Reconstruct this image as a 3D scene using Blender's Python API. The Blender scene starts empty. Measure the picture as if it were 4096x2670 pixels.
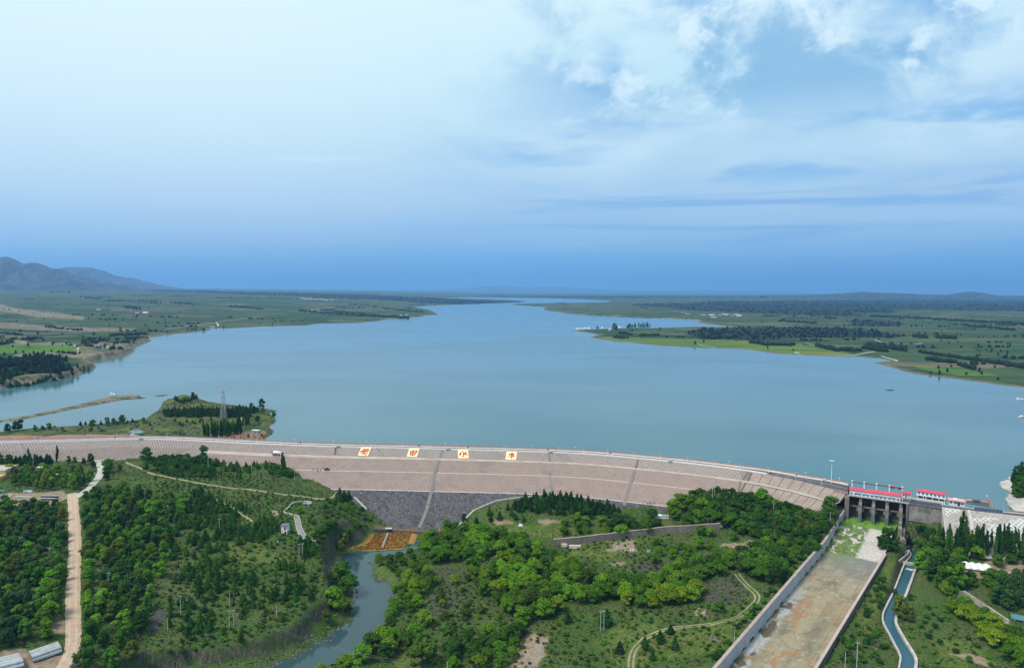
import bpy, bmesh, math, random
import numpy as np
from mathutils import Vector, Matrix
random.seed(7); rng = np.random.default_rng(7)
scn = bpy.context.scene; col = scn.collection

# ------------------------------------------------------------------ camera
PW, PH, F = 4096.0, 2670.0, 2731.0          # photograph size and focal length in its pixels
CAM = np.array([0.0, 0.0, 130.0])           # 130 m above the reservoir surface (z = 0)
PIT = math.atan((1335 - 1158) / F); ROL = 0.0065
FW = np.array([0, math.cos(PIT), -math.sin(PIT)])
_u0 = np.array([0, math.sin(PIT), math.cos(PIT)]); _r0 = np.array([1.0, 0, 0])
RT = _r0 * math.cos(ROL) + _u0 * math.sin(ROL); UP = _u0 * math.cos(ROL) - _r0 * math.sin(ROL)
cd = bpy.data.cameras.new('camera'); cam = bpy.data.objects.new('camera', cd); col.objects.link(cam)
cd.sensor_width = 36.0; cd.lens = 36.0 * F / PW; cd.clip_start = 1.0; cd.clip_end = 120000.0
cam.matrix_world = Matrix(((RT[0], UP[0], -FW[0], 0), (RT[1], UP[1], -FW[1], 0), (RT[2], UP[2], -FW[2], CAM[2]), (0, 0, 0, 1)))
scn.camera = cam

# ------------------------------------------------------------------ sky, sun, exposure
SUN_EL, SUN_AZ = math.radians(56), math.radians(-118)      # azimuth from +Y towards +X: sun high on the left, a little behind
scn.view_settings.view_transform = 'Standard'; scn.view_settings.look = 'None'
scn.view_settings.exposure = 0.50; scn.view_settings.gamma = 1.0
try: scn.view_settings.use_curve_mapping = False
except Exception: pass
world = bpy.data.worlds.new('World'); scn.world = world; world.use_nodes = True
class NT:
    """tiny helper to write node trees"""
    def __init__(s, tree): s.t = tree; s.t.nodes.clear()
    def n(s, typ, **kw):
        x = s.t.nodes.new(typ)
        for k, v in kw.items(): setattr(x, k, v)
        return x
    def put(s, sock, v):
        if isinstance(v, bpy.types.NodeSocket): s.t.links.new(v, sock)
        elif isinstance(v, bpy.types.Node): s.t.links.new(v.outputs[0], sock)
        elif isinstance(v, (tuple, list)) and len(v) == 3 and sock.type == 'RGBA': sock.default_value = (*v, 1)
        else: sock.default_value = v
    def m(s, op, a, b=0.0, c=None, clamp=False):
        x = s.n('ShaderNodeMath', operation=op, use_clamp=clamp); s.put(x.inputs[0], a); s.put(x.inputs[1], b)
        if c is not None: s.put(x.inputs[2], c)
        return x.outputs[0]
    def mix(s, f, a, b, mode='MIX'):
        x = s.n('ShaderNodeMix', data_type='RGBA', blend_type=mode); x.clamp_factor = True
        s.put(x.inputs[0], f); s.put(x.inputs[6], a); s.put(x.inputs[7], b); return x.outputs[2]
    def rng(s, v, a, b, c=0.0, d=1.0, smooth=True):
        x = s.n('ShaderNodeMapRange', interpolation_type='SMOOTHSTEP' if smooth else 'LINEAR')
        for i, q in enumerate((v, a, b, c, d)): s.put(x.inputs[i], q)
        return x.outputs[0]
    def xyz(s, v):
        x = s.n('ShaderNodeSeparateXYZ'); s.put(x.inputs[0], v); return x.outputs
    def vec(s, a, b, c):
        x = s.n('ShaderNodeCombineXYZ')
        for i, q in enumerate((a, b, c)): s.put(x.inputs[i], q)
        return x.outputs[0]
    def noise(s, v, scale, detail=4.0, rough=0.55, dist=0.0, out=0):
        x = s.n('ShaderNodeTexNoise'); s.put(x.inputs['Vector'], v); x.inputs['Scale'].default_value = scale
        x.inputs['Detail'].default_value = detail; x.inputs['Roughness'].default_value = rough; x.inputs['Distortion'].default_value = dist
        return x.outputs[out]
    def voro(s, v, scale, out=1, feature='F1', rand=1.0):
        x = s.n('ShaderNodeTexVoronoi', feature=feature); s.put(x.inputs['Vector'], v); x.inputs['Scale'].default_value = scale
        x.inputs['Randomness'].default_value = rand; return x.outputs[out]
    def ramp(s, f, stops):
        x = s.n('ShaderNodeValToRGB'); e = x.color_ramp.elements
        while len(e) < len(stops): e.new(0.5)
        for k, (p, c) in zip(e, stops): k.position = p; k.color = (*c, 1)
        s.put(x.inputs[0], f); return x.outputs[0]
    def attr(s, name): return s.n('ShaderNodeAttribute', attribute_name=name).outputs[2]

def build_sky():
    w = NT(world.node_tree)
    d = w.n('ShaderNodeTexCoord').outputs['Generated']; x, y, z = w.xyz(d)
    sky = w.n('ShaderNodeTexSky', sky_type='NISHITA'); sky.sun_disc = False
    sky.sun_elevation = SUN_EL; sky.sun_rotation = SUN_AZ; sky.altitude = 900; sky.air_density = 1.0; sky.dust_density = 2.0
    clear = w.mix(1.0, sky.outputs[0], (0.09, 0.09, 0.09), 'MULTIPLY')
    V3 = lambda k, wx=1.0: w.vec(w.m('MULTIPLY', x, wx), w.m('MULTIPLY', y, wx), w.m('MULTIPLY', z, k))
    # overcast veil: white overhead, sinking into deep blue rain light low over the horizon
    wob = w.m('MULTIPLY', w.m('SUBTRACT', w.noise(V3(2.5), 2.4, 4), 0.5), 0.07)
    zz = w.m('MULTIPLY', w.m('ADD', z, w.m('MULTIPLY', wob, w.rng(z, 0.02, 0.12))), 2.0)
    veil = w.ramp(zz, [(0.0, (0.100, 0.355, 0.72)), (0.06, (0.165, 0.430, 0.745)), (0.13, (0.310, 0.540, 0.785)), (0.24, (0.430, 0.625, 0.805)), (0.42, (0.510, 0.730, 0.850)), (0.62, (0.575, 0.820, 0.905)), (0.85, (0.68, 0.875, 0.93))])
    c = w.mix(w.m('MULTIPLY', w.rng(w.m('SUBTRACT', x, w.m('MULTIPLY', z, 0.9)), 0.05, -0.75), w.rng(z, 0.03, 0.33, 0.22, 0.75)), veil, (0.80, 0.955, 0.985))       # brighter towards the sun side
    fr = w.rng(x, -0.10, 0.22)
    # pale broad cloud bank on the far side
    bank = w.m('MULTIPLY', w.m('MULTIPLY', fr, w.m('MULTIPLY', w.rng(z, 0.12, 0.20), w.rng(z, 0.60, 0.40))), w.rng(w.noise(V3(2.2), 3.0, 5, 0.55), 0.36, 0.58))
    c = w.mix(w.m('MULTIPLY', bank, 0.9), c, (0.64, 0.83, 0.925))
    # blue-grey breaks with ragged white edges high up
    br = w.noise(w.vec(w.m('ADD', x, 3.1), y, w.m('MULTIPLY', z, 1.25)), 4.2, 9, 0.60, 0.35); far = w.m('MULTIPLY', w.rng(w.m('SUBTRACT', x, w.m('MULTIPLY', z, -0.10)), -0.10, 0.24), w.rng(z, 0.185, 0.275))
    hole = w.m('MULTIPLY', w.rng(br, 0.475, 0.60), far); c = w.mix(w.m('MULTIPLY', hole, 0.88), c, w.mix(0.2, (0.265, 0.545, 0.815), clear))
    dk = w.m('MULTIPLY', w.m('MULTIPLY', w.rng(w.noise(V3(3.0), 5.2, 5, 0.5), 0.50, 0.66), far), 0.55); c = w.mix(dk, c, (0.155, 0.395, 0.74))
    puff = w.m('MULTIPLY', w.rng(w.noise(V3(1.3), 13.0, 8, 0.62, 0.5), 0.49, 0.63), w.m('MULTIPLY', w.m('MULTIPLY', far, w.rng(br, 0.40, 0.50)), w.rng(br, 0.62, 0.54))); c = w.mix(w.m('MULTIPLY', puff, 0.80), c, (0.76, 0.92, 0.985))
    # soft shaded patches under the bank
    sd = w.noise(V3(4.2), 3.4, 6, 0.58, 0.4); sdm = w.m('MULTIPLY', w.m('MULTIPLY', w.rng(sd, 0.47, 0.63), w.rng(x, -0.18, 0.12)), w.m('MULTIPLY', w.rng(z, 0.13, 0.17), w.rng(z, 0.27, 0.20))); c = w.mix(w.m('MULTIPLY', sdm, 0.9), c, (0.225, 0.475, 0.79))
    # level streaks over the horizon, light and dark
    st = w.noise(V3(17.0), 1.9, 6, 0.58, 0.5); zm = w.m('MULTIPLY', w.m('MULTIPLY', w.rng(z, 0.035, 0.07), w.rng(z, 0.165, 0.12)), w.rng(x, -0.35, 0.30))
    c = w.mix(w.m('MULTIPLY', w.m('MULTIPLY', w.rng(st, 0.48, 0.62), zm), 0.55), c, (0.150, 0.400, 0.76)); c = w.mix(w.m('MULTIPLY', w.m('MULTIPLY', w.rng(st, 0.47, 0.36), zm), 0.55), c, (0.44, 0.66, 0.87))
    # one thin lens cloud hanging alone in front
    u = w.m('DIVIDE', w.m('ADD', x, 0.262), 0.080); v = w.m('DIVIDE', w.m('SUBTRACT', w.m('SUBTRACT', z, 0.1765), w.m('MULTIPLY', w.m('ADD', x, 0.262), 0.06)), 0.0042)
    rr = w.m('ADD', w.m('MULTIPLY', u, u), w.m('MULTIPLY', v, v)); rr = w.m('ADD', rr, w.m('MULTIPLY', w.m('SUBTRACT', w.noise(V3(5.0), 22, 4), 0.5), 1.6))
    c = w.mix(w.m('MULTIPLY', w.rng(rr, 1.1, 0.1), w.m('MULTIPLY', w.rng(y, 0, 0.2), 0.85)), c, (0.66, 0.83, 0.92))
    out = w.mix(0.05, c, clear)
    bg = w.n('ShaderNodeBackground'); w.put(bg.inputs[0], out); bg.inputs[1].default_value = 0.79
    wo = w.n('ShaderNodeOutputWorld'); w.put(wo.inputs[0], bg)
build_sky()
sl = bpy.data.lights.new('sun', 'SUN'); sl.energy = 2.7; sl.angle = math.radians(18); sl.color = (1.0, 0.95, 0.87)
so = bpy.data.objects.new('sun', sl); col.objects.link(so)
so.rotation_euler = Vector((-math.cos(SUN_EL) * math.sin(SUN_AZ), -math.cos(SUN_EL) * math.cos(SUN_AZ), -math.sin(SUN_EL))).to_track_quat('-Z', 'Y').to_euler()

# ------------------------------------------------------------------ helpers: rays, polygons, noise
def ray(px, py): return FW + RT * ((px - PW / 2) / F) + UP * ((PH / 2 - py) / F)
def at(px, py, z=0.0):
    d = ray(px, py); t = (z - CAM[2]) / d[2]
    if t < 0 or t > 90000: t = 90000
    return CAM + d * t
def poly(pts, z=0.0): return np.array([at(a, b, z)[:2] for a, b in pts])
def inside(P, V):
    x, y = P[:, 0], P[:, 1]; r = np.zeros(len(P), bool); n = len(V)
    for i in range(n):
        x0, y0 = V[i]; x1, y1 = V[(i + 1) % n]
        if y0 == y1: continue
        c = ((y0 > y) != (y1 > y)); r ^= c & (x < (x1 - x0) * (y - y0) / (y1 - y0) + x0)
    return r
def dist_line(P, V, closed=False):
    best = np.full(len(P), 1e18); n = len(V)
    for i in range(n if closed else n - 1):
        a = V[i]; b = V[(i + 1) % n]; d = b - a; L = d @ d
        if L < 1e-9: continue
        q = P - a; t = np.clip((q @ d) / L, 0, 1); e = q - t[:, None] * d
        np.minimum(best, e[:, 0] ** 2 + e[:, 1] ** 2, out=best)
    return np.sqrt(best)
def sdf(P, V):                      # positive inside
    return np.where(inside(P, V), 1, -1) * dist_line(P, V, True)
def hsh(i, j, k=0):
    n = (i.astype(np.int64) * 374761393 + j.astype(np.int64) * 668265263 + k * 974711) & 0x7fffffff
    n = ((n ^ (n >> 13)) * 1274126177) & 0x7fffffff
    return ((n ^ (n >> 16)) & 0xffff) / 65535.0
def vnoise(x, y, k=0):
    i = np.floor(x); j = np.floor(y); fx = x - i; fy = y - j; fx = fx * fx * (3 - 2 * fx); fy = fy * fy * (3 - 2 * fy)
    a, b, c, d = hsh(i, j, k), hsh(i + 1, j, k), hsh(i, j + 1, k), hsh(i + 1, j + 1, k)
    return (a * (1 - fx) + b * fx) * (1 - fy) + (c * (1 - fx) + d * fx) * fy
def fbm(x, y, o=4, k=0, g=0.5):
    s = 0; a = 1; t = 0
    for q in range(o): s = s + a * (vnoise(x, y, k + q * 17) - 0.5); t += a; a *= g; x = x * 2.03 + 5.2; y = y * 2.03 + 1.7
    return s / t * 2
def sst(v, a, b):
    t = np.clip((v - a) / (b - a), 0, 1); return t * t * (3 - 2 * t)

# ------------------------------------------------------------------ helpers: materials and meshes
MAT = {}
def mat(name, c, c2=None, scale=1.0, rough=0.85, bump=0.0, bscale=4.0, spec=0.3, obj=False, metal=0.0, emit=None):
    if name in MAT: return MAT[name]
    m = bpy.data.materials.new(name); m.use_nodes = True; w = NT(m.node_tree)
    p = w.n('ShaderNodeBsdfPrincipled'); o = w.n('ShaderNodeOutputMaterial'); w.put(o.inputs[0], p)
    pos = w.n('ShaderNodeTexCoord').outputs['Object'] if obj else w.n('ShaderNodeNewGeometry').outputs['Position']
    c = c if len(c) == 3 else c[:3]
    if c2 is None: c2 = tuple(v * 0.78 for v in c)
    f = w.rng(w.noise(pos, scale, 6, 0.62), 0.30, 0.70)
    w.put(p.inputs['Base Color'], w.mix(f, c, c2))
    p.inputs['Roughness'].default_value = rough; p.inputs['Specular IOR Level'].default_value = spec; p.inputs['Metallic'].default_value = metal
    if bump:
        b = w.n('ShaderNodeBump'); b.inputs['Strength'].default_value = bump; b.inputs['Distance'].default_value = 0.3
        w.put(b.inputs['Height'], w.noise(pos, bscale, 4)); w.put(p.inputs['Normal'], b)
    MAT[name] = m; return m
def link(name, mesh, m=None, parent=None, loc=None, rz=0.0):
    o = bpy.data.objects.new(name, mesh); col.objects.link(o)
    if m is not None and len(mesh.materials) == 0: mesh.materials.append(m)
    if parent is not None: o.parent = parent
    if loc is not None: o.location = loc
    if rz: o.rotation_euler = (0, 0, rz)
    return o
def tag(o, label=None, cat=None, group=None, kind=None):
    for k, v in (('label', label), ('category', cat), ('group', group), ('kind', kind)):
        if v: o[k] = v
    return o
def thing(name, label, cat, loc=(0, 0, 0), rz=0.0, group=None):
    o = bpy.data.objects.new(name, None); col.objects.link(o); o.empty_display_size = 0.2
    o.location = loc; o.rotation_euler = (0, 0, rz); return tag(o, label, cat, group)
def grid_mesh(name, X, Y, Z, attrs=None, smooth=True, keep=None):
    nr, nc = X.shape; me = bpy.data.meshes.new(name)
    co = np.stack([X, Y, Z], -1).reshape(-1, 3).astype(np.float32)
    i = np.arange(nr * nc).reshape(nr, nc)
    q = np.stack([i[:-1, :-1], i[:-1, 1:], i[1:, 1:], i[1:, :-1]], -1).reshape(-1, 4)
    if keep is not None: q = q[keep.reshape(-1)[q].all(1)]
    raw_mesh(me, co, q, smooth)
    for k, v in (attrs or {}).items():
        a = me.attributes.new(k, 'FLOAT', 'POINT'); a.data.foreach_set('value', v.reshape(-1).astype(np.float32))
    return me
def raw_mesh(me, co, faces, smooth=False):
    """numpy vertices and equal-sided faces straight into a mesh"""
    co = np.asarray(co, np.float32); faces = np.asarray(faces, np.int32); k = faces.shape[1]
    me.vertices.add(len(co)); me.vertices.foreach_set('co', co.ravel())
    me.loops.add(faces.size); me.loops.foreach_set('vertex_index', faces.ravel())
    me.polygons.add(len(faces)); me.polygons.foreach_set('loop_start', np.arange(0, faces.size, k, dtype=np.int32))
    me.polygons.foreach_set('use_smooth', np.full(len(faces), smooth)); me.update(calc_edges=True); return me
class MB:
    """collects simple solids; build() links them as ONE mesh object"""
    def __init__(s): s.v = []; s.f = []
    def add(s, vs, fs):
        b = len(s.v); s.v += [tuple(map(float, q)) for q in vs]; s.f += [tuple(b + k for k in f) for f in fs]; return s
    def hexa(s, b, t):            # bottom and top rings of four
        return s.add(list(b) + list(t), [(3, 2, 1, 0), (4, 5, 6, 7), (0, 1, 5, 4), (1, 2, 6, 5), (2, 3, 7, 6), (3, 0, 4, 7)])
    def box(s, x0, x1, y0, y1, z0, z1):
        return s.hexa([(x0, y0, z0), (x1, y0, z0), (x1, y1, z0), (x0, y1, z0)], [(x0, y0, z1), (x1, y0, z1), (x1, y1, z1), (x0, y1, z1)])
    def ext(s, prof, x0, x1):     # closed profile of (y, z), extruded along x
        n = len(prof); return s.add([(x0, a, b) for a, b in prof] + [(x1, a, b) for a, b in prof],
            [tuple(range(n))[::-1], tuple(range(n, 2 * n))] + [(i, (i + 1) % n, n + (i + 1) % n, n + i) for i in range(n)])
    def prism(s, prof, z0, z1):   # closed plan of (x, y), extruded up
        n = len(prof); return s.add([(a, b, z0) for a, b in prof] + [(a, b, z1) for a, b in prof],
            [tuple(range(n))[::-1], tuple(range(n, 2 * n))] + [(i, (i + 1) % n, n + (i + 1) % n, n + i) for i in range(n)])
    def tube(s, p, q, r, r2=None, n=6):
        p = Vector(p); q = Vector(q); d = (q - p); r2 = r if r2 is None else r2
        z = d.normalized(); a = z.orthogonal().normalized(); b = z.cross(a); vs = []
        for c, rr in ((p, r), (q, r2)): vs += [c + (a * math.cos(2 * math.pi * i / n) + b * math.sin(2 * math.pi * i / n)) * rr for i in range(n)]
        return s.add(vs, [tuple(range(n))[::-1], tuple(range(n, 2 * n))] + [(i, (i + 1) % n, n + (i + 1) % n, n + i) for i in range(n)])
    def bar(s, p, q, w, h):       # bar between two points, w across, h upright
        p = Vector(p); q = Vector(q); d = (q - p).normalized(); sd = d.cross(Vector((0, 0, 1)))
        sd = sd.normalized() if sd.length > 1e-4 else Vector((1, 0, 0)); u = sd.cross(d)
        A = [p - sd * w / 2 - u * h / 2, p + sd * w / 2 - u * h / 2, p + sd * w / 2 + u * h / 2, p - sd * w / 2 + u * h / 2]
        return s.hexa(A, [a + (q - p) for a in A])
    def mesh(s, name, smooth=False):
        me = bpy.data.meshes.new(name); me.from_pydata(s.v, [], s.f); me.update()
        if smooth: me.polygons.foreach_set('use_smooth', [True] * len(me.polygons))
        return me
    def build(s, name, m, parent=None, loc=None, rz=0.0, smooth=False): return link(name, s.mesh(name, smooth), m, parent, loc, rz)
def copy_tree(o, loc=None, rz=None, parent=None):
    c = o.copy(); col.objects.link(c)
    if parent is not None: c.parent = parent
    for ch in [k for k in bpy.data.objects if k.parent == o]: copy_tree(ch, parent=c)
    if loc is not None: c.location = loc
    if rz is not None: c.rotation_euler = (0, 0, rz)
    return c

# ------------------------------------------------------------------ the dam axis: crest line, profile
def chaikin(V, n=2):
    for _ in range(n):
        Q = [V[0]]
        for a, b in zip(V[:-1], V[1:]): Q += [a * 0.75 + b * 0.25, a * 0.25 + b * 0.75]
        V = np.array(Q + [V[-1]])
    return V
def resample(V, step):
    d = np.r_[0, np.cumsum(np.hypot(*np.diff(V[:, :2], axis=0).T))]; s = np.linspace(0, d[-1], max(2, int(d[-1] / step) + 1))
    return np.stack([np.interp(s, d, V[:, k]) for k in range(V.shape[1])], 1)
ZC = 6.0                                                        # crest level
CREST = poly([(0, 1771), (120, 1769), (336, 1763), (504, 1757), (605, 1755.5), (800, 1763), (1035, 1775.6), (1338, 1787), (1600, 1792), (1936, 1801), (2205, 1808), (2400, 1819), (2551, 1833),
              (2736, 1850), (3005, 1883), (3200, 1920), (3304, 1948), (3392, 1968)], ZC)
CREST = resample(chaikin(np.vstack([[-540, 498], [-470, 521], CREST])), 2.0)
GATE0, GATE1 = at(3398, 1978, 5.0)[:2], at(3634, 2010, 5.0)[:2]
CREST_R = resample(np.vstack([poly([(3768, 2022), (3908, 2039), (4042, 2054), (4096, 2060)], ZC), [[330, 353], [400, 318]]]), 2.0)
def normals(V):
    t = np.gradient(V, axis=0); t /= np.hypot(*t.T)[:, None]; return np.stack([t[:, 1], -t[:, 0]], 1)       # towards the downstream side
CN = normals(CREST); CN = np.stack([np.convolve(np.pad(CN[:, k], 12, 'edge'), np.ones(25) / 25, 'valid') for k in (0, 1)], 1); CN /= np.hypot(*CN.T)[:, None]
CS = np.r_[0, np.cumsum(np.hypot(*np.diff(CREST, axis=0).T))]
def crest_s(px):      # arc length where the photograph's column px meets the crest
    return float(np.interp(px, *(lambda q: (q[np.argsort(q)], CS[np.argsort(q)]))(np.array([to_px((a, b, ZC))[0] for a, b in CREST]))))
def to_px(p):
    v = np.array(p, float) - CAM; w = v @ FW; return PW / 2 + F * (v @ RT) / w, PH / 2 - F * (v @ UP) / w
S_BERM = crest_s(850)         # the berm road starts here
def berm_w(s): return np.interp(s, [0, S_BERM - 14, S_BERM + 8, 420, 560, 700], [.5, .5, 9, 7, 4.5, 4.0])
S_MAS = crest_s(3005)         # from here on the face is plain masonry slabs
def dam_profile(s):
    b = berm_w(s); return np.array([[0, 6.0], [10.0, 1.6], [10.0 + b, 1.5], [24.6 + b, -4.1], [26.0 + b, -4.15], [45.5 + b, -11.5], [47.0 + b, -11.6], [80.0 + b, -28.0], [100.0 + b, -38.0]])
def on_dam(s, o, lift=0.0):
    i = np.clip(np.searchsorted(CS, s) - 1, 0, len(CS) - 2); t = (s - CS[i]) / (CS[i + 1] - CS[i])
    p = CREST[i] * (1 - t) + CREST[i + 1] * t; n = CN[i] * (1 - t) + CN[i + 1] * t; pr = dam_profile(s)
    z = np.interp(o, pr[:, 0], pr[:, 1]); q = p + n * o
    return Vector((q[0], q[1], z + lift))
def dam_so(x, y):             # arc length and offset of a plan point
    d = np.hypot(CREST[:, 0] - x, CREST[:, 1] - y); i = int(d.argmin()); return CS[i], float((np.array([x, y]) - CREST[i]) @ CN[i])
def at_dam(px, py):           # point of the downstream face seen at a pixel
    lo, hi = -37.0, 5.9; f = lambda z: (lambda so, p: np.interp(so[1], *dam_profile(so[0]).T) - z)(dam_so(*at(px, py, z)[:2]), 0)
    best = None; zs = np.linspace(hi, lo, 120); v = [f(z) for z in zs]
    for a, b, va, vb in zip(zs[:-1], zs[1:], v[:-1], v[1:]):
        if va * vb <= 0:
            z = a + (b - a) * va / (va - vb + 1e-9); best = at(px, py, z); break
    return at(px, py, -20) if best is None else best

# ------------------------------------------------------------------ the far shore: one sheet of land round the reservoir out to the horizon
LAKE = poly([(-900, 1640), (-300, 1600), (0, 1551), (147, 1529), (294, 1504), (345, 1480), (385, 1470), (362, 1450), (390, 1440), (441, 1431), (480, 1423), (539, 1404), (512, 1396),
 (554, 1382), (605, 1362), (590, 1350), (661, 1340), (750, 1331), (848, 1320), (833, 1313), (931, 1312), (1049, 1306), (1235, 1301), (1269, 1294), (1441, 1291), (1534, 1281),
 (1540, 1277), (1657, 1272), (1640, 1269), (1701, 1266), (1686, 1262), (1757, 1259), (1725, 1240), (1657, 1227), (1710, 1222), (1882, 1216), (2053, 1210), (2118, 1206), (2060, 1201),
 (1960, 1197), (1790, 1193), (1800, 1190), (2000, 1190), (2196, 1193), (2330, 1197), (2445, 1203), (2420, 1209), (2211, 1211), (2060, 1215), (2039, 1218), (2100, 1222), (2176, 1228), (2176, 1240),
 (2260, 1252), (2343, 1260), (2441, 1264), (2539, 1269), (2647, 1272), (2735, 1278), (2803, 1281), (2786, 1288), (2833, 1296), (2882, 1301), (2930, 1306), (2784, 1306), (2637, 1311),
 (2490, 1313), (2367, 1316), (2279, 1322), (2343, 1329), (2397, 1338), (2358, 1349), (2420, 1360), (2490, 1367), (2637, 1382), (2784, 1390), (2980, 1396), (3040, 1404), (3097, 1414), (3196, 1419), (3300, 1424),
 (3416, 1426), (3456, 1429), (3519, 1434), (3563, 1443), (3490, 1448), (3539, 1463), (3610, 1484), (3686, 1500), (3833, 1517), (3960, 1534), (4096, 1551), (4700, 1640), (5600, 1800), (5600, 2600), (-1400, 2600), (-1400, 1700)])
SPIT = poly([(-500, 1790), (0, 1727), (88, 1715), (196, 1708), (318, 1700), (490, 1686), (583, 1673), (632, 1637), (656, 1602), (696, 1588), (740, 1581), (784, 1588), (833, 1605), (882, 1612), (960, 1622),
 (1059, 1632), (1112, 1641), (1093, 1649), (1078, 1654), (1100, 1666), (1098, 1681), (1088, 1705), (1098, 1725), (1089, 1733), (1079, 1747), (1062, 1760), (1040, 1800), (1000, 1900), (-700, 1900)])
BAR = poly([(-200, 1726), (0, 1688), (98, 1676), (245, 1646), (392, 1617), (490, 1598), (603, 1592), (560, 1586), (559, 1579), (490, 1582), (416, 1590), (294, 1622), (147, 1653), (0, 1680), (-200, 1714)])
BAR2 = poly([(612, 1586), (650, 1584), (683, 1578), (655, 1577), (620, 1581)])
COVE = poly([(3987, 1921), (4021, 1912), (4050, 1898), (4096, 1865), (4250, 1800), (4700, 1750), (5600, 1900), (5000, 2300), (4300, 2100), (4096, 2062), (4046, 2036), (4024, 2014), (4017, 1988), (4013, 1958), (3994, 1932)])
ISLE = poly([(3532, 1560), (3552, 1557), (3575, 1557), (3583, 1562), (3560, 1564)])
def rise(P):
    """height of the land far from the shore: flat plain, lifting to the fan under the mountains on the left"""
    x, y = P[:, 0], P[:, 1]; r = np.hypot(x, y)
    fan = sst(-x / np.maximum(r, 1), -0.05, 0.45) * sst(r, 1200, 12000)
    return 3.0 + 70 * fan + 4 * sst(r, 1500, 6000) + 14 * fbm(x / 2600, y / 2600, 3, 3) * sst(r, 2500, 9000)
def far_height(P):
    r = np.hypot(P[:, 0], P[:, 1]); nz = fbm(P[:, 0] / 46, P[:, 1] / 46, 4, 11) * 9 * np.clip(r / 1400, 0.5, 3)
    s = -sdf(P, LAKE) + nz * 0.5
    h = np.where(s > 0, 0, np.maximum(s * 0.12, -4.0))
    bluff = sst(-P[:, 0], 180, 420) * sst(r, 2500, 1400)           # earth bluffs along the near left shore
    mid = np.exp(-((P[:, 0] - 250) / 420) ** 2) * sst(np.abs(r - 3700), 900, 300)
    bk = 1.0 + 7.5 * bluff + 9 * mid
    up = bk * sst(s, 0, 8 + 14 * (1 - bluff) + 40 * mid) + rise(P) * sst(s, 20, 900)
    # gullied terraces behind the left bluffs
    te = sst(fbm(P[:, 0] / 170, P[:, 1] / 95, 4, 31), -0.05, 0.05) * 7 * bluff * sst(s, 30, 70) + fbm(P[:, 0] / 60, P[:, 1] / 60, 3, 41) * 2 * bluff
    up = up + te + fbm(P[:, 0] / 300, P[:, 1] / 300, 4, 51) * 2.2 * sst(s, 20, 200)
    h = np.where(s > 0, up + 0.02, h)
    q = sdf(P, SPIT) + nz * 0.22
    hill = 6.5 * np.exp(-(((P[:, 0] - at(740, 1600)[0]) / 30) ** 2 + ((P[:, 1] - at(740, 1600)[1]) / 40) ** 2)) + 3.5 * np.exp(-(((P[:, 0] - at(950, 1655)[0]) / 60) ** 2 + ((P[:, 1] - at(950, 1655)[1]) / 40) ** 2))
    h = np.where(q > -2, np.maximum(h, np.where(q > 0, 1.4 * sst(q, 0, 9) + hill * sst(q, 2, 25) + 0.35 * fbm(P[:, 0] / 14, P[:, 1] / 14, 3, 5), q * 0.4)), h)
    for V, hh in ((BAR, 1.3), (BAR2, 0.6), (ISLE, 0.5)):
        q = sdf(P, V) + nz * 0.08; h = np.where(q > -2, np.maximum(h, np.where(q > 0, hh * sst(q, 0, 7) + 0.05, q * 0.4)), h)
    q = sdf(P, COVE) + nz * 0.15
    h = np.where(q > -2, np.maximum(h, np.where(q > 0, 7.5 * sst(q, 0, 34) + 0.5 * fbm(P[:, 0] / 6, P[:, 1] / 6, 3, 5), q * 0.4)), h)
    return h, s
NC = 900
px_a = np.linspace(-1.02, 1.02, NC) * 0.83                                # tangent of the azimuth
yy = np.concatenate([np.arange(900, 400, -2.6), np.arange(400, 60, -1.7), np.arange(60, 7, -0.7)])
dd = 130 * F / yy
GX = np.outer(dd, px_a); GY = np.repeat(dd[:, None], NC, 1)
PP = np.stack([GX.ravel(), GY.ravel()], 1)
hh, ss = far_height(PP)
# what grows where: forest, bare earth, bright crops (attributes read by the material)
def soft(V, w, k, s0): return sst(sdf(PP, V) + w * fbm(PP[:, 0] / s0, PP[:, 1] / s0, 4, k), -w * 0.2, w * 0.2)
def band(pts, w, k, s0=160, z=6): return soft(poly(pts, z), w, k, s0)
forest = band([(1000, 1186), (1500, 1190), (1800, 1194), (2060, 1203), (2050, 1209), (1800, 1214), (1400, 1203), (1100, 1198), (700, 1187), (300, 1168), (0, 1155), (-600, 1146), (-600, 1132), (0, 1140), (400, 1156), (750, 1172)], 200, 61, 700)
forest = np.maximum(forest, band([(2560, 1215), (2900, 1205), (3300, 1200), (3700, 1196), (4500, 1196), (4500, 1240), (4000, 1243), (3640, 1238), (3500, 1250), (3300, 1245), (3380, 1262), (3150, 1255), (2900, 1245), (2700, 1232), (2500, 1222)], 250, 62, 900))
forest = np.maximum(forest, band([(1900, 1184), (2300, 1183), (3000, 1182), (4600, 1184), (4600, 1190), (3000, 1192), (2500, 1194), (2200, 1190)], 300, 66, 1500))
forest = np.maximum(forest, band([(2740, 1330), (2790, 1312), (3000, 1306), (3280, 1306), (3500, 1320), (3580, 1336), (3640, 1346), (3560, 1352), (3300, 1352), (3020, 1354), (2800, 1356), (2770, 1345)], 25, 63, 90, 3))
forest = np.maximum(forest, band([(3390, 1285), (3430, 1280), (3600, 1290), (3600, 1302), (3540, 1306), (3420, 1302)], 20, 64, 90, 3))
forest = np.maximum(forest, band([(0, 1470), (120, 1450), (230, 1441), (270, 1446), (280, 1480), (285, 1498), (200, 1500), (100, 1502), (0, 1530), (-300, 1560), (-300, 1500)], 10, 65, 40, 6))
bright = band([(-300, 1378), (0, 1386), (150, 1388), (300, 1395), (310, 1404), (250, 1412), (100, 1418), (0, 1422), (-300, 1440)], 12, 71, 60, 7)
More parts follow.
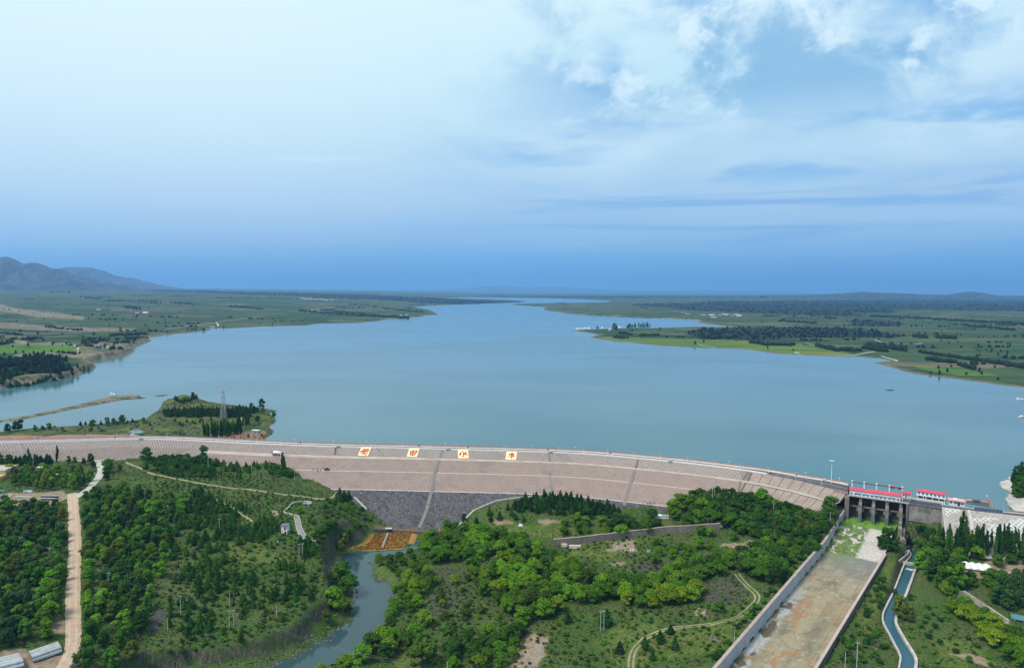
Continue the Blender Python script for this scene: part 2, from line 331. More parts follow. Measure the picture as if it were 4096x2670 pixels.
bright2 = band([(2400, 1345), (2700, 1352), (3000, 1362), (3200, 1372), (3250, 1385), (3420, 1412), (3380, 1422), (3200, 1415), (3050, 1400), (2900, 1392), (2650, 1378), (2450, 1360)], 20, 72, 90, 2)
bright2 = np.maximum(bright2, band([(3620, 1452), (3800, 1470), (3960, 1490), (4000, 1500), (3840, 1498), (3700, 1478)], 8, 73, 60, 2))
spit = soft(SPIT, 4, 74, 30)
bare = band([(-400, 1222), (0, 1228), (60, 1240), (180, 1253), (340, 1270), (330, 1278), (150, 1270), (0, 1250), (-400, 1240)], 22, 81, 120, 9)
bare = np.maximum(bare, band([(-400, 1286), (0, 1288), (300, 1302), (540, 1304), (530, 1316), (300, 1318), (0, 1308), (-400, 1306)], 18, 82, 100, 9) * 0.8)
bare = np.maximum(bare, band([(-300, 1352), (0, 1362), (200, 1368), (450, 1372), (560, 1374), (540, 1392), (440, 1394), (250, 1382), (0, 1376), (-300, 1368)], 14, 83, 60, 8) * 0.8)
bare = np.maximum(bare, band([(50, 1440), (150, 1422), (330, 1414), (460, 1416), (470, 1428), (350, 1438), (250, 1436), (60, 1452)], 8, 84, 50, 5) * 0.8)
bare = np.maximum(bare, band([(2600, 1273), (2650, 1268), (2800, 1277), (2790, 1283), (2700, 1278)], 15, 85, 90, 3))
bare = np.maximum(bare, soft(BAR, 3, 86, 12) * 0.75); bare = np.maximum(bare, soft(BAR2, 3, 87, 12) * 0.4)
bare = np.maximum(bare, soft(COVE, 2, 88, 12)); shore = sst(ss, 26, 3) * (ss > -6)
bare = np.maximum(bare, band([(860, 1748), (930, 1726), (1010, 1722), (1070, 1722), (1075, 1750), (1050, 1775), (900, 1775)], 5, 89, 14, 1.5) * 1.6)
red = np.clip(bare - 1, 0, 1) * 1.7; bare = np.clip(bare, 0, 1)
shp = GX.shape
_i = np.argmin((PP[:, None, 0] - CREST[None, ::15, 0]) ** 2 + (PP[:, None, 1] - CREST[None, ::15, 1]) ** 2, 1) * 15
_up = np.where(PP[:, 0] < 205, ((PP - CREST[_i]) * CN[_i]).sum(1) < -6, PP[:, 1] > 424 - 0.52 * (PP[:, 0] - 209)) & (PP[:, 1] > 390 - np.maximum(0, PP[:, 0] - 250))
land_me = grid_mesh('far_shore', GX, GY, hh.reshape(shp), keep=(_up & ((hh > -3.6) | (np.hypot(PP[:, 0], PP[:, 1]) > 4000))).reshape(shp), attrs= dict(forest=forest.reshape(shp), bright=bright.reshape(shp), yellow=bright2.reshape(shp), bare=bare.reshape(shp), shore=shore.reshape(shp), spit=spit.reshape(shp), red=red.reshape(shp)))
def land_material():
    m = bpy.data.materials.new('far_land'); m.use_nodes = True; w = NT(m.node_tree)
    p = w.n('ShaderNodeBsdfPrincipled'); o = w.n('ShaderNodeOutputMaterial'); w.put(o.inputs[0], p)
    pos = w.n('ShaderNodeNewGeometry').outputs['Position']; x, y, z = w.xyz(pos)
    wp = w.noise(pos, 0.0016, 3, 0.5, 0, 1); wv = w.n('ShaderNodeVectorMath', operation='SCALE'); w.put(wv.inputs[0], wp); wv.inputs['Scale'].default_value = 260
    q = w.n('ShaderNodeVectorMath', operation='ADD'); w.put(q.inputs[0], pos); w.put(q.inputs[1], wv); X, Y, Z = w.xyz(q.outputs[0])
    strip = w.voro(w.vec(w.m('MULTIPLY', X, 0.0042), w.m('MULTIPLY', Y, 0.011), 0), 1.0, 1)
    s1, s2, s3 = w.xyz(strip)
    cropA = w.ramp(s1, [(0.0, (0.014, 0.040, 0.013)), (0.25, (0.026, 0.064, 0.018)), (0.5, (0.040, 0.080, 0.024)), (0.72, (0.062, 0.092, 0.032)), (0.88, (0.110, 0.118, 0.050)), (0.97, (0.150, 0.125, 0.080))])
    rows = w.noise(w.vec(w.m('MULTIPLY', X, 0.006), w.m('MULTIPLY', Y, 0.045), 0), 1.0, 5, 0.65)
    c = w.mix(w.m('MULTIPLY', w.rng(rows, 0.48, 0.60), 0.85), cropA, (0.012, 0.028, 0.012))
    c = w.mix(w.m('MULTIPLY', w.rng(rows, 0.42, 0.34), 0.6), c, (0.085, 0.090, 0.045))
    big = w.noise(pos, 0.0011, 4); c = w.mix(w.m('MULTIPLY', w.rng(big, 0.45, 0.7), 0.5), c, (0.060, 0.066, 0.034))
    edge = w.voro(w.vec(w.m('MULTIPLY', X, 0.0042), w.m('MULTIPLY', Y, 0.011), 0), 1.0, 0, 'DISTANCE_TO_EDGE')
    c = w.mix(w.m('MULTIPLY', w.rng(edge, 0.05, 0.01), w.rng(s2, 0.45, 0.6)), c, (0.012, 0.030, 0.012))
    c = w.mix(w.m('MULTIPLY', w.rng(edge, 0.025, 0.005), w.rng(s2, 0.25, 0.15)), c, (0.19, 0.165, 0.11))
    fine = w.noise(pos, 0.09, 5, 0.65)
    c = w.mix(w.m('MULTIPLY', w.rng(fine, 0.52, 0.68), 0.45), c, (0.022, 0.046, 0.018))
    c = w.mix(w.attr('bright'), c, w.mix(w.rng(rows, 0.35, 0.65), (0.070, 0.150, 0.020), (0.042, 0.100, 0.018)))
    c = w.mix(w.attr('yellow'), c, w.mix(w.rng(w.noise(w.vec(w.m('MULTIPLY', X, 0.003), w.m('MULTIPLY', Y, 0.02), 0), 1.0, 3), 0.42, 0.6), (0.055, 0.120, 0.018), (0.130, 0.150, 0.022)))
    sp = w.mix(w.rng(w.noise(pos, 0.045, 5, 0.6), 0.42, 0.6), (0.034, 0.070, 0.018), (0.105, 0.130, 0.022))
    sp = w.mix(w.rng(fine, 0.46, 0.60), sp, (0.078, 0.072, 0.042)); sp = w.mix(w.rng(w.noise(pos, 0.22, 4, 0.6), 0.52, 0.62), sp, (0.022, 0.045, 0.014)); c = w.mix(w.attr('spit'), c, sp)
    soil = w.mix(w.rng(w.noise(pos, 0.05, 6, 0.7), 0.38, 0.62), (0.27, 0.205, 0.145), (0.135, 0.112, 0.075))
    soil = w.mix(w.rng(fine, 0.50, 0.60), soil, (0.050, 0.070, 0.030))
    pale_ = w.mix(w.rng(fine, 0.4, 0.6), (0.46, 0.43, 0.39), (0.33, 0.30, 0.265)); soil = w.mix(w.m('MULTIPLY', w.rng(x, 150, 200), w.rng(y, 1200, 900)), soil, pale_)
    soil = w.mix(w.m('MULTIPLY', w.attr('red'), w.rng(w.noise(pos, 0.12, 5, 0.7), 0.42, 0.58)), soil, (0.22, 0.10, 0.06)); c = w.mix(w.attr('bare'), c, soil)
    c = w.mix(w.m('MULTIPLY', w.attr('shore'), 0.75), c, w.mix(w.rng(fine, 0.4, 0.6), (0.20, 0.165, 0.115), (0.085, 0.085, 0.045)))
    fo = w.mix(w.rng(w.noise(pos, 0.02, 5, 0.7), 0.35, 0.65), (0.007, 0.016, 0.011), (0.014, 0.027, 0.015)); c = w.mix(w.attr('forest'), c, fo)
    nz = w.xyz(w.n('ShaderNodeNewGeometry').outputs['Normal'])[2]
    c = w.mix(w.m('MULTIPLY', w.rng(nz, 0.93, 0.80), w.rng(y, 3000, 1500)), c, soil)
    w.put(p.inputs['Base Color'], c); p.inputs['Roughness'].default_value = 0.95; p.inputs['Specular IOR Level'].default_value = 0.1
    return m
far = tag(link('far_shore_land', land_me, land_material()), kind='structure')
far['label'] = 'farmland plain spreading round the far shores of the reservoir'

# ------------------------------------------------------------------ mountains on the horizon
def ridge(name, label, prof, D, depth, k, m, z_add=0.0):
    """prof: photographed skyline (px, py) at distance D; a rough slope in front and behind"""
    xs = np.array([a for a, b in prof], float); zs = np.array([at_d(a, b, D)[2] for a, b in prof]); wx = np.array([at_d(a, b, D)[0] for a, b in prof])
    nx, ny = 420, 90; X = np.linspace(wx[0], wx[-1], nx); crest = np.interp(X, wx, zs); crest = crest * (1 + 0.10 * fbm(X / (depth * .12), X * 0 + k, 4, k))
    v = np.linspace(-1, 1, ny); XX, V = np.meshgrid(X, v); YY = D + V * depth
    sh = 1 - np.abs(V) ** 0.85
    sc = depth / 5.5
    rn = 1 - 2 * np.abs(fbm(XX / sc, YY / sc, 5, k))
    ZZ = crest[None, :] * np.clip(sh, 0, 1) * (1 - 0.45 * (1 - sh) * 0 - 0.75 * (1 - rn) * (np.abs(V) > 0.02) * np.clip(np.abs(V) * 4, 0, 1)) - 12 + crest[None, :] * 0.26 * fbm(XX / (sc * .35), YY / (sc * .35), 5, k + 9) * np.clip(np.abs(V) * 5, .12, 1)
    o = tag(link(name, grid_mesh(name, XX, YY, ZZ), m), kind='structure'); o['label'] = label; return o
def at_d(px, py, D): d = ray(px, py); return CAM + d * (D / d[1])
rockm = mat('mountain_rock', (0.008, 0.010, 0.010), (0.075, 0.058, 0.048), 0.0022, 0.95)
ridge('mountain', 'bare brown mountain range rising at the end of the plain', [(-900, 1060), (-500, 1010), (-250, 1018), (-80, 1034), (20, 1024), (90, 1046), (150, 1050), (205, 1072), (240, 1068), (300, 1094), (360, 1112), (420, 1130), (500, 1150), (560, 1160)], 11000, 2600, 5, rockm)
ridge('mountain', 'farther blue mountain spur behind the brown range', [(120, 1110), (250, 1070), (300, 1064), (350, 1072), (420, 1082), (450, 1098), (520, 1108), (600, 1128), (660, 1146), (720, 1157)], 17500, 3200, 6, rockm)
ridge('hill', 'low rounded volcanic hill with a knob on the plain', [(3050, 1180), (3250, 1176), (3450, 1164), (3600, 1169), (3800, 1175), (3840, 1168), (3880, 1161), (3930, 1168), (3990, 1179), (4200, 1182), (4500, 1176), (4900, 1172)], 12500, 1200, 7, mat('hill_scrub', (0.012, 0.020, 0.012), (0.030, 0.034, 0.022), 0.003))
ridge('mountain', 'faint blue range on the far horizon', [(1500, 1162), (1800, 1156), (2000, 1141), (2120, 1148), (2280, 1146), (2400, 1156), (2700, 1162), (2850, 1158), (3000, 1163), (3200, 1168)], 42000, 5000, 8, rockm)

# ------------------------------------------------------------------ reservoir water
def water_material(name, c, rough, bs, bstr, spec=0.5):
    m = bpy.data.materials.new(name); m.use_nodes = True; w = NT(m.node_tree)
    p = w.n('ShaderNodeBsdfPrincipled'); o = w.n('ShaderNodeOutputMaterial'); w.put(o.inputs[0], p)
    pos = w.n('ShaderNodeNewGeometry').outputs['Position']; x, y, z = w.xyz(pos)
    big = w.noise(w.vec(w.m('MULTIPLY', x, 0.0022), w.m('MULTIPLY', y, 0.0045), 0), 1.0, 4, 0.55, 0.6)
    w.put(p.inputs['Base Color'], w.mix(w.rng(big, 0.40, 0.62), c, tuple(v * 0.86 for v in c)))
    w.put(p.inputs['Roughness'], w.rng(big, 0.38, 0.62, rough * 0.8, rough * 1.35))
    p.inputs['IOR'].default_value = 1.333; p.inputs['Specular IOR Level'].default_value = spec
    b = w.n('ShaderNodeBump'); b.inputs['Strength'].default_value = bstr; b.inputs['Distance'].default_value = 0.4
    w.put(b.inputs['Height'], w.noise(pos, bs, 3)); w.put(p.inputs['Normal'], b); return m
WATER = water_material('reservoir', (0.054, 0.132, 0.145), 0.12, 0.35, 0.10)

# ------------------------------------------------------------------ the ground below the dam
TOE = [(1075, 1848), (1170, 1881), (1270, 1935), (1338, 1960), (1422, 1996), (1470, 2047), (1519, 2100), (1600, 2108), (1700, 2112), (1830, 2113), (1850, 2090), (1890, 2044), (1987, 2006), (2080, 1990),
       (2150, 1984), (2289, 1996), (2400, 2010), (2511, 2034), (2600, 2032), (2686, 2022), (2740, 1992), (2850, 1972), (2950, 1978), (3080, 1996), (3200, 2026), (3290, 2050), (3340, 2050)]
TOEP = np.array([at_dam(*t) for t in TOE])
def ctl(L): return np.array([at(a, b, z) for a, b, z in L])
PLAT = np.vstack([ctl([(-300, 1850, -4), (0, 1840, -4), (200, 1850, -4.3), (400, 1842, -4), (560, 1822, -3.2), (840, 1818, -1.6), (700, 1835, -3.2), (900, 1838, -2.6), (1000, 1850, -3.5), (0, 1950, -5), (450, 1950, -6), (700, 1900, -4.5), (950, 1900, -5),
   (0, 2050, -6), (-400, 2100, -6), (300, 2150, -8), (600, 2100, -7.5), (900, 2000, -7), (1100, 2000, -8.5), (0, 2300, -10), (-400, 2400, -10), (300, 2400, -11), (600, 2350, -11), (900, 2300, -12), (1150, 2230, -13), (0, 2660, -14),
   (-300, 2900, -14), (300, 2660, -16), (300, 2900, -20), (600, 2560, -17.5), (900, 2560, -21.5), (1250, 2400, -19), (1000, 2450, -17.5), (1150, 2480, -20.5), (1180, 2180, -12.5), (1290, 2250, -14.5), (1300, 2120, -13), (1250, 2050, -11), (700, 2680, -24), (-900, 2300, -9)]), TOEP[:5]])
RTOE = np.array([[*(CREST_R[k] + normals(CREST_R)[k] * o_), z_] for k in (0, 8, 16, 30, 50, 70) for o_, z_ in ((12, -4.5), (26, -10.6), (38, -12.6))])
VALL = np.vstack([ctl([(1480, 2140, -29.2), (1380, 2190, -29.5), (1330, 2300, -26), (1370, 2420, -26.5), (1330, 2480, -27), (1250, 2540, -27), (1100, 2610, -28), (900, 2660, -28.5), (600, 2720, -28), (1560, 2150, -29.8), (1650, 2160, -29.8), (1750, 2190, -28.5), (1650, 2350, -29),
   (1800, 2300, -28.4), (1700, 2500, -29), (1900, 2400, -27.5), (2000, 2550, -27), (1600, 2660, -29), (1900, 2680, -28), (2200, 2300, -25.5), (2150, 2200, -25), (2000, 2130, -25.5), (1900, 2130, -27), (1860, 2150, -27.5),
   (2300, 2200, -24), (2250, 2160, -23.5), (2600, 2110, -19.5), (2600, 2160, -21), (2900, 2120, -16.5), (3150, 2150, -13.8), (3000, 2250, -18), (2850, 2300, -20), (2700, 2300, -22), (2450, 2420, -24), (2450, 2500, -23), (2500, 2620, -23), (2300, 2660, -24), (2150, 2600, -24.5), (2800, 2600, -19), (2950, 2400, -17.2),
   (2870, 2440, -18.5), (2700, 2450, -21), (2000, 2900, -27), (2600, 2900, -21), (3340, 2110, -6.5), (3290, 2160, -10.0), (3210, 2240, -11.5), (3100, 2370, -12.0), (2990, 2500, -12.6), (2880, 2640, -13.2), (3030, 2380, -14.5), (3150, 2230, -13),
   (3600, 2300, -18), (3560, 2180, -15.5), (3640, 2150, -12.5), (3900, 2300, -16.5), (4090, 2350, -15.5), (3700, 2660, -20.5), (4090, 2660, -20), (3560, 2660, -20), (3420, 2550, -19), (3470, 2440, -18.6), (3340, 2660, -19.6), (3800, 2480, -19.5), (4000, 2500, -19), (4400, 2500, -18), (4300, 2900, -21), (3500, 2900, -21)]), TOEP[5:], RTOE])
def rbf(C):
    n = len(C); d = np.hypot(C[:, None, 0] - C[None, :, 0], C[:, None, 1] - C[None, :, 1]); A = np.zeros((n + 3, n + 3))
    A[:n, :n] = d + np.eye(n) * -1.0; A[:n, n] = 1; A[:n, n + 1:] = C[:, :2]; A[n:, :n] = A[:n, n:].T
    w = np.linalg.solve(A, np.r_[C[:, 2], 0, 0, 0])
    def f(P):
        r = np.full(len(P), w[n]) + P @ w[n + 1:]
        for i in range(n): r += w[i] * np.hypot(P[:, 0] - C[i, 0], P[:, 1] - C[i, 1])
        return r
    return f
fP, fV = rbf(PLAT), rbf(VALL)
RIVER = poly([(1373, 2212), (1430, 2204), (1492, 2202), (1600, 2196), (1650, 2178), (1668, 2160), (1682, 2162), (1668, 2195), (1640, 2210), (1560, 2222), (1500, 2222), (1492, 2294), (1499, 2325), (1540, 2324), (1563, 2331), (1576, 2385), (1540, 2449), (1536, 2506), (1476, 2556), (1469, 2597), (1432, 2627),
   (1398, 2640), (1330, 2655), (1270, 2675), (1150, 2760), (800, 2800), (780, 2730), (1000, 2690), (1052, 2668), (1129, 2637), (1187, 2624), (1240, 2577), (1297, 2557), (1338, 2520), (1378, 2499), (1415, 2456), (1408, 2412), (1415, 2372), (1402, 2328), (1388, 2267), (1368, 2244)], -31)
RIMZ = [(1300, 1900, -6), (1340, 1962, -10), (1400, 2040, -13), (1360, 2110, -14), (1300, 2160, -14), (1291, 2204, -14.5), (1294, 2237, -15), (1311, 2298, -16.5), (1328, 2345, -18), (1304, 2385, -19), (1264, 2415, -20), (1187, 2506, -22), (1150, 2526, -22.5), (1035, 2570, -23.5), (900, 2604, -24), (800, 2617, -24), (600, 2640, -23.5), (300, 2760, -23)]
RIM = np.array([at(a, b, z)[:2] for a, b, z in RIMZ])
PLATEAU = np.vstack([RIM, [[-300, 150], [-900, 200], [-900, 700], [-80, 700]]])
A0 = np.array([208.4, 416.0]); AX = np.array([-0.619, -0.785]); BX = np.array([0.785, -0.619])        # spillway axis, across
FLT, FLZ = [-20, 0, 16, 26, 48, 98, 197, 300], [-9, -9, -9.6, -12.5, -16.2, -17, -19, -21]
def chan(x, y): q = np.stack([x - A0[0], y - A0[1]], -1); return q @ AX, q @ BX
CANAL_L = [(3633, 2196), (3648, 2222), (3632, 2243), (3620, 2257), (3598, 2315), (3576, 2373), (3554, 2415), (3531, 2464), (3535, 2498), (3561, 2543), (3584, 2588), (3607, 2629), (3599, 2672), (3590, 2740)]
CANAL_R = [(3690, 2214), (3678, 2235), (3666, 2258), (3656, 2285), (3646, 2315), (3633, 2350), (3618, 2390), (3592, 2440), (3578, 2480), (3582, 2505), (3614, 2562), (3640, 2602), (3663, 2641), (3659, 2672), (3650, 2740)]
CL, CR = [poly(q, -20.6) for q in (CANAL_L, CANAL_R)]
CANAL = np.vstack([CL, CR[::-1]])
def near_height(P):
    x, y = P[:, 0], P[:, 1]
    north = sst(y, 395, 440)
    e = sdf(P, PLATEAU) + 2.2 * fbm(x / 9, y / 9, 4, 91) * (1 - north)
    M = np.where(e > 0, 1, 0) * 0.0 + sst(e, -2.2 - 26 * north, 1.0 + 5 * north)
    zp, zv = fP(P), fV(P)
    # columns and ledges of the basalt scarp: a talus apron below it
    z = zv * (1 - M) + zp * M
    z += 0.9 * fbm(x / 22, y / 22, 4, 92) + 0.35 * fbm(x / 5, y / 5, 3, 93)
    q = sdf(P, RIVER) + 1.2 * fbm(x / 7, y / 7, 3, 94)
    z = np.where(q > 0, np.minimum(z, -31 - np.clip(q * 0.5, 0, 2.5)), np.minimum(z, np.maximum(-31 + (-q) * 0.45 + 0.1, -31 + (-q - 3.5) * 3.0)))
    z = np.where((q <= 0) & (z < -30.85), -30.85, z)
    t, b = chan(x, y)                                            # bed of the spillway and its banks
    fl = np.interp(t, FLT, FLZ)
    inb = sst(b, -1.0, 0.2) * sst(b, 30.2, 28.6) * sst(t, -6, -1); z = np.where(inb > 0.01, np.minimum(z, (fl - 1.2) * inb + z * (1 - inb)), z)
    dc = sdf(P, CANAL); z = np.where(dc > -2.5, np.minimum(z, -19.6 - 2.6 * sst(dc, -1.3, 0.2)), z)
    return z
gx = np.arange(-560, 440, 1.7); gy = np.arange(205, 640, 1.7)
NXX, NYY = np.meshgrid(gx, gy); NP = np.stack([NXX.ravel(), NYY.ravel()], 1)
NZ = near_height(NP)
# keep it under the water behind the dam
_i = np.argmin((NP[:, None, 0] - CREST[None, ::12, 0]) ** 2 + (NP[:, None, 1] - CREST[None, ::12, 1]) ** 2, 1) * 12
_off = ((NP - CREST[_i]) * CN[_i]).sum(1)
NZ = np.where((_off < 4) & (NP[:, 0] < 205), np.minimum(NZ, -6), NZ)
NZ = np.where((NP[:, 0] > 205) & (NP[:, 1] > 418 - 0.50 * (NP[:, 0] - 209)), np.minimum(NZ, -9), NZ)
NZ = NZ.reshape(NXX.shape)
def zg(x, y):
    fx = np.clip((np.asarray(x, float) - gx[0]) / 1.7, 0, len(gx) - 1.01); fy = np.clip((np.asarray(y, float) - gy[0]) / 1.7, 0, len(gy) - 1.01)
    i, j = fx.astype(int), fy.astype(int); u, v = fx - i, fy - j
    return (NZ[j, i] * (1 - u) + NZ[j, i + 1] * u) * (1 - v) + (NZ[j + 1, i] * (1 - u) + NZ[j + 1, i + 1] * u) * v
def ground(px, py):            # the ground seen at a pixel
    d = ray(px, py); ts = np.linspace(225, 640, 420); X = CAM[None] + d[None] * (ts / d[1])[:, None]
    h = X[:, 2] - zg(X[:, 0], X[:, 1]); k = np.argmax(h <= 0)
    if h[k] > 0: return at(px, py, -15)
    if k == 0: return at(px, py, -18)
    a = h[k - 1] / (h[k - 1] - h[k] + 1e-9); p = X[k - 1] * (1 - a) + X[k] * a; return np.array([p[0], p[1], float(zg(p[0], p[1]))])
def gpoly(pts): return np.array([ground(*p)[:2] for p in pts])
# what covers the ground
def gsoft(pts, w, k, s0=8): return sst(sdf(NP, gpoly(pts)) + w * fbm(NP[:, 0] / s0, NP[:, 1] / s0, 4, k), -w * 0.25, w * 0.25)
dirt = gsoft([(0, 1975), (250, 1960), (280, 1985), (240, 2005), (235, 2020), (0, 2030)], 3, 101)
for pts, w, k in (([(0, 2580), (90, 2580), (150, 2610), (240, 2610), (300, 2560), (330, 2600), (340, 2670), (400, 2680), (380, 2720), (0, 2720)], 4, 102), ([(150, 2490), (240, 2450), (275, 2470), (270, 2530), (170, 2525)], 3, 103),
                  ([(2080, 2580), (2110, 2545), (2150, 2530), (2200, 2560), (2170, 2620), (2140, 2680), (2030, 2680)], 4, 104), ([(3890, 2265), (3960, 2240), (4100, 2255), (4100, 2320), (4030, 2330), (3960, 2310), (3900, 2295)], 3, 105),
                  ([(2420, 2245), (2490, 2252), (2480, 2262), (2410, 2258)], 7, 106), ([(2440, 2165), (2530, 2160), (2540, 2200), (2450, 2200)], 7, 107), ([(3780, 2610), (3900, 2610), (4010, 2660), (3960, 2670)], 2, 108), ([(2900, 2180), (2990, 2160), (3010, 2185), (2930, 2205)], 7, 109),
                  ([(1090, 2040), (1120, 2040), (1110, 2062), (1085, 2055)], 2, 110), ([(2140, 2080), (2240, 2070), (2250, 2085), (2160, 2095)], 7, 111), ([(1980, 2080), (2060, 2080), (2060, 2098), (1990, 2098)], 7, 112), ([(3480, 2500), (3520, 2560), (3510, 2640), (3490, 2640)], 2.0, 113)):
    dirt = np.maximum(dirt, gsoft(pts, w, k))
rockd = gsoft([(620, 2450), (655, 2440), (650, 2500), (620, 2540), (590, 2520)], 3, 121); rockd = np.maximum(rockd, gsoft([(570, 2590), (620, 2580), (610, 2640), (580, 2660)], 3, 122)); rockd = np.maximum(rockd, gsoft([(505, 2550 - 380), (540, 2165), (530, 2230), (510, 2225)], 2, 123) * 0.7)
grey = gsoft([(2560, 2240), (2760, 2245), (2740, 2310), (2600, 2330), (2540, 2290)], 6, 131); grey = np.maximum(grey, gsoft([(2800, 2320), (2950, 2310), (3000, 2400), (2880, 2420), (2800, 2380)], 6, 132)); grey = np.maximum(grey, gsoft([(1800, 2220), (1860, 2380), (1760, 2480), (1680, 2440)], 8, 133) * 0.7)
reed = gsoft([(1395, 2190), (1440, 2150), (1470, 2128), (1560, 2126), (1680, 2134), (1670, 2150), (1655, 2172), (1600, 2192), (1490, 2200)], 2.5, 141, 6)
redb = gsoft([(1500, 2095), (1560, 2103), (1850, 2108), (1850, 2124), (1600, 2120), (1500, 2112)], 1.5, 142, 5)
lush = gsoft([(0, 1860), (350, 1850), (380, 1890), (270, 1897), (60, 1880)], 4, 151) * 0.0
for pts, w, k in (([(820, 2190), (1000, 2150), (1080, 2190), (1170, 2230), (1120, 2260), (980, 2250), (840, 2220)], 6, 152), ([(2420, 2500), (2900, 2480), (3000, 2450), (3010, 2500), (2900, 2600), (2500, 2670), (2420, 2600)], 12, 153), ([(2300, 2170), (2500, 2150), (2560, 2200), (2400, 2240), (2280, 2220)], 5, 154), ([(1900, 2110), (2250, 2090), (2350, 2110), (2300, 2150), (2000, 2150)], 6, 155),
                  ([(3560, 2250), (3620, 2270), (3540, 2420), (3450, 2560), (3440, 2420)], 6, 156), ([(3720, 2560), (3900, 2580), (3960, 2660), (3760, 2670)], 8, 157), ([(1600, 2600), (1760, 2600), (1760, 2680), (1580, 2680)], 6, 158), ([(1500, 2250), (1560, 2240), (1590, 2320), (1500, 2320)], 3, 159)):
    lush = np.maximum(lush, gsoft(pts, w, k, 12))
nsh = NXX.shape
cell = lambda a: np.clip(a, 0, 1).reshape(nsh)
near_me = grid_mesh('ground', NXX, NYY, NZ, dict(dirt=cell(dirt), rockd=cell(rockd), grey=cell(grey), reed=cell(reed), redb=cell(redb), lush=cell(lush)))
def ground_material():
    m = bpy.data.materials.new('scrub_ground'); m.use_nodes = True; w = NT(m.node_tree)
    p = w.n('ShaderNodeBsdfPrincipled'); o = w.n('ShaderNodeOutputMaterial'); w.put(o.inputs[0], p)
    g = w.n('ShaderNodeNewGeometry'); pos = g.outputs['Position']; nz = w.xyz(g.outputs['Normal'])[2]
    n1 = w.noise(pos, 0.05, 5, 0.6); n2 = w.noise(pos, 0.35, 6, 0.7); n3 = w.noise(pos, 1.3, 4, 0.7)
    c = w.mix(w.rng(n1, 0.35, 0.65), (0.044, 0.100, 0.014), (0.082, 0.118, 0.026))
    c = w.mix(w.m('MULTIPLY', w.rng(n2, 0.47, 0.62), 0.65), c, w.mix(w.rng(n1, 0.4, 0.6), (0.105, 0.098, 0.048), (0.120, 0.098, 0.068))); c = w.mix(w.rng(n3, 0.46, 0.62), c, (0.024, 0.052, 0.012))
    c = w.mix(w.m('MULTIPLY', w.attr('lush'), w.rng(n2, 0.30, 0.55)), c, w.mix(w.rng(n2, 0.42, 0.6), (0.070, 0.120, 0.020), (0.120, 0.130, 0.036)))
    c = w.mix(w.attr('grey'), c, w.mix(w.rng(n2, 0.4, 0.6), (0.085, 0.076, 0.062), (0.052, 0.056, 0.034)))
    c = w.mix(w.attr('rockd'), c, w.mix(w.rng(n3, 0.4, 0.6), (0.10, 0.092, 0.095), (0.04, 0.037, 0.04)))
    rag = lambda a: w.m('MULTIPLY', a, w.rng(w.m('ADD', a, w.m('MULTIPLY', w.m('SUBTRACT', n2, 0.5), 3.0)), 0.25, 0.75))
    c = w.mix(rag(w.attr('dirt')), c, w.mix(w.rng(n2, 0.4, 0.62), (0.30, 0.225, 0.155), (0.19, 0.14, 0.09)))
    c = w.mix(w.attr('redb'), c, (0.165, 0.092, 0.066)); c = w.mix(w.attr('reed'), c, (0.34, 0.19, 0.06))
    rk = w.mix(w.rng(w.noise(w.vec(*[w.m('MULTIPLY', a, b) for a, b in zip(w.xyz(pos), (0.9, 0.9, 0.12))]), 1.0, 5, 0.7), 0.38, 0.62), (0.125, 0.104, 0.082), (0.038, 0.033, 0.027))
    rk = w.mix(w.rng(n2, 0.44, 0.56), rk, (0.040, 0.072, 0.018)); c = w.mix(w.rng(nz, 0.82, 0.66), c, rk)
    w.put(p.inputs['Base Color'], c); p.inputs['Roughness'].default_value = 0.95; p.inputs['Specular IOR Level'].default_value = 0.1
    b = w.n('ShaderNodeBump'); b.inputs['Strength'].default_value = 0.8; b.inputs['Distance'].default_value = 0.6; w.put(b.inputs['Height'], n3); w.put(p.inputs['Normal'], b)
    return m
gr = tag(link('ground', near_me, ground_material()), kind='structure'); gr['label'] = 'scrubby ground and terraces below the dam'

# ------------------------------------------------------------------ water
def sheet(name, V, z, m, label):
    me = bpy.data.meshes.new(name); bm = bmesh.new(); f = bm.faces.new([bm.verts.new((a, b, z)) for a, b in V]); bmesh.ops.triangulate(bm, faces=[f]); bm.normal_update()
    if bm.faces and sum(q.normal.z for q in bm.faces) < 0: bmesh.ops.reverse_faces(bm, faces=bm.faces[:])
    bm.to_mesh(me); bm.free(); o = tag(link(name, me, m), kind='structure'); o['label'] = label; return o
back = CREST[::6] - CN[::6] * 5.0
sheet('reservoir_water', np.vstack([[[-60000, 500]], back, [[232, 409], [262, 392], [300, 373], [420, 310], [60000, 310], [60000, 80000], [-60000, 80000]]]), 0.0, WATER, 'wide blue-grey reservoir water behind the dam')
RIVM = water_material('river', (0.032, 0.070, 0.074), 0.05, 0.8, 0.05)
sheet('river_water', RIVER, -31.0, RIVM, 'dark green river pool winding away below the dam')
CANM = water_material('canal', (0.020, 0.085, 0.115), 0.10, 1.6, 0.30)
sheet('canal_water', CANAL, -20.6, CANM, 'fast blue-green water in the concrete canal')

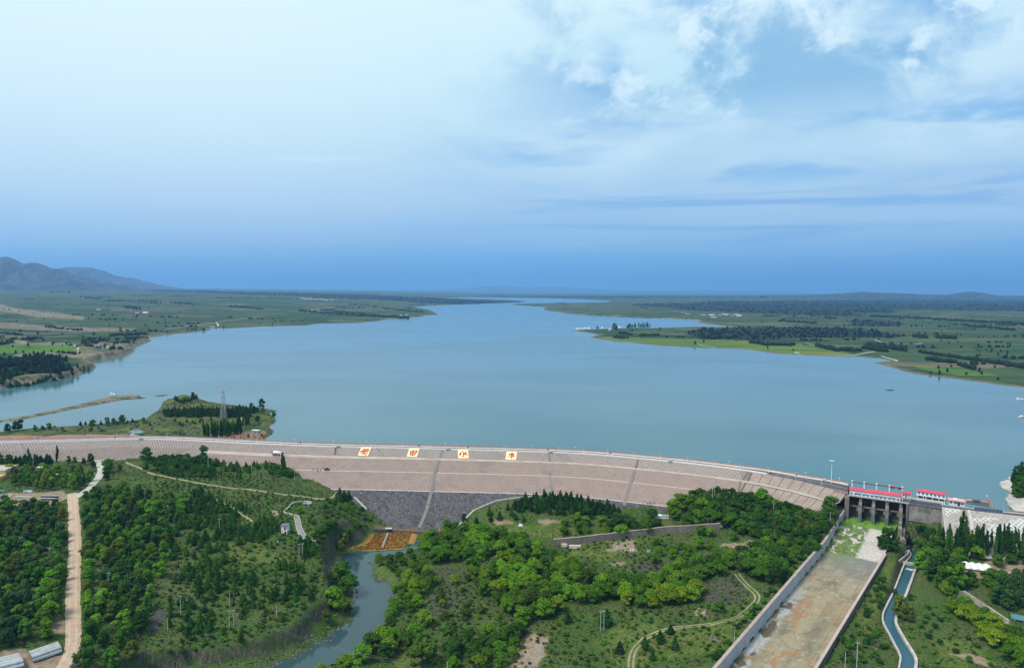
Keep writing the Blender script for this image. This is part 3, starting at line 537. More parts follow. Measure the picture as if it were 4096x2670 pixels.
# ------------------------------------------------------------------ the dam
S_END = CS[-1]
def band(name, o0, o1, m, s0=0.0, s1=None, lift=0.0, parent=None, no=4, step=2.5, wob=0.0, kind=None):
    s1 = S_END if s1 is None else s1; S = np.linspace(s0, s1, max(2, int((s1 - s0) / step))); X = np.zeros((no, len(S))); Y = X.copy(); Z = X.copy()
    for j, s in enumerate(S):
        a = o0(s) if callable(o0) else o0; b = o1(s) if callable(o1) else o1
        for i in range(no): X[i, j], Y[i, j], Z[i, j] = on_dam(s, a + (b - a) * i / (no - 1), lift)
    if wob: Z += wob * fbm(X / 3, Y / 3, 3, 7)
    o = link(name, grid_mesh(name, X, Y, Z, smooth=False), m, parent)
    o.data.flip_normals()
    if kind: o['kind'] = kind
    return o
def slope_material(name, c1, c2, c3, sc=0.12):
    m = bpy.data.materials.new(name); m.use_nodes = True; w = NT(m.node_tree); p = w.n('ShaderNodeBsdfPrincipled'); w.put(w.n('ShaderNodeOutputMaterial').inputs[0], p)
    pos = w.n('ShaderNodeNewGeometry').outputs['Position']
    c = w.mix(w.rng(w.noise(pos, sc, 6, 0.65), 0.35, 0.65), c1, c2); st = w.voro(pos, 1.1, 1); f = w.xyz(st)[0]
    c = w.mix(w.m('MULTIPLY', w.rng(f, 0.2, 1.0), 0.55), c, c3)
    c = w.mix(w.m('MULTIPLY', w.rng(w.noise(pos, 0.06, 4, 0.7), 0.58, 0.74), 0.5), c, (0.17, 0.10, 0.065)); c = w.mix(w.m('MULTIPLY', w.rng(w.noise(pos, 0.22, 5, 0.7), 0.62, 0.70), 0.7), c, tuple(v * 0.45 for v in c2)); c = w.mix(w.m('MULTIPLY', w.rng(w.noise(pos, 0.035, 3, 0.6), 0.42, 0.30), 0.45), c, tuple(v * 0.62 for v in c2))
    w.put(p.inputs['Base Color'], c); p.inputs['Roughness'].default_value = 0.9
    b = w.n('ShaderNodeBump'); b.inputs['Strength'].default_value = 0.7; b.inputs['Distance'].default_value = 0.2; w.put(b.inputs['Height'], w.voro(pos, 1.1, 0)); w.put(p.inputs['Normal'], b); return m
M_UP = slope_material('upper_pitching', (0.209, 0.166, 0.145), (0.163, 0.133, 0.120), (0.259, 0.210, 0.187))
M_LOW = slope_material('lower_pitching', (0.259, 0.190, 0.158), (0.209, 0.156, 0.134), (0.305, 0.227, 0.192))
M_MAS = slope_material('masonry_pitching', (0.280, 0.210, 0.168), (0.213, 0.169, 0.145), (0.346, 0.272, 0.231))
M_ROCK = slope_material('basalt_riprap', (0.072, 0.066, 0.070), (0.052, 0.048, 0.052), (0.135, 0.125, 0.130), 0.4)
M_CONC = mat('pale_concrete', (0.46, 0.43, 0.40), (0.36, 0.335, 0.31), 0.35, 0.85)
M_WHITE = mat('white_paint', (0.74, 0.73, 0.72), (0.64, 0.63, 0.62), 0.5, 0.6)
M_BERM = mat('berm_gravel', (0.42, 0.38, 0.345), (0.36, 0.255, 0.185), 0.09, 0.95)
M_RIB = mat('rib_concrete', (0.52, 0.43, 0.385), (0.41, 0.335, 0.30), 0.6, 0.85)
M_ASPH = mat('asphalt', (0.085, 0.085, 0.092), (0.062, 0.062, 0.068), 0.15, 0.9)
M_CREAM = mat('cream_parapet', (0.64, 0.565, 0.50), (0.53, 0.47, 0.42), 0.2, 0.8)
M_COPE = mat('red_coping', (0.34, 0.15, 0.12), (0.26, 0.12, 0.10), 0.3, 0.8)
dam = thing('dam', 'long earth dam with stone lattice slopes and a dark rock toe', 'dam')
bw = berm_w; IN = lambda f: (lambda s: f(s))
band('upper_slope', 0.0, 10.0, M_UP, 0, S_MAS, parent=dam)
band('berm', 10.0, lambda s: 10 + bw(s), M_BERM, crest_s(850), None, lift=0.02, parent=dam, wob=0.12, no=5); band('upper_slope', 10.0, lambda s: 10 + bw(s), M_UP, 0, crest_s(850), parent=dam)
band('middle_slope', lambda s: 10 + bw(s), lambda s: 24.6 + bw(s), M_LOW, crest_s(850), S_MAS, parent=dam); band('upper_slope', lambda s: 10 + bw(s), lambda s: 24.6 + bw(s), M_UP, 0, crest_s(850), parent=dam)
band('ledge', lambda s: 24.6 + bw(s), lambda s: 26.0 + bw(s), M_RIB, 0, S_MAS, 0.06, parent=dam, no=2)
band('lower_slope', lambda s: 26.0 + bw(s), lambda s: 45.5 + bw(s), M_LOW, 0, S_MAS, parent=dam)
band('ledge', lambda s: 45.5 + bw(s), lambda s: 47.0 + bw(s), M_RIB, 0, S_MAS, 0.06, parent=dam, no=2)
band('masonry_base', 0.0, lambda s: 33.5 + bw(s), mat('joint_backing', (0.12, 0.10, 0.09)), S_MAS, None, -0.22, parent=dam, no=30)  # dark backing sheet, seen through the recessed joints between slope panels
# crown of the embankment and its upstream face
def up_band(name, o0, z0, o1, z1, m, parent):
    P0, P1 = CREST + CN * o0, CREST + CN * o1; X = np.stack([P0[:, 0], P1[:, 0]]); Y = np.stack([P0[:, 1], P1[:, 1]]); Z = np.stack([np.full(len(CREST), z0), np.full(len(CREST), z1)])
    return link(name, grid_mesh(name, X, Y, Z, smooth=False), m, parent)
up_band('upstream_slope', -8.0, 5.9, -24.0, -6.0, M_CONC, dam)
# rock toe with loose boulders on it
band('rock_toe', lambda s: 47.0 + bw(s), lambda s: 98.0 + bw(s), M_ROCK, crest_s(1250), crest_s(3100), 0.0, parent=dam, no=60, wob=0.5, step=1.2)
def chunk(v, f, p, r, sq=0.7):
    b = len(v); k = 7
    for i in range(5):
        a = 2 * math.pi * i / 5 + rng.random(); v.append((p[0] + r * math.cos(a) * rng.uniform(.7, 1.1), p[1] + r * math.sin(a) * rng.uniform(.7, 1.1), p[2] + r * rng.uniform(-.2, .25)))
    v.append((p[0], p[1], p[2] + r * sq)); v.append((p[0], p[1], p[2] - r * 0.5))
    for i in range(5): f.append((b + i, b + (i + 1) % 5, b + 5)); f.append((b + (i + 1) % 5, b + i, b + 6))
v, f = [], []
for _ in range(5200):
    s = rng.uniform(crest_s(1300), crest_s(2950)); chunk(v, f, on_dam(s, 47.6 + bw(s) + 36 * rng.random(), 0.1), rng.uniform(0.22, 0.62))
o = link('boulders', raw_mesh(bpy.data.meshes.new('boulders'), v, f), M_ROCK, dam); o['kind'] = 'stuff'
v, f = [], []
for _ in range(170):
    s = rng.uniform(crest_s(1400), crest_s(2700)); chunk(v, f, on_dam(s, 48 + bw(s) + 34 * rng.random(), 0.15), rng.uniform(0.25, 0.6))
o = link('pale_stones', raw_mesh(bpy.data.meshes.new('pale_stones'), v, f), M_CONC, dam); o['kind'] = 'stuff'
# concrete lattice ribs on the three pitched slopes, too fine to pick apart one by one
mb = MB()
def ribs(o0, o1, pitch, s0, s1, run, gapf):
    n = int((s1 - s0) / pitch)
    for i in range(n):
        s = s0 + i * pitch
        for d in (-1, 1):
            a0, a1 = (s, s + d * run)
            if not (s0 <= a1 <= s1): continue
            if gapf(s): continue
            k = 2 if o1 - o0 > 11 else 1
            for q in range(k):
                u, w_ = q / k, (q + 1) / k
                A = on_dam(a0 + (a1 - a0) * u, o0 + (o1 - o0) * u, 0.06); B = on_dam(a0 + (a1 - a0) * w_, o0 + (o1 - o0) * w_, 0.06); mb.bar(A, B, 0.28, 0.28)
ribs(0.3, 9.8, 2.35, 30, S_MAS - 1, 8.0, lambda s: rng.random() < 0.03)
o = mb.build('lattice_ribs', M_RIB, dam); o['kind'] = 'stuff'
mb = MB()
class _B: pass
def ribs2(o0, o1):
    n = int((S_MAS - 40) / 2.5)
    for i in range(n):
        s = 40 + i * 2.5
        for d in (-1, 1):
            a1 = s + d * (o1(s) - o0(s)) * 0.8
            if not (20 < a1 < S_MAS - 1) or rng.random() < 0.04: continue
            p = [on_dam(s + (a1 - s) * u, o0(s) + (o1(s) - o0(s)) * u, 0.05) for u in (0, .5, 1)]
            mb.bar(p[0], p[1], 0.26, 0.26); mb.bar(p[1], p[2], 0.26, 0.26)
ribs2(lambda s: 10.2 + bw(s), lambda s: 24.5 + bw(s)); ribs2(lambda s: 26.2 + bw(s), lambda s: 45.3 + bw(s))
o = mb.build('lattice_ribs', mat('rib_pink', (0.39, 0.29, 0.255), (0.31, 0.235, 0.21), 0.5), dam); o['kind'] = 'stuff'
# masonry slabs near the gate house: each panel is a part
def so_px(px, py): p = at_dam(px, py); return dam_so(p[0], p[1])
def panel(s0, s1, o0, o1, g=0.18):
    m_ = MB(); q = []
    for (s, o_) in ((s0 + g, o0 + g), (s1 - g, o0 + g), (s1 - g, o1 - g), (s0 + g, o1 - g)): q.append(on_dam(s, o_, 0.0))
    m_.hexa([p - Vector((0, 0, 0.35)) for p in q], [p + Vector((0, 0, rng.uniform(0.0, 0.07))) for p in q]); m_.build('slope_panel', M_MAS, dam)
for o0, o1, n in ((0.0, 10.0, 9), (10.0 + 4.4, 24.4, 11), (24.4, 36.0, 11)):
    ed = np.linspace(S_MAS + 1.2, S_END - 0.3, n + 1)
    for a, b in zip(ed[:-1], ed[1:]): panel(a, b, o0, o1)
# stairways and drain chutes down the face
def chute(pts, wd, m, name='stairway', kerb=True):
    P = [on_dam(*so_px(*q), 0.0) for q in pts]; root = None
    sd = (P[-1] - P[0]).cross(Vector((0, 0, 1))).normalized()
    b = MB()
    for p, q in zip(P[:-1], P[1:]):
        n = max(1, int((q - p).length / 1.2)); up = Vector((0, 0, 0.16))
        for i in range(n): b.bar(p + (q - p) * (i / n) + up, p + (q - p) * ((i + 0.93) / n) + up, wd, 0.3)
    root = b.build(name, m, dam)
    if kerb:
        for e in (-1, 1):
            k = MB()
            for p, q in zip(P[:-1], P[1:]): k.bar(p + sd * e * (wd / 2 + .13) + Vector((0, 0, .22)), q + sd * e * (wd / 2 + .13) + Vector((0, 0, .22)), 0.24, 0.35)
            k.build('stair_kerb', mat('stair_kerb', (0.30, 0.265, 0.24), (0.22, .195, .18), .5), root)
chute([(1773, 1799), (1766, 1829)], 1.5, mat('worn_steps', (0.20, 0.18, 0.165))); chute([(1757, 1840), (1741, 1893), (1721, 1966), (1700, 2040), (1679, 2110)], 1.7, mat('worn_steps', (0.20, 0.18, 0.165)))
chute([(2197, 1810), (2199, 1843), (2201, 1894), (2203, 1964), (2204, 1982)], 1.8, mat('worn_steps', (0.2, .18, .165)))
chute([(2551, 1836), (2543, 1872)], 1.1, mat('drain_brown', (0.185, 0.135, 0.115)), kerb=False); chute([(2537, 1880), (2520, 1930), (2501, 1998), (2497, 2020)], 1.6, mat('worn_steps', (0.2, .18, .165)))
chute([(2992, 1886), (2974, 1918)], 1.3, mat('drain_brown', (0.185, 0.135, 0.115)), kerb=False); chute([(2966, 1927), (2952, 1962)], 1.3, mat('drain_brown', (0.185, 0.135, 0.115)), kerb=False); chute([(1347, 1790), (1338, 1818)], 1.2, mat('dark_drain', (0.10, .09, .085)), kerb=False)
# pale kerb along both edges of the rock toe
for pts in ([(1415, 1990), (1422, 1996), (1470, 2047), (1519, 2099)], [(1822, 2113), (1850, 2088), (1890, 2043), (1987, 2005), (2080, 1990), (2150, 1984)], [(2270, 1993), (2300, 1999), (2330, 2003)]):
    k = MB(); P = [on_dam(*so_px(*q), 0.35) for q in pts]
    for p, q in zip(P[:-1], P[1:]): k.bar(p, q + (q - p).normalized() * .2, 1.0, 0.9)
    k.build('toe_kerb', M_CONC, dam)
k = MB(); P = [Vector(ground(*q)) + Vector((0, 0, .3)) for q in [(1490, 2121), (1560, 2126), (1700, 2133), (1800, 2136)]]
for p, q in zip(P[:-1], P[1:]): k.bar(p, q, 1.0, 2.2)
tag(k.build('wall', mat('dark_stone', (0.13, 0.115, 0.10), (0.09, 0.08, 0.07), 0.6)), 'low dark stone wall across the foot of the rock toe', 'wall')

# crest road, its white kerb and the cream parapet over the water
S_W = crest_s(2980)
up_pts = [CREST[i] - CN[i] * 8.0 for i in range(0, len(CREST), 3) if CS[i] < S_W] + list(poly([(3040, 1876.5), (3110, 1887.5), (3184, 1900.5), (3250, 1912), (3315, 1922), (3360, 1930), (3397, 1938)], ZC))
UPL = resample(np.array(up_pts), 3.0); DNL = resample(CREST, 3.0); n = max(len(UPL), len(DNL))
rs = lambda V: np.stack([np.interp(np.linspace(0, 1, n), np.linspace(0, 1, len(V)), V[:, k]) for k in (0, 1)], 1)
A, B = rs(DNL), rs(UPL)
tag(link('crest_road', grid_mesh('crest_road', np.stack([A[:, 0], B[:, 0]]), np.stack([A[:, 1], B[:, 1]]), np.full((2, n), ZC), smooth=False), M_ASPH), kind='structure')['label'] = 'grey asphalt road along the crest of the dam'
def wall_line(name, V, z0, z1, th, m, label, cat, cap=None, ch=0.15, cw=0.12, parent=None):
    t = np.gradient(V, axis=0); t /= np.hypot(*t.T)[:, None]; nn = np.stack([t[:, 1], -t[:, 0]], 1) * th / 2
    z0 = np.broadcast_to(z0, len(V)); z1 = np.broadcast_to(z1, len(V)); b = MB()
    for i in range(len(V) - 1):
        a, c = V[i], V[i + 1]; f_ = lambda p, q, z: (p[0] + q[0], p[1] + q[1], z)
        b.hexa([f_(a, nn[i], z0[i]), f_(c, nn[i + 1], z0[i + 1]), f_(c, -nn[i + 1], z0[i + 1]), f_(a, -nn[i], z0[i])], [f_(a, nn[i], z1[i]), f_(c, nn[i + 1], z1[i + 1]), f_(c, -nn[i + 1], z1[i + 1]), f_(a, -nn[i], z1[i])])
    o = b.build(name, m, parent)
    if label: tag(o, label, cat)
    if cap is not None:
        b = MB(); nn = nn * (1 + cw * 2 / th)
        for i in range(len(V) - 1):
            a, c = V[i], V[i + 1]
            b.hexa([(a[0] + nn[i][0], a[1] + nn[i][1], z1[i] + .003), (c[0] + nn[i + 1][0], c[1] + nn[i + 1][1], z1[i + 1] + .003), (c[0] - nn[i + 1][0], c[1] - nn[i + 1][1], z1[i + 1] + .003), (a[0] - nn[i][0], a[1] - nn[i][1], z1[i] + .003)],
                   [(a[0] + nn[i][0], a[1] + nn[i][1], z1[i] + ch), (c[0] + nn[i + 1][0], c[1] + nn[i + 1][1], z1[i + 1] + ch), (c[0] - nn[i + 1][0], c[1] - nn[i + 1][1], z1[i + 1] + ch), (a[0] - nn[i][0], a[1] - nn[i][1], z1[i] + ch)])
        b.build('coping', cap, o)
    return o
pv_ = resample(UPL, 6.0)
wall_line('parapet_wall', pv_, 5.7, 7.15, 0.45, M_CREAM, 'long cream parapet wall with red coping between crest road and water', 'wall', M_COPE, 0.28, 0.25)
wk = resample(CREST[CS < S_MAS + 12] - CN[CS < S_MAS + 12] * 0.1, 5.0)
wall_line('kerb_wall', wk, 5.6, 6.75, 0.8, M_WHITE, 'low white kerb wall along the downstream edge of the crest road', 'kerb')
wk = resample(CREST[CS > S_MAS + 13] - CN[CS > S_MAS + 13] * 0.1, 4.0)
wall_line('kerb_wall', wk, 5.6, 6.35, 0.5, mat('dark_kerb', (0.12, 0.12, 0.12)), 'low dark kerb beside the wide end of the crest road', 'kerb')
_pi, _po = UPL + normals(UPL) * 0.25, UPL + normals(UPL) * 1.9
tag(link('pavement', grid_mesh('pavement', np.stack([_po[:, 0], _po[:, 0], _pi[:, 0]]), np.stack([_po[:, 1], _po[:, 1], _pi[:, 1]]), np.stack([np.full(len(UPL), ZC), np.full(len(UPL), ZC + .14), np.full(len(UPL), ZC + .14)]), smooth=False), M_CREAM), kind='structure')['label'] = 'cream pavement along the parapet of the crest road'
M_LINE = mat('road_paint', (0.6, 0.6, 0.56), (0.45, 0.45, 0.42), 1.0)
def road_line(pts, wd, name='lane_line', dash=None):
    V = resample(np.array(pts), dash or 3.0); t = np.gradient(V, axis=0); t /= np.hypot(*t.T)[:, None]; nn = np.stack([t[:, 1], -t[:, 0]], 1) * wd / 2; b = MB()
    for i in range(0, len(V) - 1, 2 if dash else 1):
        b.add([(*(V[i] + nn[i]), ZC + .006), (*(V[i + 1] + nn[i + 1]), ZC + .006), (*(V[i + 1] - nn[i + 1]), ZC + .006), (*(V[i] - nn[i]), ZC + .006)], [(3, 2, 1, 0)])
    tag(b.build(name, M_LINE), kind='structure')
road_line(poly([(3090, 1893), (3180, 1906), (3260, 1923), (3330, 1938), (3392, 1955)], ZC), 0.35)
road_line(poly([(3090, 1897), (3180, 1911), (3260, 1930), (3330, 1947)], ZC), 0.25, dash=4.0)

# ------------------------------------------------------------------ the spillway gates
GU = (GATE1 - GATE0) / np.hypot(*(GATE1 - GATE0)); GRZ = math.atan2(GU[1], GU[0]); GL = float(np.hypot(*(GATE1 - GATE0)))
GLOC = (GATE0[0], GATE0[1], 0.0)
def gpt(x, y): return GATE0 + GU * x + np.array([-GU[1], GU[0]]) * y     # local x along the gates, y upstream
M_OLD = mat('weathered_concrete', (0.235, 0.205, 0.180), (0.125, 0.110, 0.098), 0.35, 0.9)
M_WET = mat('wet_concrete', (0.105, 0.125, 0.140), (0.080, 0.095, 0.105), 0.4, 0.7)
M_GATE = mat('gate_steel', (0.050, 0.052, 0.055), (0.032, 0.033, 0.035), 0.6, 0.6)
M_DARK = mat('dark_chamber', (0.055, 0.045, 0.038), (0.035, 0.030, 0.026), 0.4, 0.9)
M_HOUSE = mat('house_white', (0.66, 0.72, 0.78), (0.60, 0.66, 0.72), 0.3, 0.6)
M_RED = mat('red_roof', (0.56, 0.055, 0.085), (0.47, 0.045, 0.07), 0.4, 0.55)
M_WIN = mat('window_glass', (0.016, 0.020, 0.038), (0.012, 0.015, 0.03), 1.0, 0.15, spec=0.6)
sp = thing('spillway_gates', 'concrete spillway with four dark steel gates between tall piers', 'spillway', GLOC, GRZ)
PIX = [6.2, 13.3, 20.5, 27.7]; ED = [0.0] + PIX
MB().box(-1.2, 31.9, -0.35, 9.0, 4.25, 5.0).build('deck', M_OLD, sp)
MB().box(-1.4, 32.0, -0.75, -0.36, 4.55, 5.12).build('deck_edge', M_CONC, sp)
for i, x in enumerate(PIX):
    MB().box(x - .75, x + .75, 0.1, 7.0, 1.3, 4.247).box(x - .8, x + .8, -0.2, 7.0, -9.3, 1.297).build('column', M_OLD, sp)
    p = MB().ext([(-0.203, -4.6), (-0.203, 1.6), (-5.6, 1.2), (-5.6, -4.6)], x - .92, x + .92).build('pier', M_OLD, sp)
    MB().ext([(-0.203, -9.4), (-0.203, -4.603), (-5.62, -4.603), (-6.1, -9.4)], x - .95, x + .95).build('pier_base', M_WET, p)
    for e in (-1, 1): MB().box(x + e * 1.45 - .5, x + e * 1.45 + .5, -2.6, -1.4, -3.6, -1.9).build('bracket', M_OLD, p)
MB().box(-2.4, 0.0, -3.0, 8.0, -9.3, 4.2).build('abutment', M_OLD, sp)
MB().box(30.4, 31.4, -1.0, 8.0, -9.3, 4.2).build('abutment', M_OLD, sp)
for i, (a, b) in enumerate(zip(ED, PIX)):
    a += 0.85 if i else 0.0; b -= .85
    g = MB().box(a, b, 3.0, 3.4, -9.3, -2.4).build('gate', M_GATE, sp)
    for z in (-8.6, -7.2, -5.8, -4.4, -3.0): MB().box(a + .02, b - .02, 2.7, 2.997, z - .12, z + .12).build('gate_beam', mat('gate_beam_steel', (0.085, .086, .09)), g)
    for k in range(1, 6): xx = a + (b - a) * k / 6; MB().box(xx - .09, xx + .09, 2.8, 2.997, -9.2, -2.5).build('gate_rib', M_GATE, g)
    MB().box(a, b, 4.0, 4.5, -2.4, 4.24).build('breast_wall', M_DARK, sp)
    MB().box(a, b, 1.2, 2.2, -2.3, -1.5).build('cross_beam', M_OLD, sp)
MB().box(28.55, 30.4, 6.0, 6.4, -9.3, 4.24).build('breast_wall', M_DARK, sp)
# gate house
gh = thing('gate_house', 'long white gate house with pink-red roof and blue slogan lettering over the gates', 'building', (*gpt(0.0, 0.25), 5.02), GRZ)
HL, HD, HH = 27.3, 5.6, 3.1
MB().box(0, HL, 0, HD, 0, HH).build('wall', M_HOUSE, gh)
def gable(L, D, z, rise, ov, m, parent, ribs_=0):
    r = MB().ext([(-ov, z - .05), (D / 2, z + rise), (D + ov, z - .05), (D + ov, z + .12), (D / 2, z + rise + .17), (-ov, z + .12)], -ov, L + ov).build('roof', m, parent)
    if ribs_:
        b = MB()
        for i in range(ribs_ + 1):
            x = -ov + (L + 2 * ov) * i / ribs_
            b.bar((x, -ov, z + .14), (x, D / 2, z + rise + .19), .10, .06)
        o = b.build('roof_ribs', mat('red_roof_pale', (0.62, 0.16, 0.19)), r); o['kind'] = 'stuff'
    return r
gable(HL, HD, HH, 1.05, 0.45, M_RED, gh, 44)
def window(x, z, w, h, parent, y=0.0, bars=True):
    f_ = MB().box(x - w / 2, x + w / 2, y - .05, y + .0, z, z + h).build('window', M_WIN, parent)
    if bars:
        MB().box(x - .05, x + .05, y - .09, y - .052, z + .02, z + h - .02).build('mullion', M_WHITE, f_)
        MB().box(x - w / 2 - .08, x + w / 2 + .08, y - .14, y - .052, z - .12, z - .003).build('sill', M_WHITE, f_)
    return f_
wx = [(q - 210) / (1360 - 210) * HL for q in (255, 347, 440, 537, 632, 725, 826, 927, 1020, 1117, 1217, 1315)]
for x in wx: window(x, 0.45, 1.05, 1.2, gh)
def glyphs(text, name, size, m, parent, fn):
    for i, chx in enumerate(text):
        cu = bpy.data.curves.new('glyph', 'FONT'); cu.body = chx; cu.size = size; cu.extrude = 0.02; cu.align_x = 'CENTER'; cu.align_y = 'CENTER'; cu.offset = 0.02; cu.resolution_u = 2
        t_ = bpy.data.objects.new('glyph', cu); me = bpy.data.meshes.new_from_object(t_); bpy.data.objects.remove(t_); bpy.data.curves.remove(cu)
        o = link(name, me, m, parent); o.location, o.rotation_euler = fn(i)
tx = [(q - 210) / (1360 - 210) * HL for q in (393, 488, 583, 680, 777, 875, 972, 1068, 1167, 1265)]
glyphs('绿水青山就是金山银山', 'letter', 1.15, mat('blue_lettering', (0.05, 0.035, 0.13)), gh, lambda i: ((tx[i], -0.03, 1.25), (math.pi / 2, 0, 0)))
# little stair house on posts at the end of the gate house
sh = thing('stair_house', 'small white house with red roof standing on white posts beside the gate house', 'building', (*gpt(28.0, 0.5), 5.02), GRZ)
for x in (0.3, 4.2):
    for y in (0.2, 3.8): MB().box(x - .16, x + .16, y - .16, y + .16, 0, 2.7).build('post', M_WHITE, sh)
MB().box(-.2, 4.7, -.2, 4.2, 2.7, 2.95).build('floor_slab', M_CONC, sh)
MB().box(0, 4.5, 0, 4.0, 2.953, 5.2).build('wall', M_HOUSE, sh); gable(4.5, 4.0, 5.2, .8, .4, M_RED, sh)
window(.8, 3.7, .9, 1.0, sh); window(3.5, 3.7, .9, 1.0, sh); MB().box(1.75, 2.5, -.05, 0, 2.96, 4.9).build('door', M_WIN, sh)
for x in (0.35, 1.4, 2.5, 3.6, 4.15): MB().bar((x, -.1, 0), (x, -.1, 1.0), .05, .05).build('rail_post', M_WHITE, sh)
MB().bar((0.3, -.1, 1.0), (4.2, -.1, 1.0), .06, .06).build('rail', M_WHITE, sh)
# hoist rail upstream of the gate house
hr = thing('hoist_rail', 'overhead hoist beam on five white posts behind the gate house', 'hoist', (*gpt(0, 9.4), 0), GRZ)
for x in (0.9, 7.6, 14.4, 21.3, 28.2): MB().box(x - .3, x + .3, -.3, .3, 2.0, 10.7).build('post', M_WHITE, hr); MB().box(x - .42, x + .42, -.42, .42, 11.25, 12.0).build('post_cap', M_WHITE, hr)
MB().box(0.5, 28.8, -.22, .22, 10.703, 11.24).build('beam', mat('beam_brown', (0.10, 0.095, 0.075)), hr)
for x in (23.0, 26.8):
    h_ = MB().box(x - 1.0, x + 1.0, -.5, .5, 10.2, 10.7).box(x - 1.05, x + 1.05, -.6, -.23, 10.75, 11.2).build('hoist', M_GATE, hr)
    MB().box(x - 1.1, x + 1.1, -.7, .7, 11.26, 11.5).build('hoist_cover', M_RED, h_)
    for e in (-.6, .6): MB().bar((x + e, 0, 10.2), (x + e, 0, 8.6), .08, .08).build('hook_rod', M_GATE, h_)
tag(MB().box(-.2, .2, -6.5, 4.5, 4.9, 9.6).build('screen_wall', mat('dark_screen', (0.055, 0.065, 0.075)), None, (*gpt(-0.9, 6.8), 0), GRZ), 'dark upright screen wall at the gate house end of the crest road', 'wall')
# bridge and blank wall to the right of the gates
R0_, R1_ = gpt(31.9, 0), CREST_R[0]
bl = float(np.hypot(*(R1_ - R0_))); brz = math.atan2(*(R1_ - R0_)[::-1])
bw_ = thing('retaining_wall', 'tall stained concrete wall between the gates and the lattice slope', 'wall', (*R0_, 0), brz)
MB().box(-.4, bl + .3, 0.1, 3.0, -8, 4.4).build('face', mat('stained_concrete', (0.30, 0.28, 0.265), (0.115, 0.105, 0.095), 0.16, 0.9), bw_)
MB().box(-.4, bl + .3, -.35, 9, 4.403, 5.2).build('deck', M_OLD, bw_)
for x in (5.2, 10.6): MB().box(x - .4, x + .4, -.12, .097, 1.2, 4.4).build('buttress', M_OLD, bw_)
MB().box(-.4, bl, -.5, .097, -5.6, -5.0).build('ledge', M_OLD, bw_)
tag(MB().box(0, bl, 0, 9.0, 5.203, 5.26).build('bridge_road', M_ASPH, None, (*R0_, 0), brz), kind='structure')
M_BLUE = mat('blue_screen', (0.065, 0.085, 0.165), (0.10, 0.115, 0.17), 0.8, 0.7)
fs = thing('screen_fence', 'dark blue panel fence along the bridge beside the gates', 'fence', (*R0_, 5.2), brz)
for i in range(9): MB().box(i * bl / 9 + .04, (i + 1) * bl / 9 - .04, -.1, -.04, .1, 1.25).build('panel', M_BLUE, fs); MB().box(i * bl / 9 - .05, i * bl / 9 + .04, -.12, 0, 0, 1.35).build('post', M_GATE, fs)
tag(MB().box(-2, bl + 1, 8.0, 8.4, 5.0, 6.4).build('parapet_wall', M_CREAM, None, (*R0_, 0), brz), 'short cream parapet below the pier house beside the bridge', 'wall')
# second building on posts over the water
def at_px(px, py, z): return at(px, py, z)
b0, b1 = at(3668, 1990, 5.5), at(3781, 2008, 5.5); L2 = float(np.hypot(*(b1 - b0)[:2])); rz2 = math.atan2((b1 - b0)[1], (b1 - b0)[0])
ph = thing('pier_house', 'white house with seven windows and red roof raised on white posts over the water', 'building', (b0[0], b0[1], 5.2), rz2)
for x in (.5, L2 * .22, L2 * .31, L2 * .55, L2 * .77, L2 - .4):
    for y in (.3, 3.9): MB().box(x - .2, x + .2, y - .2, y + .2, -8, 2.0).build('post', M_WHITE, ph)
MB().box(-.4, L2 + .3, -.2, 4.6, 2.0, 2.4).build('floor_slab', M_WHITE, ph)
MB().box(-.2, L2 + .1, 3.5, 3.7, -.2, 2.0).build('back_wall', M_OLD, ph)
MB().box(-.2, L2, 0, 4.4, 2.403, 4.5).build('wall', M_HOUSE, ph); gable(L2 - .2, 4.4, 4.5, .85, .4, M_RED, ph, 26)
for i in range(7): window(.9 + i * (L2 - 1.9) / 6, 2.95, .95, 1.15, ph)
# third: flat house by the road with a pink roof
c0, c1 = at(3796, 2017, 5.2), at(3859, 2025, 5.2); L3 = float(np.hypot(*(c1 - c0)[:2])); rz3 = math.atan2((c1 - c0)[1], (c1 - c0)[0])
gd = thing('guard_house', 'single storey white house with pale pink flat roof and red fascia beside the road', 'building', (c0[0], c0[1], 5.2), rz3)
MB().box(0, L3, 0, 4.6, 0, 2.6).build('wall', M_HOUSE, gd)
MB().box(-.6, L3 + .4, -.9, 5.0, 2.603, 2.85).build('fascia', M_RED, gd); MB().box(-.5, L3 + .3, -.8, 4.9, 2.853, 3.05).build('roof', mat('pink_roof', (0.66, 0.40, 0.36)), gd)
MB().box(L3 * .3, L3 * .55, 2.2, 3.8, 3.053, 3.5).build('roof_tank', M_WHITE, gd)
for x, w_ in ((.9, .9), (3.2, 1.1)): window(x, 1.0, w_, 1.2, gd)
window(L3 - 1.3, 1.0, 1.5, .8, gd); MB().box(L3 * .55 - .1, L3 * .55 + 1.1, -.05, 0, 0, 2.0).build('door', M_WIN, gd)
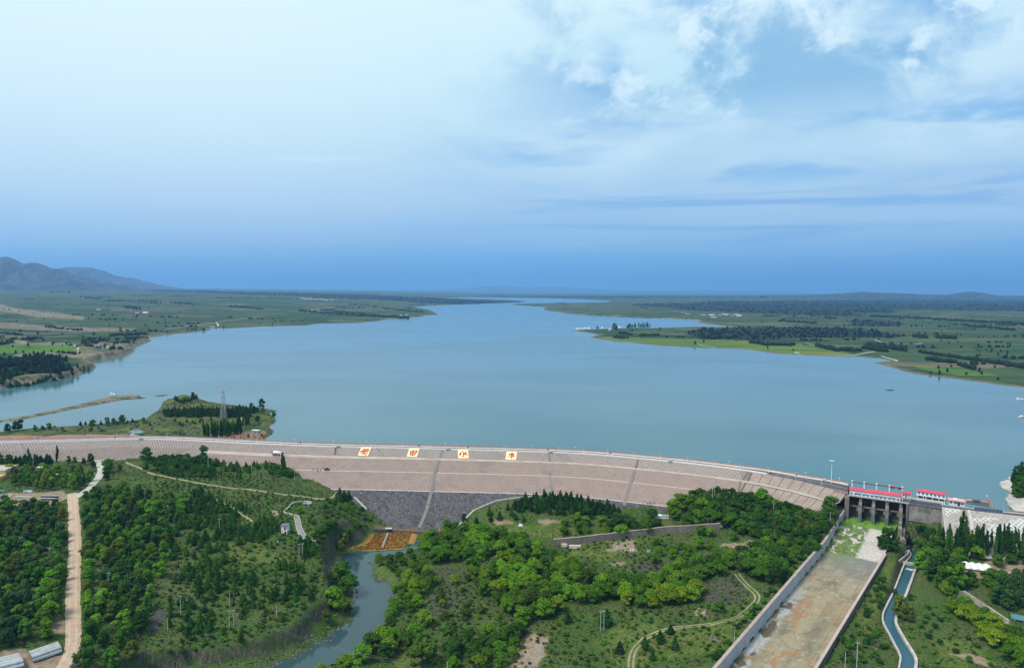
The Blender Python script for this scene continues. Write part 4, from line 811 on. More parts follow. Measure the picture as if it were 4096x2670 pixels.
# the dam continues on the right: steep face with a broken white lattice
rd = thing('dam', 'grey end dam with patches of white diamond lattice behind the poplars', 'dam')
CRN = normals(CREST_R)
def on_r(s, o_, lift=0.0):
    d = np.r_[0, np.cumsum(np.hypot(*np.diff(CREST_R, axis=0).T))]; p = np.array([np.interp(s, d, CREST_R[:, k]) for k in (0, 1)]); n_ = np.array([np.interp(s, d, CRN[:, k]) for k in (0, 1)])
    q = p + n_ * o_; return Vector((q[0], q[1], 5.4 - o_ / 1.75 + lift))
SR = float(np.hypot(*np.diff(CREST_R, axis=0).T).sum())
X = np.zeros((12, 60)); Y = X.copy(); Z = X.copy()
for i, o_ in enumerate(np.linspace(0, 30, 12)):
    for j, s in enumerate(np.linspace(-.0, SR, 60)): X[i, j], Y[i, j], Z[i, j] = on_r(s, o_)
r_ = link('face', grid_mesh('face', X, Y, Z, smooth=False), slope_material('grey_pitching', (0.33, 0.31, 0.29), (0.27, 0.25, 0.235), (0.40, 0.37, 0.35)), rd); r_.data.flip_normals()
X = np.zeros((3, 60)); Y = X.copy(); Z = X.copy()
for i, o_ in enumerate((0, -5.5, -18)):
    for j, s in enumerate(np.linspace(0, SR, 60)): p = on_r(s, o_); X[i, j], Y[i, j], Z[i, j] = p[0], p[1], (5.4, 5.4, -3)[i]
link('crown', grid_mesh('crown', X, Y, Z, smooth=False), M_CONC, rd)
MB().hexa([on_r(0, -3, -14), on_r(0.5, -3, -14), on_r(.5, 30, -14), on_r(0, 30, -14)], [on_r(0, 0, .15), on_r(.5, 0, .15), on_r(.5, 30, .15), on_r(0, 30, .15)]).build('end_wall', M_CONC, rd)
mb, mb2 = MB(), MB(); pr, po = 2.55, 2.2
for i in range(-6, 60):
    for j in range(0, 14):
        for d in (-1, 1):
            s0, o0 = i * pr + (j % 2) * pr / 2, j * po * .62 + .6; s1, o1 = s0 + d * pr / 2, o0 + po * .62
            if min(s0, s1) < .8 or max(s0, s1) > SR: continue
            if 10.6 < (s0 + s1) / 2 < 14.4: continue
            keep = float(fbm(np.array([s0 / 7.0]), np.array([o0 / 5.0]), 3, 203)[0]) + (0.28 if s0 > 21 else -0.02)
            (mb if keep > 0.10 else mb2).bar(on_r(s0, o0, .06), on_r(s1, o1, .06), .34 if keep > 0.10 else .16, .3)
o = mb.build('white_lattice', M_WHITE, rd); o['kind'] = 'stuff'
o = mb2.build('faded_lattice', M_RIB, rd); o['kind'] = 'stuff'
for s_, w_, m_ in ((11.2, .9, M_OLD), (13.3, 1.6, M_CONC)): MB().bar(on_r(s_, .3, .2), on_r(s_, 29, .2), w_, .55).build('drain_chute', m_, rd)
X = np.stack([[on_r(s, 0.0)[k] for s in np.linspace(0, SR, 40)] for k in (0, 1)]); Y2 = np.stack([[on_r(s, -4.2)[k] for s in np.linspace(0, SR, 40)] for k in (0, 1)])
tag(link('crest_road', grid_mesh('crest_road', np.stack([X[0], Y2[0]]), np.stack([X[1], Y2[1]]), np.full((2, 40), 5.42), smooth=False), M_ASPH), kind='structure')['label'] = 'narrow asphalt road along the end dam'
wall_line('parapet_wall', np.array([on_r(s, -4.6)[:2] for s in np.linspace(33, SR, 30)]), 5.3, 6.5, .45, M_CREAM, 'cream parapet wall along the end dam', 'wall', M_COPE, .25, .2)
fc = thing('screen_fence', 'blue panel fence with white end posts round the forecourt by the guard house', 'fence')
for i in range(8):
    a, b = on_r(16.2 + i * 1.75, -3.2, 0), on_r(16.2 + (i + 1) * 1.75 - .08, -3.2, 0); a.z = b.z = 6.15; MB().bar(a, b, .06, 1.3).build('panel', M_BLUE, fc)
for s_ in (16.1, 30.3): a = on_r(s_, -3.2); MB().box(a.x - .1, a.x + .1, a.y - .1, a.y + .1, 5.4, 7.2).build('post', M_WHITE, fc)
cr = MB()
pc = [at(3950, 2009, 5.4), at(3962, 2012, 5.4), at(3967, 2020, 5.4), at(3967, 2030, 5.4)]
for p, q in zip(pc[:-1], pc[1:]): cr.bar(Vector(p) + Vector((0, 0, .6)), Vector(q) + Vector((0, 0, .6)), .5, 1.5)
tag(cr.build('barrier', mat('barrier_red', (0.52, 0.16, 0.12))), 'curved red barrier closing the forecourt by the water', 'barrier')
fy = np.array([at(3864, 2013, 5.42)[:2], at(3962, 2030, 5.42)[:2], at(3950, 2006, 5.42)[:2], at(3866, 1999, 5.42)[:2]])
sheet('forecourt', fy, 5.43, M_ASPH, 'dark paved forecourt between the guard house and the water')
wall_line('parapet_wall', np.array([at(3864, 1996, 5.4)[:2], at(3905, 2002, 5.4)[:2], at(3952, 2008, 5.4)[:2]]), 3.0, 6.3, .4, M_CREAM, 'cream parapet wall behind the forecourt', 'wall', M_COPE, .2, .15)
e0 = at(3905, 2007, 5.4); sk = thing('skip', 'teal metal skip standing by the forecourt parapet', 'skip', (e0[0], e0[1], 5.43), brz)
MB().hexa([(-1.7, -.8, .2), (1.7, -.8, .2), (1.7, .8, .2), (-1.7, .8, .2)], [(-2.0, -.95, 1.5), (2.0, -.95, 1.5), (2.0, .95, 1.5), (-2.0, .95, 1.5)]).build('body', mat('teal_paint', (0.05, 0.17, 0.18)), sk)
for x in (-1.2, 0, 1.2): MB().box(x - .08, x + .08, -1.05, -.9, .25, 1.45).build('rib', mat('teal_dark', (.03, .1, .11)), sk)
for x in (-1.3, 1.3): MB().box(x - .2, x + .2, -.6, .6, 0, .2).build('foot', M_GATE, sk)

# ------------------------------------------------------------------ the spillway channel
def cpt(t, b, z): return Vector((A0[0] + AX[0] * t + BX[0] * b, A0[1] + AX[1] * t + BX[1] * b, z))
T = np.r_[np.arange(-3, 60, 0.7), np.arange(60, 260, 2.0)]; Bq = np.linspace(0.0, 28.0, 50); TT, BB = np.meshgrid(T, Bq)
X = A0[0] + AX[0] * TT + BX[0] * BB; Y = A0[1] + AX[1] * TT + BX[1] * BB; ZF = np.interp(TT, FLT, FLZ)
rough_ = sst(TT, 8, 18) * sst(TT, 52, 46) * sst(BB, 19 + 2 * np.sin(TT), 16)
ZF = ZF + rough_ * 1.1 * fbm(X / 4, Y / 4, 4, 211) - (1 - rough_) * 0.03 * np.abs(fbm(X / 6, Y / 6, 3, 212))
ch = grid_mesh('channel_bed', X, Y, ZF, dict(t=TT, b=BB))
ch.flip_normals()
m = bpy.data.materials.new('channel_bed'); m.use_nodes = True; w = NT(m.node_tree); p = w.n('ShaderNodeBsdfPrincipled'); w.put(w.n('ShaderNodeOutputMaterial').inputs[0], p)
t_, b_ = w.attr('t'), w.attr('b'); pos = w.n('ShaderNodeNewGeometry').outputs['Position']
cv = w.vec(w.m('MULTIPLY', t_, 0.075), w.m('MULTIPLY', b_, 0.12), 0.0)
n1, n2, n3 = w.noise(cv, 1.0, 6, 0.65, 0.6), w.noise(cv, 2.7, 6, 0.68, 0.9), w.noise(pos, 0.8, 5, 0.7)
c = w.ramp(n1, [(0.32, (0.115, 0.098, 0.062)), (0.45, (0.195, 0.165, 0.095)), (0.58, (0.275, 0.215, 0.120)), (0.72, (0.22, 0.205, 0.165))]); c = w.mix(w.m('MULTIPLY', w.rng(w.noise(w.vec(w.m('MULTIPLY', t_, 0.05), w.m('MULTIPLY', b_, 0.11), 7.7), 1.0, 4, 0.55, 0.3), 0.50, 0.60), w.rng(t_, 95, 140)), c, (0.27, 0.140, 0.062))
c = w.mix(w.m('MULTIPLY', w.rng(n2, 0.54, 0.62), 0.6), c, (0.33, 0.295, 0.235)); c = w.mix(w.m('MULTIPLY', w.rng(n2, 0.38, 0.30), 0.85), c, (0.105, 0.075, 0.045))
c = w.mix(w.m('MULTIPLY', w.rng(n3, 0.60, 0.7), 0.5), c, (0.36, 0.35, 0.33))
slab = w.m('MULTIPLY', w.rng(w.m('ADD', b_, w.m('MULTIPLY', n2, 5)), 9.5, 6.5), w.rng(t_, 85, 125)); c = w.mix(w.m('MULTIPLY', slab, w.rng(w.noise(cv, 2.0, 4, 0.6, 0.5), 0.40, 0.50)), c, (0.31, 0.315, 0.31))
c = w.mix(w.m('MULTIPLY', slab, w.rng(w.noise(w.vec(w.m('MULTIPLY', t_, 0.07), w.m('MULTIPLY', b_, 0.10), 3.3), 1.0, 3, 0.5), 0.46, 0.40)), c, (0.085, 0.062, 0.035))
c = w.mix(w.rng(w.m('ADD', t_, w.m('MULTIPLY', n2, 60)), 128, 78), c, w.mix(w.rng(n2, 0.45, 0.6), (0.155, 0.150, 0.130), (0.20, 0.185, 0.15)))
c = w.mix(w.m('MULTIPLY', w.rng(w.m('ADD', t_, w.m('MULTIPLY', n1, 40)), 92, 66), w.rng(b_, 20, 8)), c, w.mix(w.rng(n2, 0.46, 0.55), (0.16, 0.17, 0.12), (0.145, 0.20, 0.045)))
moss = w.mix(w.rng(n3, 0.40, 0.6), (0.115, 0.20, 0.022), (0.070, 0.085, 0.035)); rocky = w.mix(w.rng(w.noise(pos, 0.20, 5, 0.65, 1.2), 0.535, 0.57), moss, (0.42, 0.38, 0.35))
rocky = w.mix(w.rng(w.noise(pos, 0.55, 4, 0.6, 1.5), 0.60, 0.64), rocky, (0.030, 0.032, 0.022))
white = w.mix(w.rng(n3, 0.42, 0.6), (0.46, 0.415, 0.38), (0.36, 0.315, 0.285)); rocky = w.mix(w.rng(w.m('ADD', b_, w.m('MULTIPLY', n3, 7)), 18.5, 20.0), rocky, white)
c = w.mix(w.rng(w.m('ADD', t_, w.m('MULTIPLY', n3, 5)), 52, 49.5), c, rocky)
pond = w.mix(w.rng(w.noise(pos, 0.35, 5, 0.6, 0.8), 0.54, 0.62), (0.105, 0.225, 0.014), (0.030, 0.042, 0.018)); c = w.mix(w.rng(w.m('ADD', t_, w.m('MULTIPLY', n3, 9)), 19, 16), c, pond)
jt = w.m('MINIMUM', w.m('ABSOLUTE', w.m('SUBTRACT', w.m('FRACT', w.m('DIVIDE', t_, 9.0)), 0.5)), w.m('MULTIPLY', w.m('ABSOLUTE', w.m('SUBTRACT', w.m('FRACT', w.m('DIVIDE', b_, 7.0)), 0.5)), 0.8))
c = w.mix(w.m('MULTIPLY', w.m('MULTIPLY', w.rng(jt, 0.022, 0.008), w.rng(n3, 0.40, 0.55)), w.m('MULTIPLY', w.rng(t_, 50, 54), 0.6)), c, (0.060, 0.052, 0.038))
w.put(p.inputs['Base Color'], c); w.put(p.inputs['Roughness'], w.rng(n2, 0.35, 0.6, 0.55, 0.95)); ch.materials.append(m)
tag(link('channel_bed', ch), kind='structure')['label'] = 'stained concrete bed of the spillway channel, mossy below the gates'
M_WALLG = mat('grey_channel_wall', (0.40, 0.41, 0.43), (0.30, 0.31, 0.33), 0.25, 0.8); M_CAP = mat('brown_coping', (0.38, 0.30, 0.26), (0.30, 0.235, 0.20), 0.3, 0.9)
V = np.array([cpt(t, -.6, 0)[:2] for t in np.arange(-1, 250, 4.0)]); tt = np.arange(-1, 250, 4.0)
zt = np.interp(tt, [-1, 20, 48, 98, 197, 260], [-3.3, -6.0, -10.3, -11.1, -13.1, -14.2])
wall_line('channel_wall', V, np.interp(tt, FLT, FLZ) - 1.5, zt, 1.2, M_WALLG, 'high grey concrete wall along the west side of the spillway channel', 'wall', M_CAP, .25, .1)
MB().hexa([cpt(-9, -1.3, -9), cpt(-1, -1.3, -9), cpt(-1, .05, -9), cpt(-9, .05, -9)], [cpt(-9, -1.3, 3.5), cpt(-1, -1.3, -3.25), cpt(-1, .05, -3.25), cpt(-9, .05, 3.5)]).build('wing_wall', M_CAP, None)
bpy.data.objects['wing_wall'].parent = sp; bpy.data.objects['wing_wall'].matrix_parent_inverse = (Matrix.Translation(GLOC) @ Matrix.Rotation(GRZ, 4, 'Z')).inverted()
tt = np.arange(39, 250, 4.0); V = np.array([cpt(t, 28.45, 0)[:2] for t in tt])
wall_line('channel_wall', V, np.interp(tt, FLT, FLZ) - 3.5, np.interp(tt, [39, 98, 250], [-13.9, -14.6, -17.2]), .9, mat('rubble_wall', (0.16, 0.125, 0.115), (0.10, 0.085, 0.08), 0.8), 'low rubble wall with pink coping along the east side of the spillway channel', 'wall', mat('pink_coping', (0.46, 0.35, 0.31), (0.36, 0.28, 0.25), 0.3), .25, .15)
bk = thing('broken_wall', 'broken concrete training wall stepping down beside the last spillway pier', 'wall', GLOC, GRZ)
for (x0, x1, y0, y1, z0, z1, rot) in ((26.9, 28.4, -10.5, -6.3, -10, -4.6, 0), (26.5, 28.6, -14.5, -10.6, -12, -6.6, 0), (28.8, 31.5, -13.5, -7, -12, -8.6, 0), (27.5, 30.6, -19, -14.6, -14, -11.2, 0)):
    MB().hexa([(x0, y0, z0), (x1, y0, z0), (x1, y1, z0), (x0, y1, z0)], [(x0 + .2, y0, z1 - .6), (x1, y0, z1 - .3), (x1 - .2, y1, z1), (x0, y1, z1)]).build('block', M_OLD, bk)
# canal walls
def canal_wall(V, w_, z0, z1, m, label): return wall_line('canal_wall', resample(chaikin(V, 1), 3.0), z0, z1, w_, m, label, 'wall')
canal_wall(CL + [-.3, 0], .75, -23, -19.5, mat('canal_concrete', (0.48, 0.44, 0.40), (0.33, 0.28, 0.25), 0.5), 'white concrete wall along the west bank of the canal')
canal_wall(CR + [.4, 0], 1.1, -23, -19.45, mat('canal_concrete', (0.58, .54, .50)), 'wide white concrete wall along the east bank of the canal')
cw = [ground(*q)[:2] for q in ((3556, 2229), (3585, 2236), (3612, 2238), (3632, 2230), (3637, 2215), (3628, 2206), (3600, 2199))]
wall_line('canal_wall', resample(chaikin(np.array(cw), 2), 1.5), -22, -17.4, .6, M_CONC, 'curved pale wall bending round the grass where the canal leaves the spillway', 'wall')
cw = [ground(*q)[:2] for q in ((3600, 2190), (3640, 2196), (3668, 2208), (3690, 2216))]
wall_line('canal_wall', np.array(cw), -22, -17.6, .8, M_OLD, 'dark outer wall on the head bend of the canal', 'wall')
p0, p1 = at(3612, 2250, -19.6), at(3662, 2256, -19.6)
tag(MB().bar(Vector(p0), Vector(p1), 1.3, 1.6).build('weir', M_CONC), 'concrete weir sill across the canal at its head', 'weir')
m = water_material('foam', (0.55, 0.62, 0.64), 0.5, 2.5, 0.8); sheet('foam', np.array([at(a, b, -20.55)[:2] for a, b in ((3618, 2272), (3632, 2271), (3655, 2276), (3648, 2281), (3630, 2276))]), -20.55, m, 'white foam where the canal drops over its weir')

# ------------------------------------------------------------------ tracks and paths draped over the ground
def ribbon(name, pts, wd, m, label, lift=0.10, world=False, wob=0.35, kind='structure'):
    P = np.array([ground(*q)[:2] for q in pts]) if not world else np.array(pts); V = resample(chaikin(P, 2), 1.5); t = np.gradient(V, axis=0); t /= np.hypot(*t.T)[:, None]; nn = np.stack([t[:, 1], -t[:, 0]], 1)
    W_ = wd * (1 + wob * fbm(np.arange(len(V)) / 4.0, np.full(len(V), wd), 3, len(pts))); k = 7
    X = np.stack([V[:, 0] + nn[:, 0] * W_ * (i / (k - 1) - .5) for i in range(k)]); Y = np.stack([V[:, 1] + nn[:, 1] * W_ * (i / (k - 1) - .5) for i in range(k)])
    Z = zg(X, Y) + lift; Z[0] -= lift + .05; Z[-1] -= lift + .05
    o = tag(link(name, grid_mesh(name, X, Y, Z), m), kind=kind); o['label'] = label; return V
M_DIRT = mat('dirt_track', (0.46, 0.34, 0.245), (0.37, 0.26, 0.185), 0.35, 0.95, 0.4, 1.5); M_GRAV = mat('pale_gravel', (0.46, 0.43, 0.39), (0.36, 0.325, 0.29), 0.3, 0.95)
M_PATH = mat('path_earth', (0.33, 0.275, 0.185), (0.20, 0.175, 0.105), 0.5, 0.95)
ROADS = []
ROADS.append((ribbon('dirt_road', [(290, 1972), (293, 2023), (299, 2103), (301, 2200), (294, 2304), (291, 2405), (294, 2506), (294, 2573), (276, 2640), (240, 2690), (200, 2760)], 6.2, M_DIRT, 'straight pinkish dirt road running through the plantation', 0.16, wob=.15), 3.6))
_n = normals(ROADS[0][0])
for e in (-1.2, 1.2): ribbon('wheel_rut', ROADS[0][0] + _n * e, .8, mat('rut_earth', (0.40, 0.29, 0.205), (0.52, 0.41, 0.31), 0.5), 'lighter wheel rut worn along the dirt road', .2, True, .7)
ROADS.append((ribbon('gravel_road', [(300, 1990), (353, 1959), (376, 1929), (403, 1898), (405, 1868), (390, 1845), (385, 1836)], 5.0, M_GRAV, 'winding pale gravel road climbing to the foot of the dam', .14, wob=.2), 3.0))
ROADS.append((ribbon('gravel_road', [(-200, 1846), (0, 1840), (150, 1838), (300, 1838), (400, 1836), (560, 1825), (700, 1820), (845, 1816)], 4.2, M_GRAV, 'pale gravel road along the foot of the dam', .2, wob=.2), 2.5))
ROADS.append((ribbon('footpath', [(392, 1893), (340, 1897), (289, 1897), (208, 1892)], 2.2, M_GRAV, 'thin pale footpath round the grassy field'), 1.6))
ROADS.append((ribbon('footpath', [(504, 1848), (555, 1868), (592, 1888), (632, 1900), (723, 1917), (800, 1932), (850, 1940), (934, 1952), (1035, 1962), (1136, 1977), (1237, 1989), (1321, 1997), (1351, 1969)], 1.9, M_PATH, 'narrow earth path crossing the hillside below the dam'), 1.5))
ROADS.append((ribbon('footpath', [(830, 1985), (880, 2005), (930, 2030), (985, 2065), (1010, 2085)], 1.5, M_PATH, 'faint earth path dropping down the hillside'), 1.2))
TR = resample(chaikin(np.array([ground(*q)[:2] for q in [(2948, 2294), (2978, 2331), (3022, 2368), (3035, 2395), (2998, 2429), (2938, 2476), (2871, 2489), (2770, 2501), (2662, 2514), (2588, 2543), (2541, 2587), (2524, 2624), (2524, 2690)]]), 3), 2.0)
_n = normals(TR)
for e in (-1, 1): ribbon('wheel_rut', TR + _n * e * 0.95, 0.75, M_PATH if e < 0 else M_PATH, 'pale wheel rut of the track beside the spillway channel', .09, True, .6)
ROADS.append((TR, 2.2))
FL = ribbon('flume_bed', [(1187, 2068), (1193, 2095), (1200, 2127), (1223, 2157), (1270, 2162)], 2.6, mat('grey_flume', (0.25, 0.24, 0.23)), 'grey bed of the small concrete flume on the hillside', .12, wob=.05)
ROADS.append((FL, 2.0))
_n = normals(FL)
for e, s_ in ((-1, 'western'), (1, 'eastern')): wall_line('flume_wall', FL[::2] + _n[::2] * e * 1.5, zg(*(FL[::2] + _n[::2] * e * 1.5).T) - 1, zg(*(FL[::2] + _n[::2] * e * 1.5).T) + .6, .35, M_CONC, f'{s_} concrete side wall of the small flume on the hillside', 'wall')
for pts, lb in (([(1247, 2016), (1222, 2007), (1176, 2010), (1136, 2047), (1139, 2052), (1197, 2068)], 'thin pale concrete wall bending round a green bush on the hillside'), ([(1220, 2007), (1245, 2008), (1240, 2018), (1213, 2015), (1220, 2007)], 'low pale concrete basin wall at the head of the flume')):
    V = resample(np.array([ground(*q)[:2] for q in pts]), 1.5); wall_line('flume_wall', V, zg(*V.T) - 1, zg(*V.T) + .8, .55, M_CONC, lb, 'wall')

# ------------------------------------------------------------------ plants
def leaf_material(name, gloss=0.08, own=False):
    m = bpy.data.materials.new(name); m.use_nodes = True; w = NT(m.node_tree); p = w.n('ShaderNodeBsdfPrincipled')
    oi = w.n('ShaderNodeObjectInfo'); pos = w.n('ShaderNodeTexCoord').outputs['Object']
    OC = w.n('ShaderNodeAttribute', attribute_name='tint').outputs['Color'] if own else oi.outputs['Color']
    isl = w.n('ShaderNodeNewGeometry').outputs['Random Per Island']
    c = w.mix(w.rng(isl, 0.0, 1.0, 0, 1, False), OC, w.mix(1.0, OC, (0.62, 0.70, 0.65), 'MULTIPLY'))
    c = w.mix(w.m('MULTIPLY', w.rng(w.noise(pos, 0.45, 3), 0.50, 0.66), 0.45), c, w.mix(1.0, OC, (1.55, 1.30, 0.85), 'MULTIPLY'))
    w.put(p.inputs['Base Color'], c); p.inputs['Roughness'].default_value = 0.7; p.inputs['Specular IOR Level'].default_value = gloss
    tr = w.n('ShaderNodeBsdfTranslucent'); w.put(tr.inputs[0], c); ms = w.n('ShaderNodeMixShader'); ms.inputs[0].default_value = 0.40
    w.put(ms.inputs[1], p.outputs[0]); w.put(ms.inputs[2], tr.outputs[0]); w.put(w.n('ShaderNodeOutputMaterial').inputs[0], ms); return m
M_LEAF = leaf_material('leaves'); M_LEAFS = leaf_material('massed_leaves', own=True); M_BARK = mat('bark', (0.085, 0.068, 0.05), (0.05, 0.04, 0.03), 1.5, 0.9)
def leaves(lobes, n, size, up=0.35, flat=1.0, seed=1):
    """leaf-sized faces spread over the shells of several lobes (cx, cy, cz, rx, ry, rz)"""
    r = np.random.default_rng(seed); L = np.array(lobes); wgt = (L[:, 3] * L[:, 5]) ** 1.0; k = r.choice(len(L), n, p=wgt / wgt.sum())
    d = r.normal(size=(n, 3)); d[:, 2] = np.where(d[:, 2] < -0.3, -d[:, 2] * .6, d[:, 2]); d /= np.linalg.norm(d, axis=1)[:, None]
    rad = r.uniform(0.72, 1.08, n)[:, None]; P = L[k, :3] + d * L[k, 3:6] * rad
    nn = d + r.normal(size=(n, 3)) * 0.55; nn[:, 2] += up; nn /= np.linalg.norm(nn, axis=1)[:, None]
    a = np.cross(nn, r.normal(size=(n, 3))); a /= np.linalg.norm(a, axis=1)[:, None]; b = np.cross(nn, a); s = size * r.uniform(.6, 1.35, n)[:, None] * .5
    co = np.stack([P - a * s - b * s * flat, P + a * s * r.uniform(.5, 1, (n, 1)) - b * s * flat, P + a * s + b * s * flat, P - a * s * r.uniform(.5, 1, (n, 1)) + b * s * flat], 1).reshape(-1, 3)
    return co, np.arange(n * 4).reshape(n, 4)
def crown_mesh(name, lobes, n, size, up=.35, flat=1.0, seed=1, core=0.70):
    co, f = leaves(lobes, n, size, up, flat, seed); r = np.random.default_rng(seed + 5); V = [co]; Fq = [f]; b = len(co)
    for (cx, cy, cz, rx, ry, rz) in lobes:                        # inner mass of each lobe: a coarse uneven shell
        th = np.linspace(0, 2 * math.pi, 7)[:-1]; rings = []
        for ph in (-1.1, -.45, .3, .95): rings.append(np.stack([cx + np.cos(th + ph) * rx * core * math.cos(ph) * r.uniform(.85, 1.1, 6), cy + np.sin(th + ph) * ry * core * math.cos(ph) * r.uniform(.85, 1.1, 6), np.full(6, cz + rz * core * math.sin(ph))], 1))
        V.append(np.concatenate(rings))
        for q in range(3):
            for i in range(6): Fq.append(np.array([[b + q * 6 + i, b + q * 6 + (i + 1) % 6, b + (q + 1) * 6 + (i + 1) % 6, b + (q + 1) * 6 + i]]))
        Fq.append(np.array([[b + 18, b + 19, b + 20, b + 21], [b + 18, b + 21, b + 22, b + 23]])); b += 24
    return raw_mesh(bpy.data.meshes.new(name), np.concatenate(V), np.concatenate(Fq))
def trunk_mesh(h, r, limbs, seed):
    R_ = np.random.default_rng(seed); b = MB(); b.tube((0, 0, -.4), (0, 0, h * .55), r, r * .7, 6); b.tube((0, 0, h * .55), (R_.uniform(-.3, .3), R_.uniform(-.3, .3), h), r * .7, r * .3, 5)
    for i in range(limbs):
        a = 2 * math.pi * (i + R_.random() * .6) / max(1, limbs); z = h * R_.uniform(.35, .7); l = h * R_.uniform(.25, .45); b.tube((0, 0, z), (math.cos(a) * l, math.sin(a) * l, z + l * .7), r * .45, r * .15, 4)
    return b.mesh('trunk')
PROTO = {}
def protos():
    R_ = np.random.default_rng(33)
    def reg(kind, lobes, n, size, up, flat, h, tr, limbs, seed, core=.72): PROTO.setdefault(kind, []).append((crown_mesh('crown', lobes, n, size, up, flat, seed, core), trunk_mesh(h, tr, limbs, seed)))
    for s in range(5):          # willow: many rounded billowing lobes; unit height 8 m
        L = [(0, 0, 5.2, 2.3, 2.3, 2.1)]
        for i in range(10): a = i * 2.4 + s; q = R_.uniform(1.4, 3.0); L.append((math.cos(a) * q, math.sin(a) * q, R_.uniform(2.4, 6.4) - q * .25, R_.uniform(1.1, 1.75), R_.uniform(1.1, 1.75), R_.uniform(1.0, 1.5)))
        reg('willow', L, 950, .52, .55, 1.0, 5, .24, 4, 100 + s)
    for s in range(5):          # broadleaf: taller, looser, ragged; 9 m
        L = [(0, 0, 6.4, 1.7, 1.7, 2.0)]
        for i in range(9): a = i * 2.1 + s; q = R_.uniform(1.0, 2.5); L.append((math.cos(a) * q, math.sin(a) * q, R_.uniform(3.2, 7.6) - q * .35, R_.uniform(.8, 1.4), R_.uniform(.8, 1.4), R_.uniform(.7, 1.3)))
        for i in range(4): a = i * 1.57 + s; L.append((math.cos(a) * 1.5, math.sin(a) * 1.5, R_.uniform(1.6, 2.6), 1.2, 1.2, 1.3))
        reg('broadleaf', L, 980, .62, .5, .8, 6.5, .2, 4, 200 + s, .6)
    for s in range(4):          # juniper: pointed, dense, dark; 4.5 m
        L = [(R_.uniform(-.1, .1), R_.uniform(-.1, .1), .7 + i * .62, 1.55 * (1 - i / 6.6), 1.55 * (1 - i / 6.6), .8) for i in range(6)]
        for i in range(4): a = i * 1.7 + s; L.append((math.cos(a) * 1.0, math.sin(a) * 1.0, R_.uniform(.6, 1.6), .7, .7, .9))
        reg('juniper', L, 420, .42, .35, .8, 3, .12, 0, 300 + s)
    for s in range(4):          # Lombardy poplar: tall column of upright boughs; 15 m
        wp_ = [.9, 1.25, 1.35, 1.35, 1.3, 1.2, 1.0, .62]; L = [(R_.uniform(-.3, .3), R_.uniform(-.3, .3), 1.9 + i * 1.78, wp_[i] * .8, wp_[i] * .8, 1.5) for i in range(8)]
        for i in range(9): a = i * 2.3 + s; L.append((math.cos(a) * .95, math.sin(a) * .95, R_.uniform(2, 11.5), .42, .42, 2.1))
        reg('poplar', L, 760, .50, .25, 1.1, 12, .2, 3, 400 + s)
    for s in range(4):          # shrub; 2 m
        L = [(R_.uniform(-.8, .8), R_.uniform(-.8, .8), R_.uniform(.5, 1.2), R_.uniform(.6, .95), R_.uniform(.6, .95), R_.uniform(.5, .8)) for i in range(5)]
        reg('shrub', L, 190, .40, .5, .9, 1.0, .06, 3, 500 + s)
protos()
KINDS = dict(willow=('willow_tree', 'willow'), broadleaf=('broadleaf_tree', 'tree'), juniper=('juniper_tree', 'juniper'), poplar=('poplar_tree', 'poplar'), shrub=('shrub', 'shrub'))
UNIT = dict(willow=8.0, broadleaf=9.0, juniper=4.5, poplar=15.5, shrub=1.9)
TINT = dict(willow=[('bright green', (0.131, 0.266, 0.013)), ('mid green', (0.079, 0.181, 0.013)), ('yellow-green', (0.179, 0.266, 0.014)), ('dull green', (0.074, 0.136, 0.017)), ('dark green', (0.043, 0.107, 0.012))],
            broadleaf=[('dark green', (0.051, 0.124, 0.019)), ('mid green', (0.077, 0.183, 0.019)), ('blue-green', (0.051, 0.117, 0.030)), ('bright green', (0.133, 0.277, 0.017)), ('olive', (0.128, 0.174, 0.024)), ('yellow-green', (0.239, 0.317, 0.016))],
            juniper=[('dark green', (0.035, 0.109, 0.017)), ('deep green', (0.053, 0.137, 0.017)), ('mid green', (0.089, 0.195, 0.019)), ('blackish green', (0.024, 0.070, 0.013))],
            poplar=[('dark green', (0.043, 0.122, 0.021)), ('mid green', (0.061, 0.161, 0.022)), ('deep green', (0.032, 0.095, 0.018))],
            shrub=[('dark green', (0.032, 0.094, 0.013)), ('mid green', (0.062, 0.155, 0.014)), ('bright green', (0.105, 0.251, 0.014)), ('olive', (0.086, 0.125, 0.021)), ('rust brown', (0.147, 0.088, 0.021))])
PLANTS = []          # kind, x, y, z, height, tint index, place
def add_plant(kind, x, y, h, ti, place, z=None, width=1.0): PLANTS.append((kind, x, y, float(zg(x, y)) if z is None else z, h, ti, place, width))
ROADP = [(V, w_) for V, w_ in ROADS]
def blocked(P, rad=0.0):
    t, b = chan(P[:, 0], P[:, 1]); r = (t > -12) & (b > -2.2 - rad) & (b < 29.8 + rad)
    for V, w_ in ROADP: r |= dist_line(P, V) < w_ + rad
    r |= sdf(P, RIVER) > -0.8 - rad * .5; r |= sdf(P, CANAL) > -1.6 - rad * .6
    z = zg(P[:, 0], P[:, 1]); i = np.argmin((P[:, None, 0] - CREST[None, ::8, 0]) ** 2 + (P[:, None, 1] - CREST[None, ::8, 1]) ** 2, 1) * 8; o_ = ((P - CREST[i]) * CN[i]).sum(1)
    r |= (P[:, 0] < 214) & (np.array([np.interp(a, *dam_profile(CS[k]).T) for a, k in zip(o_, i)]) > z + .6)
    return r
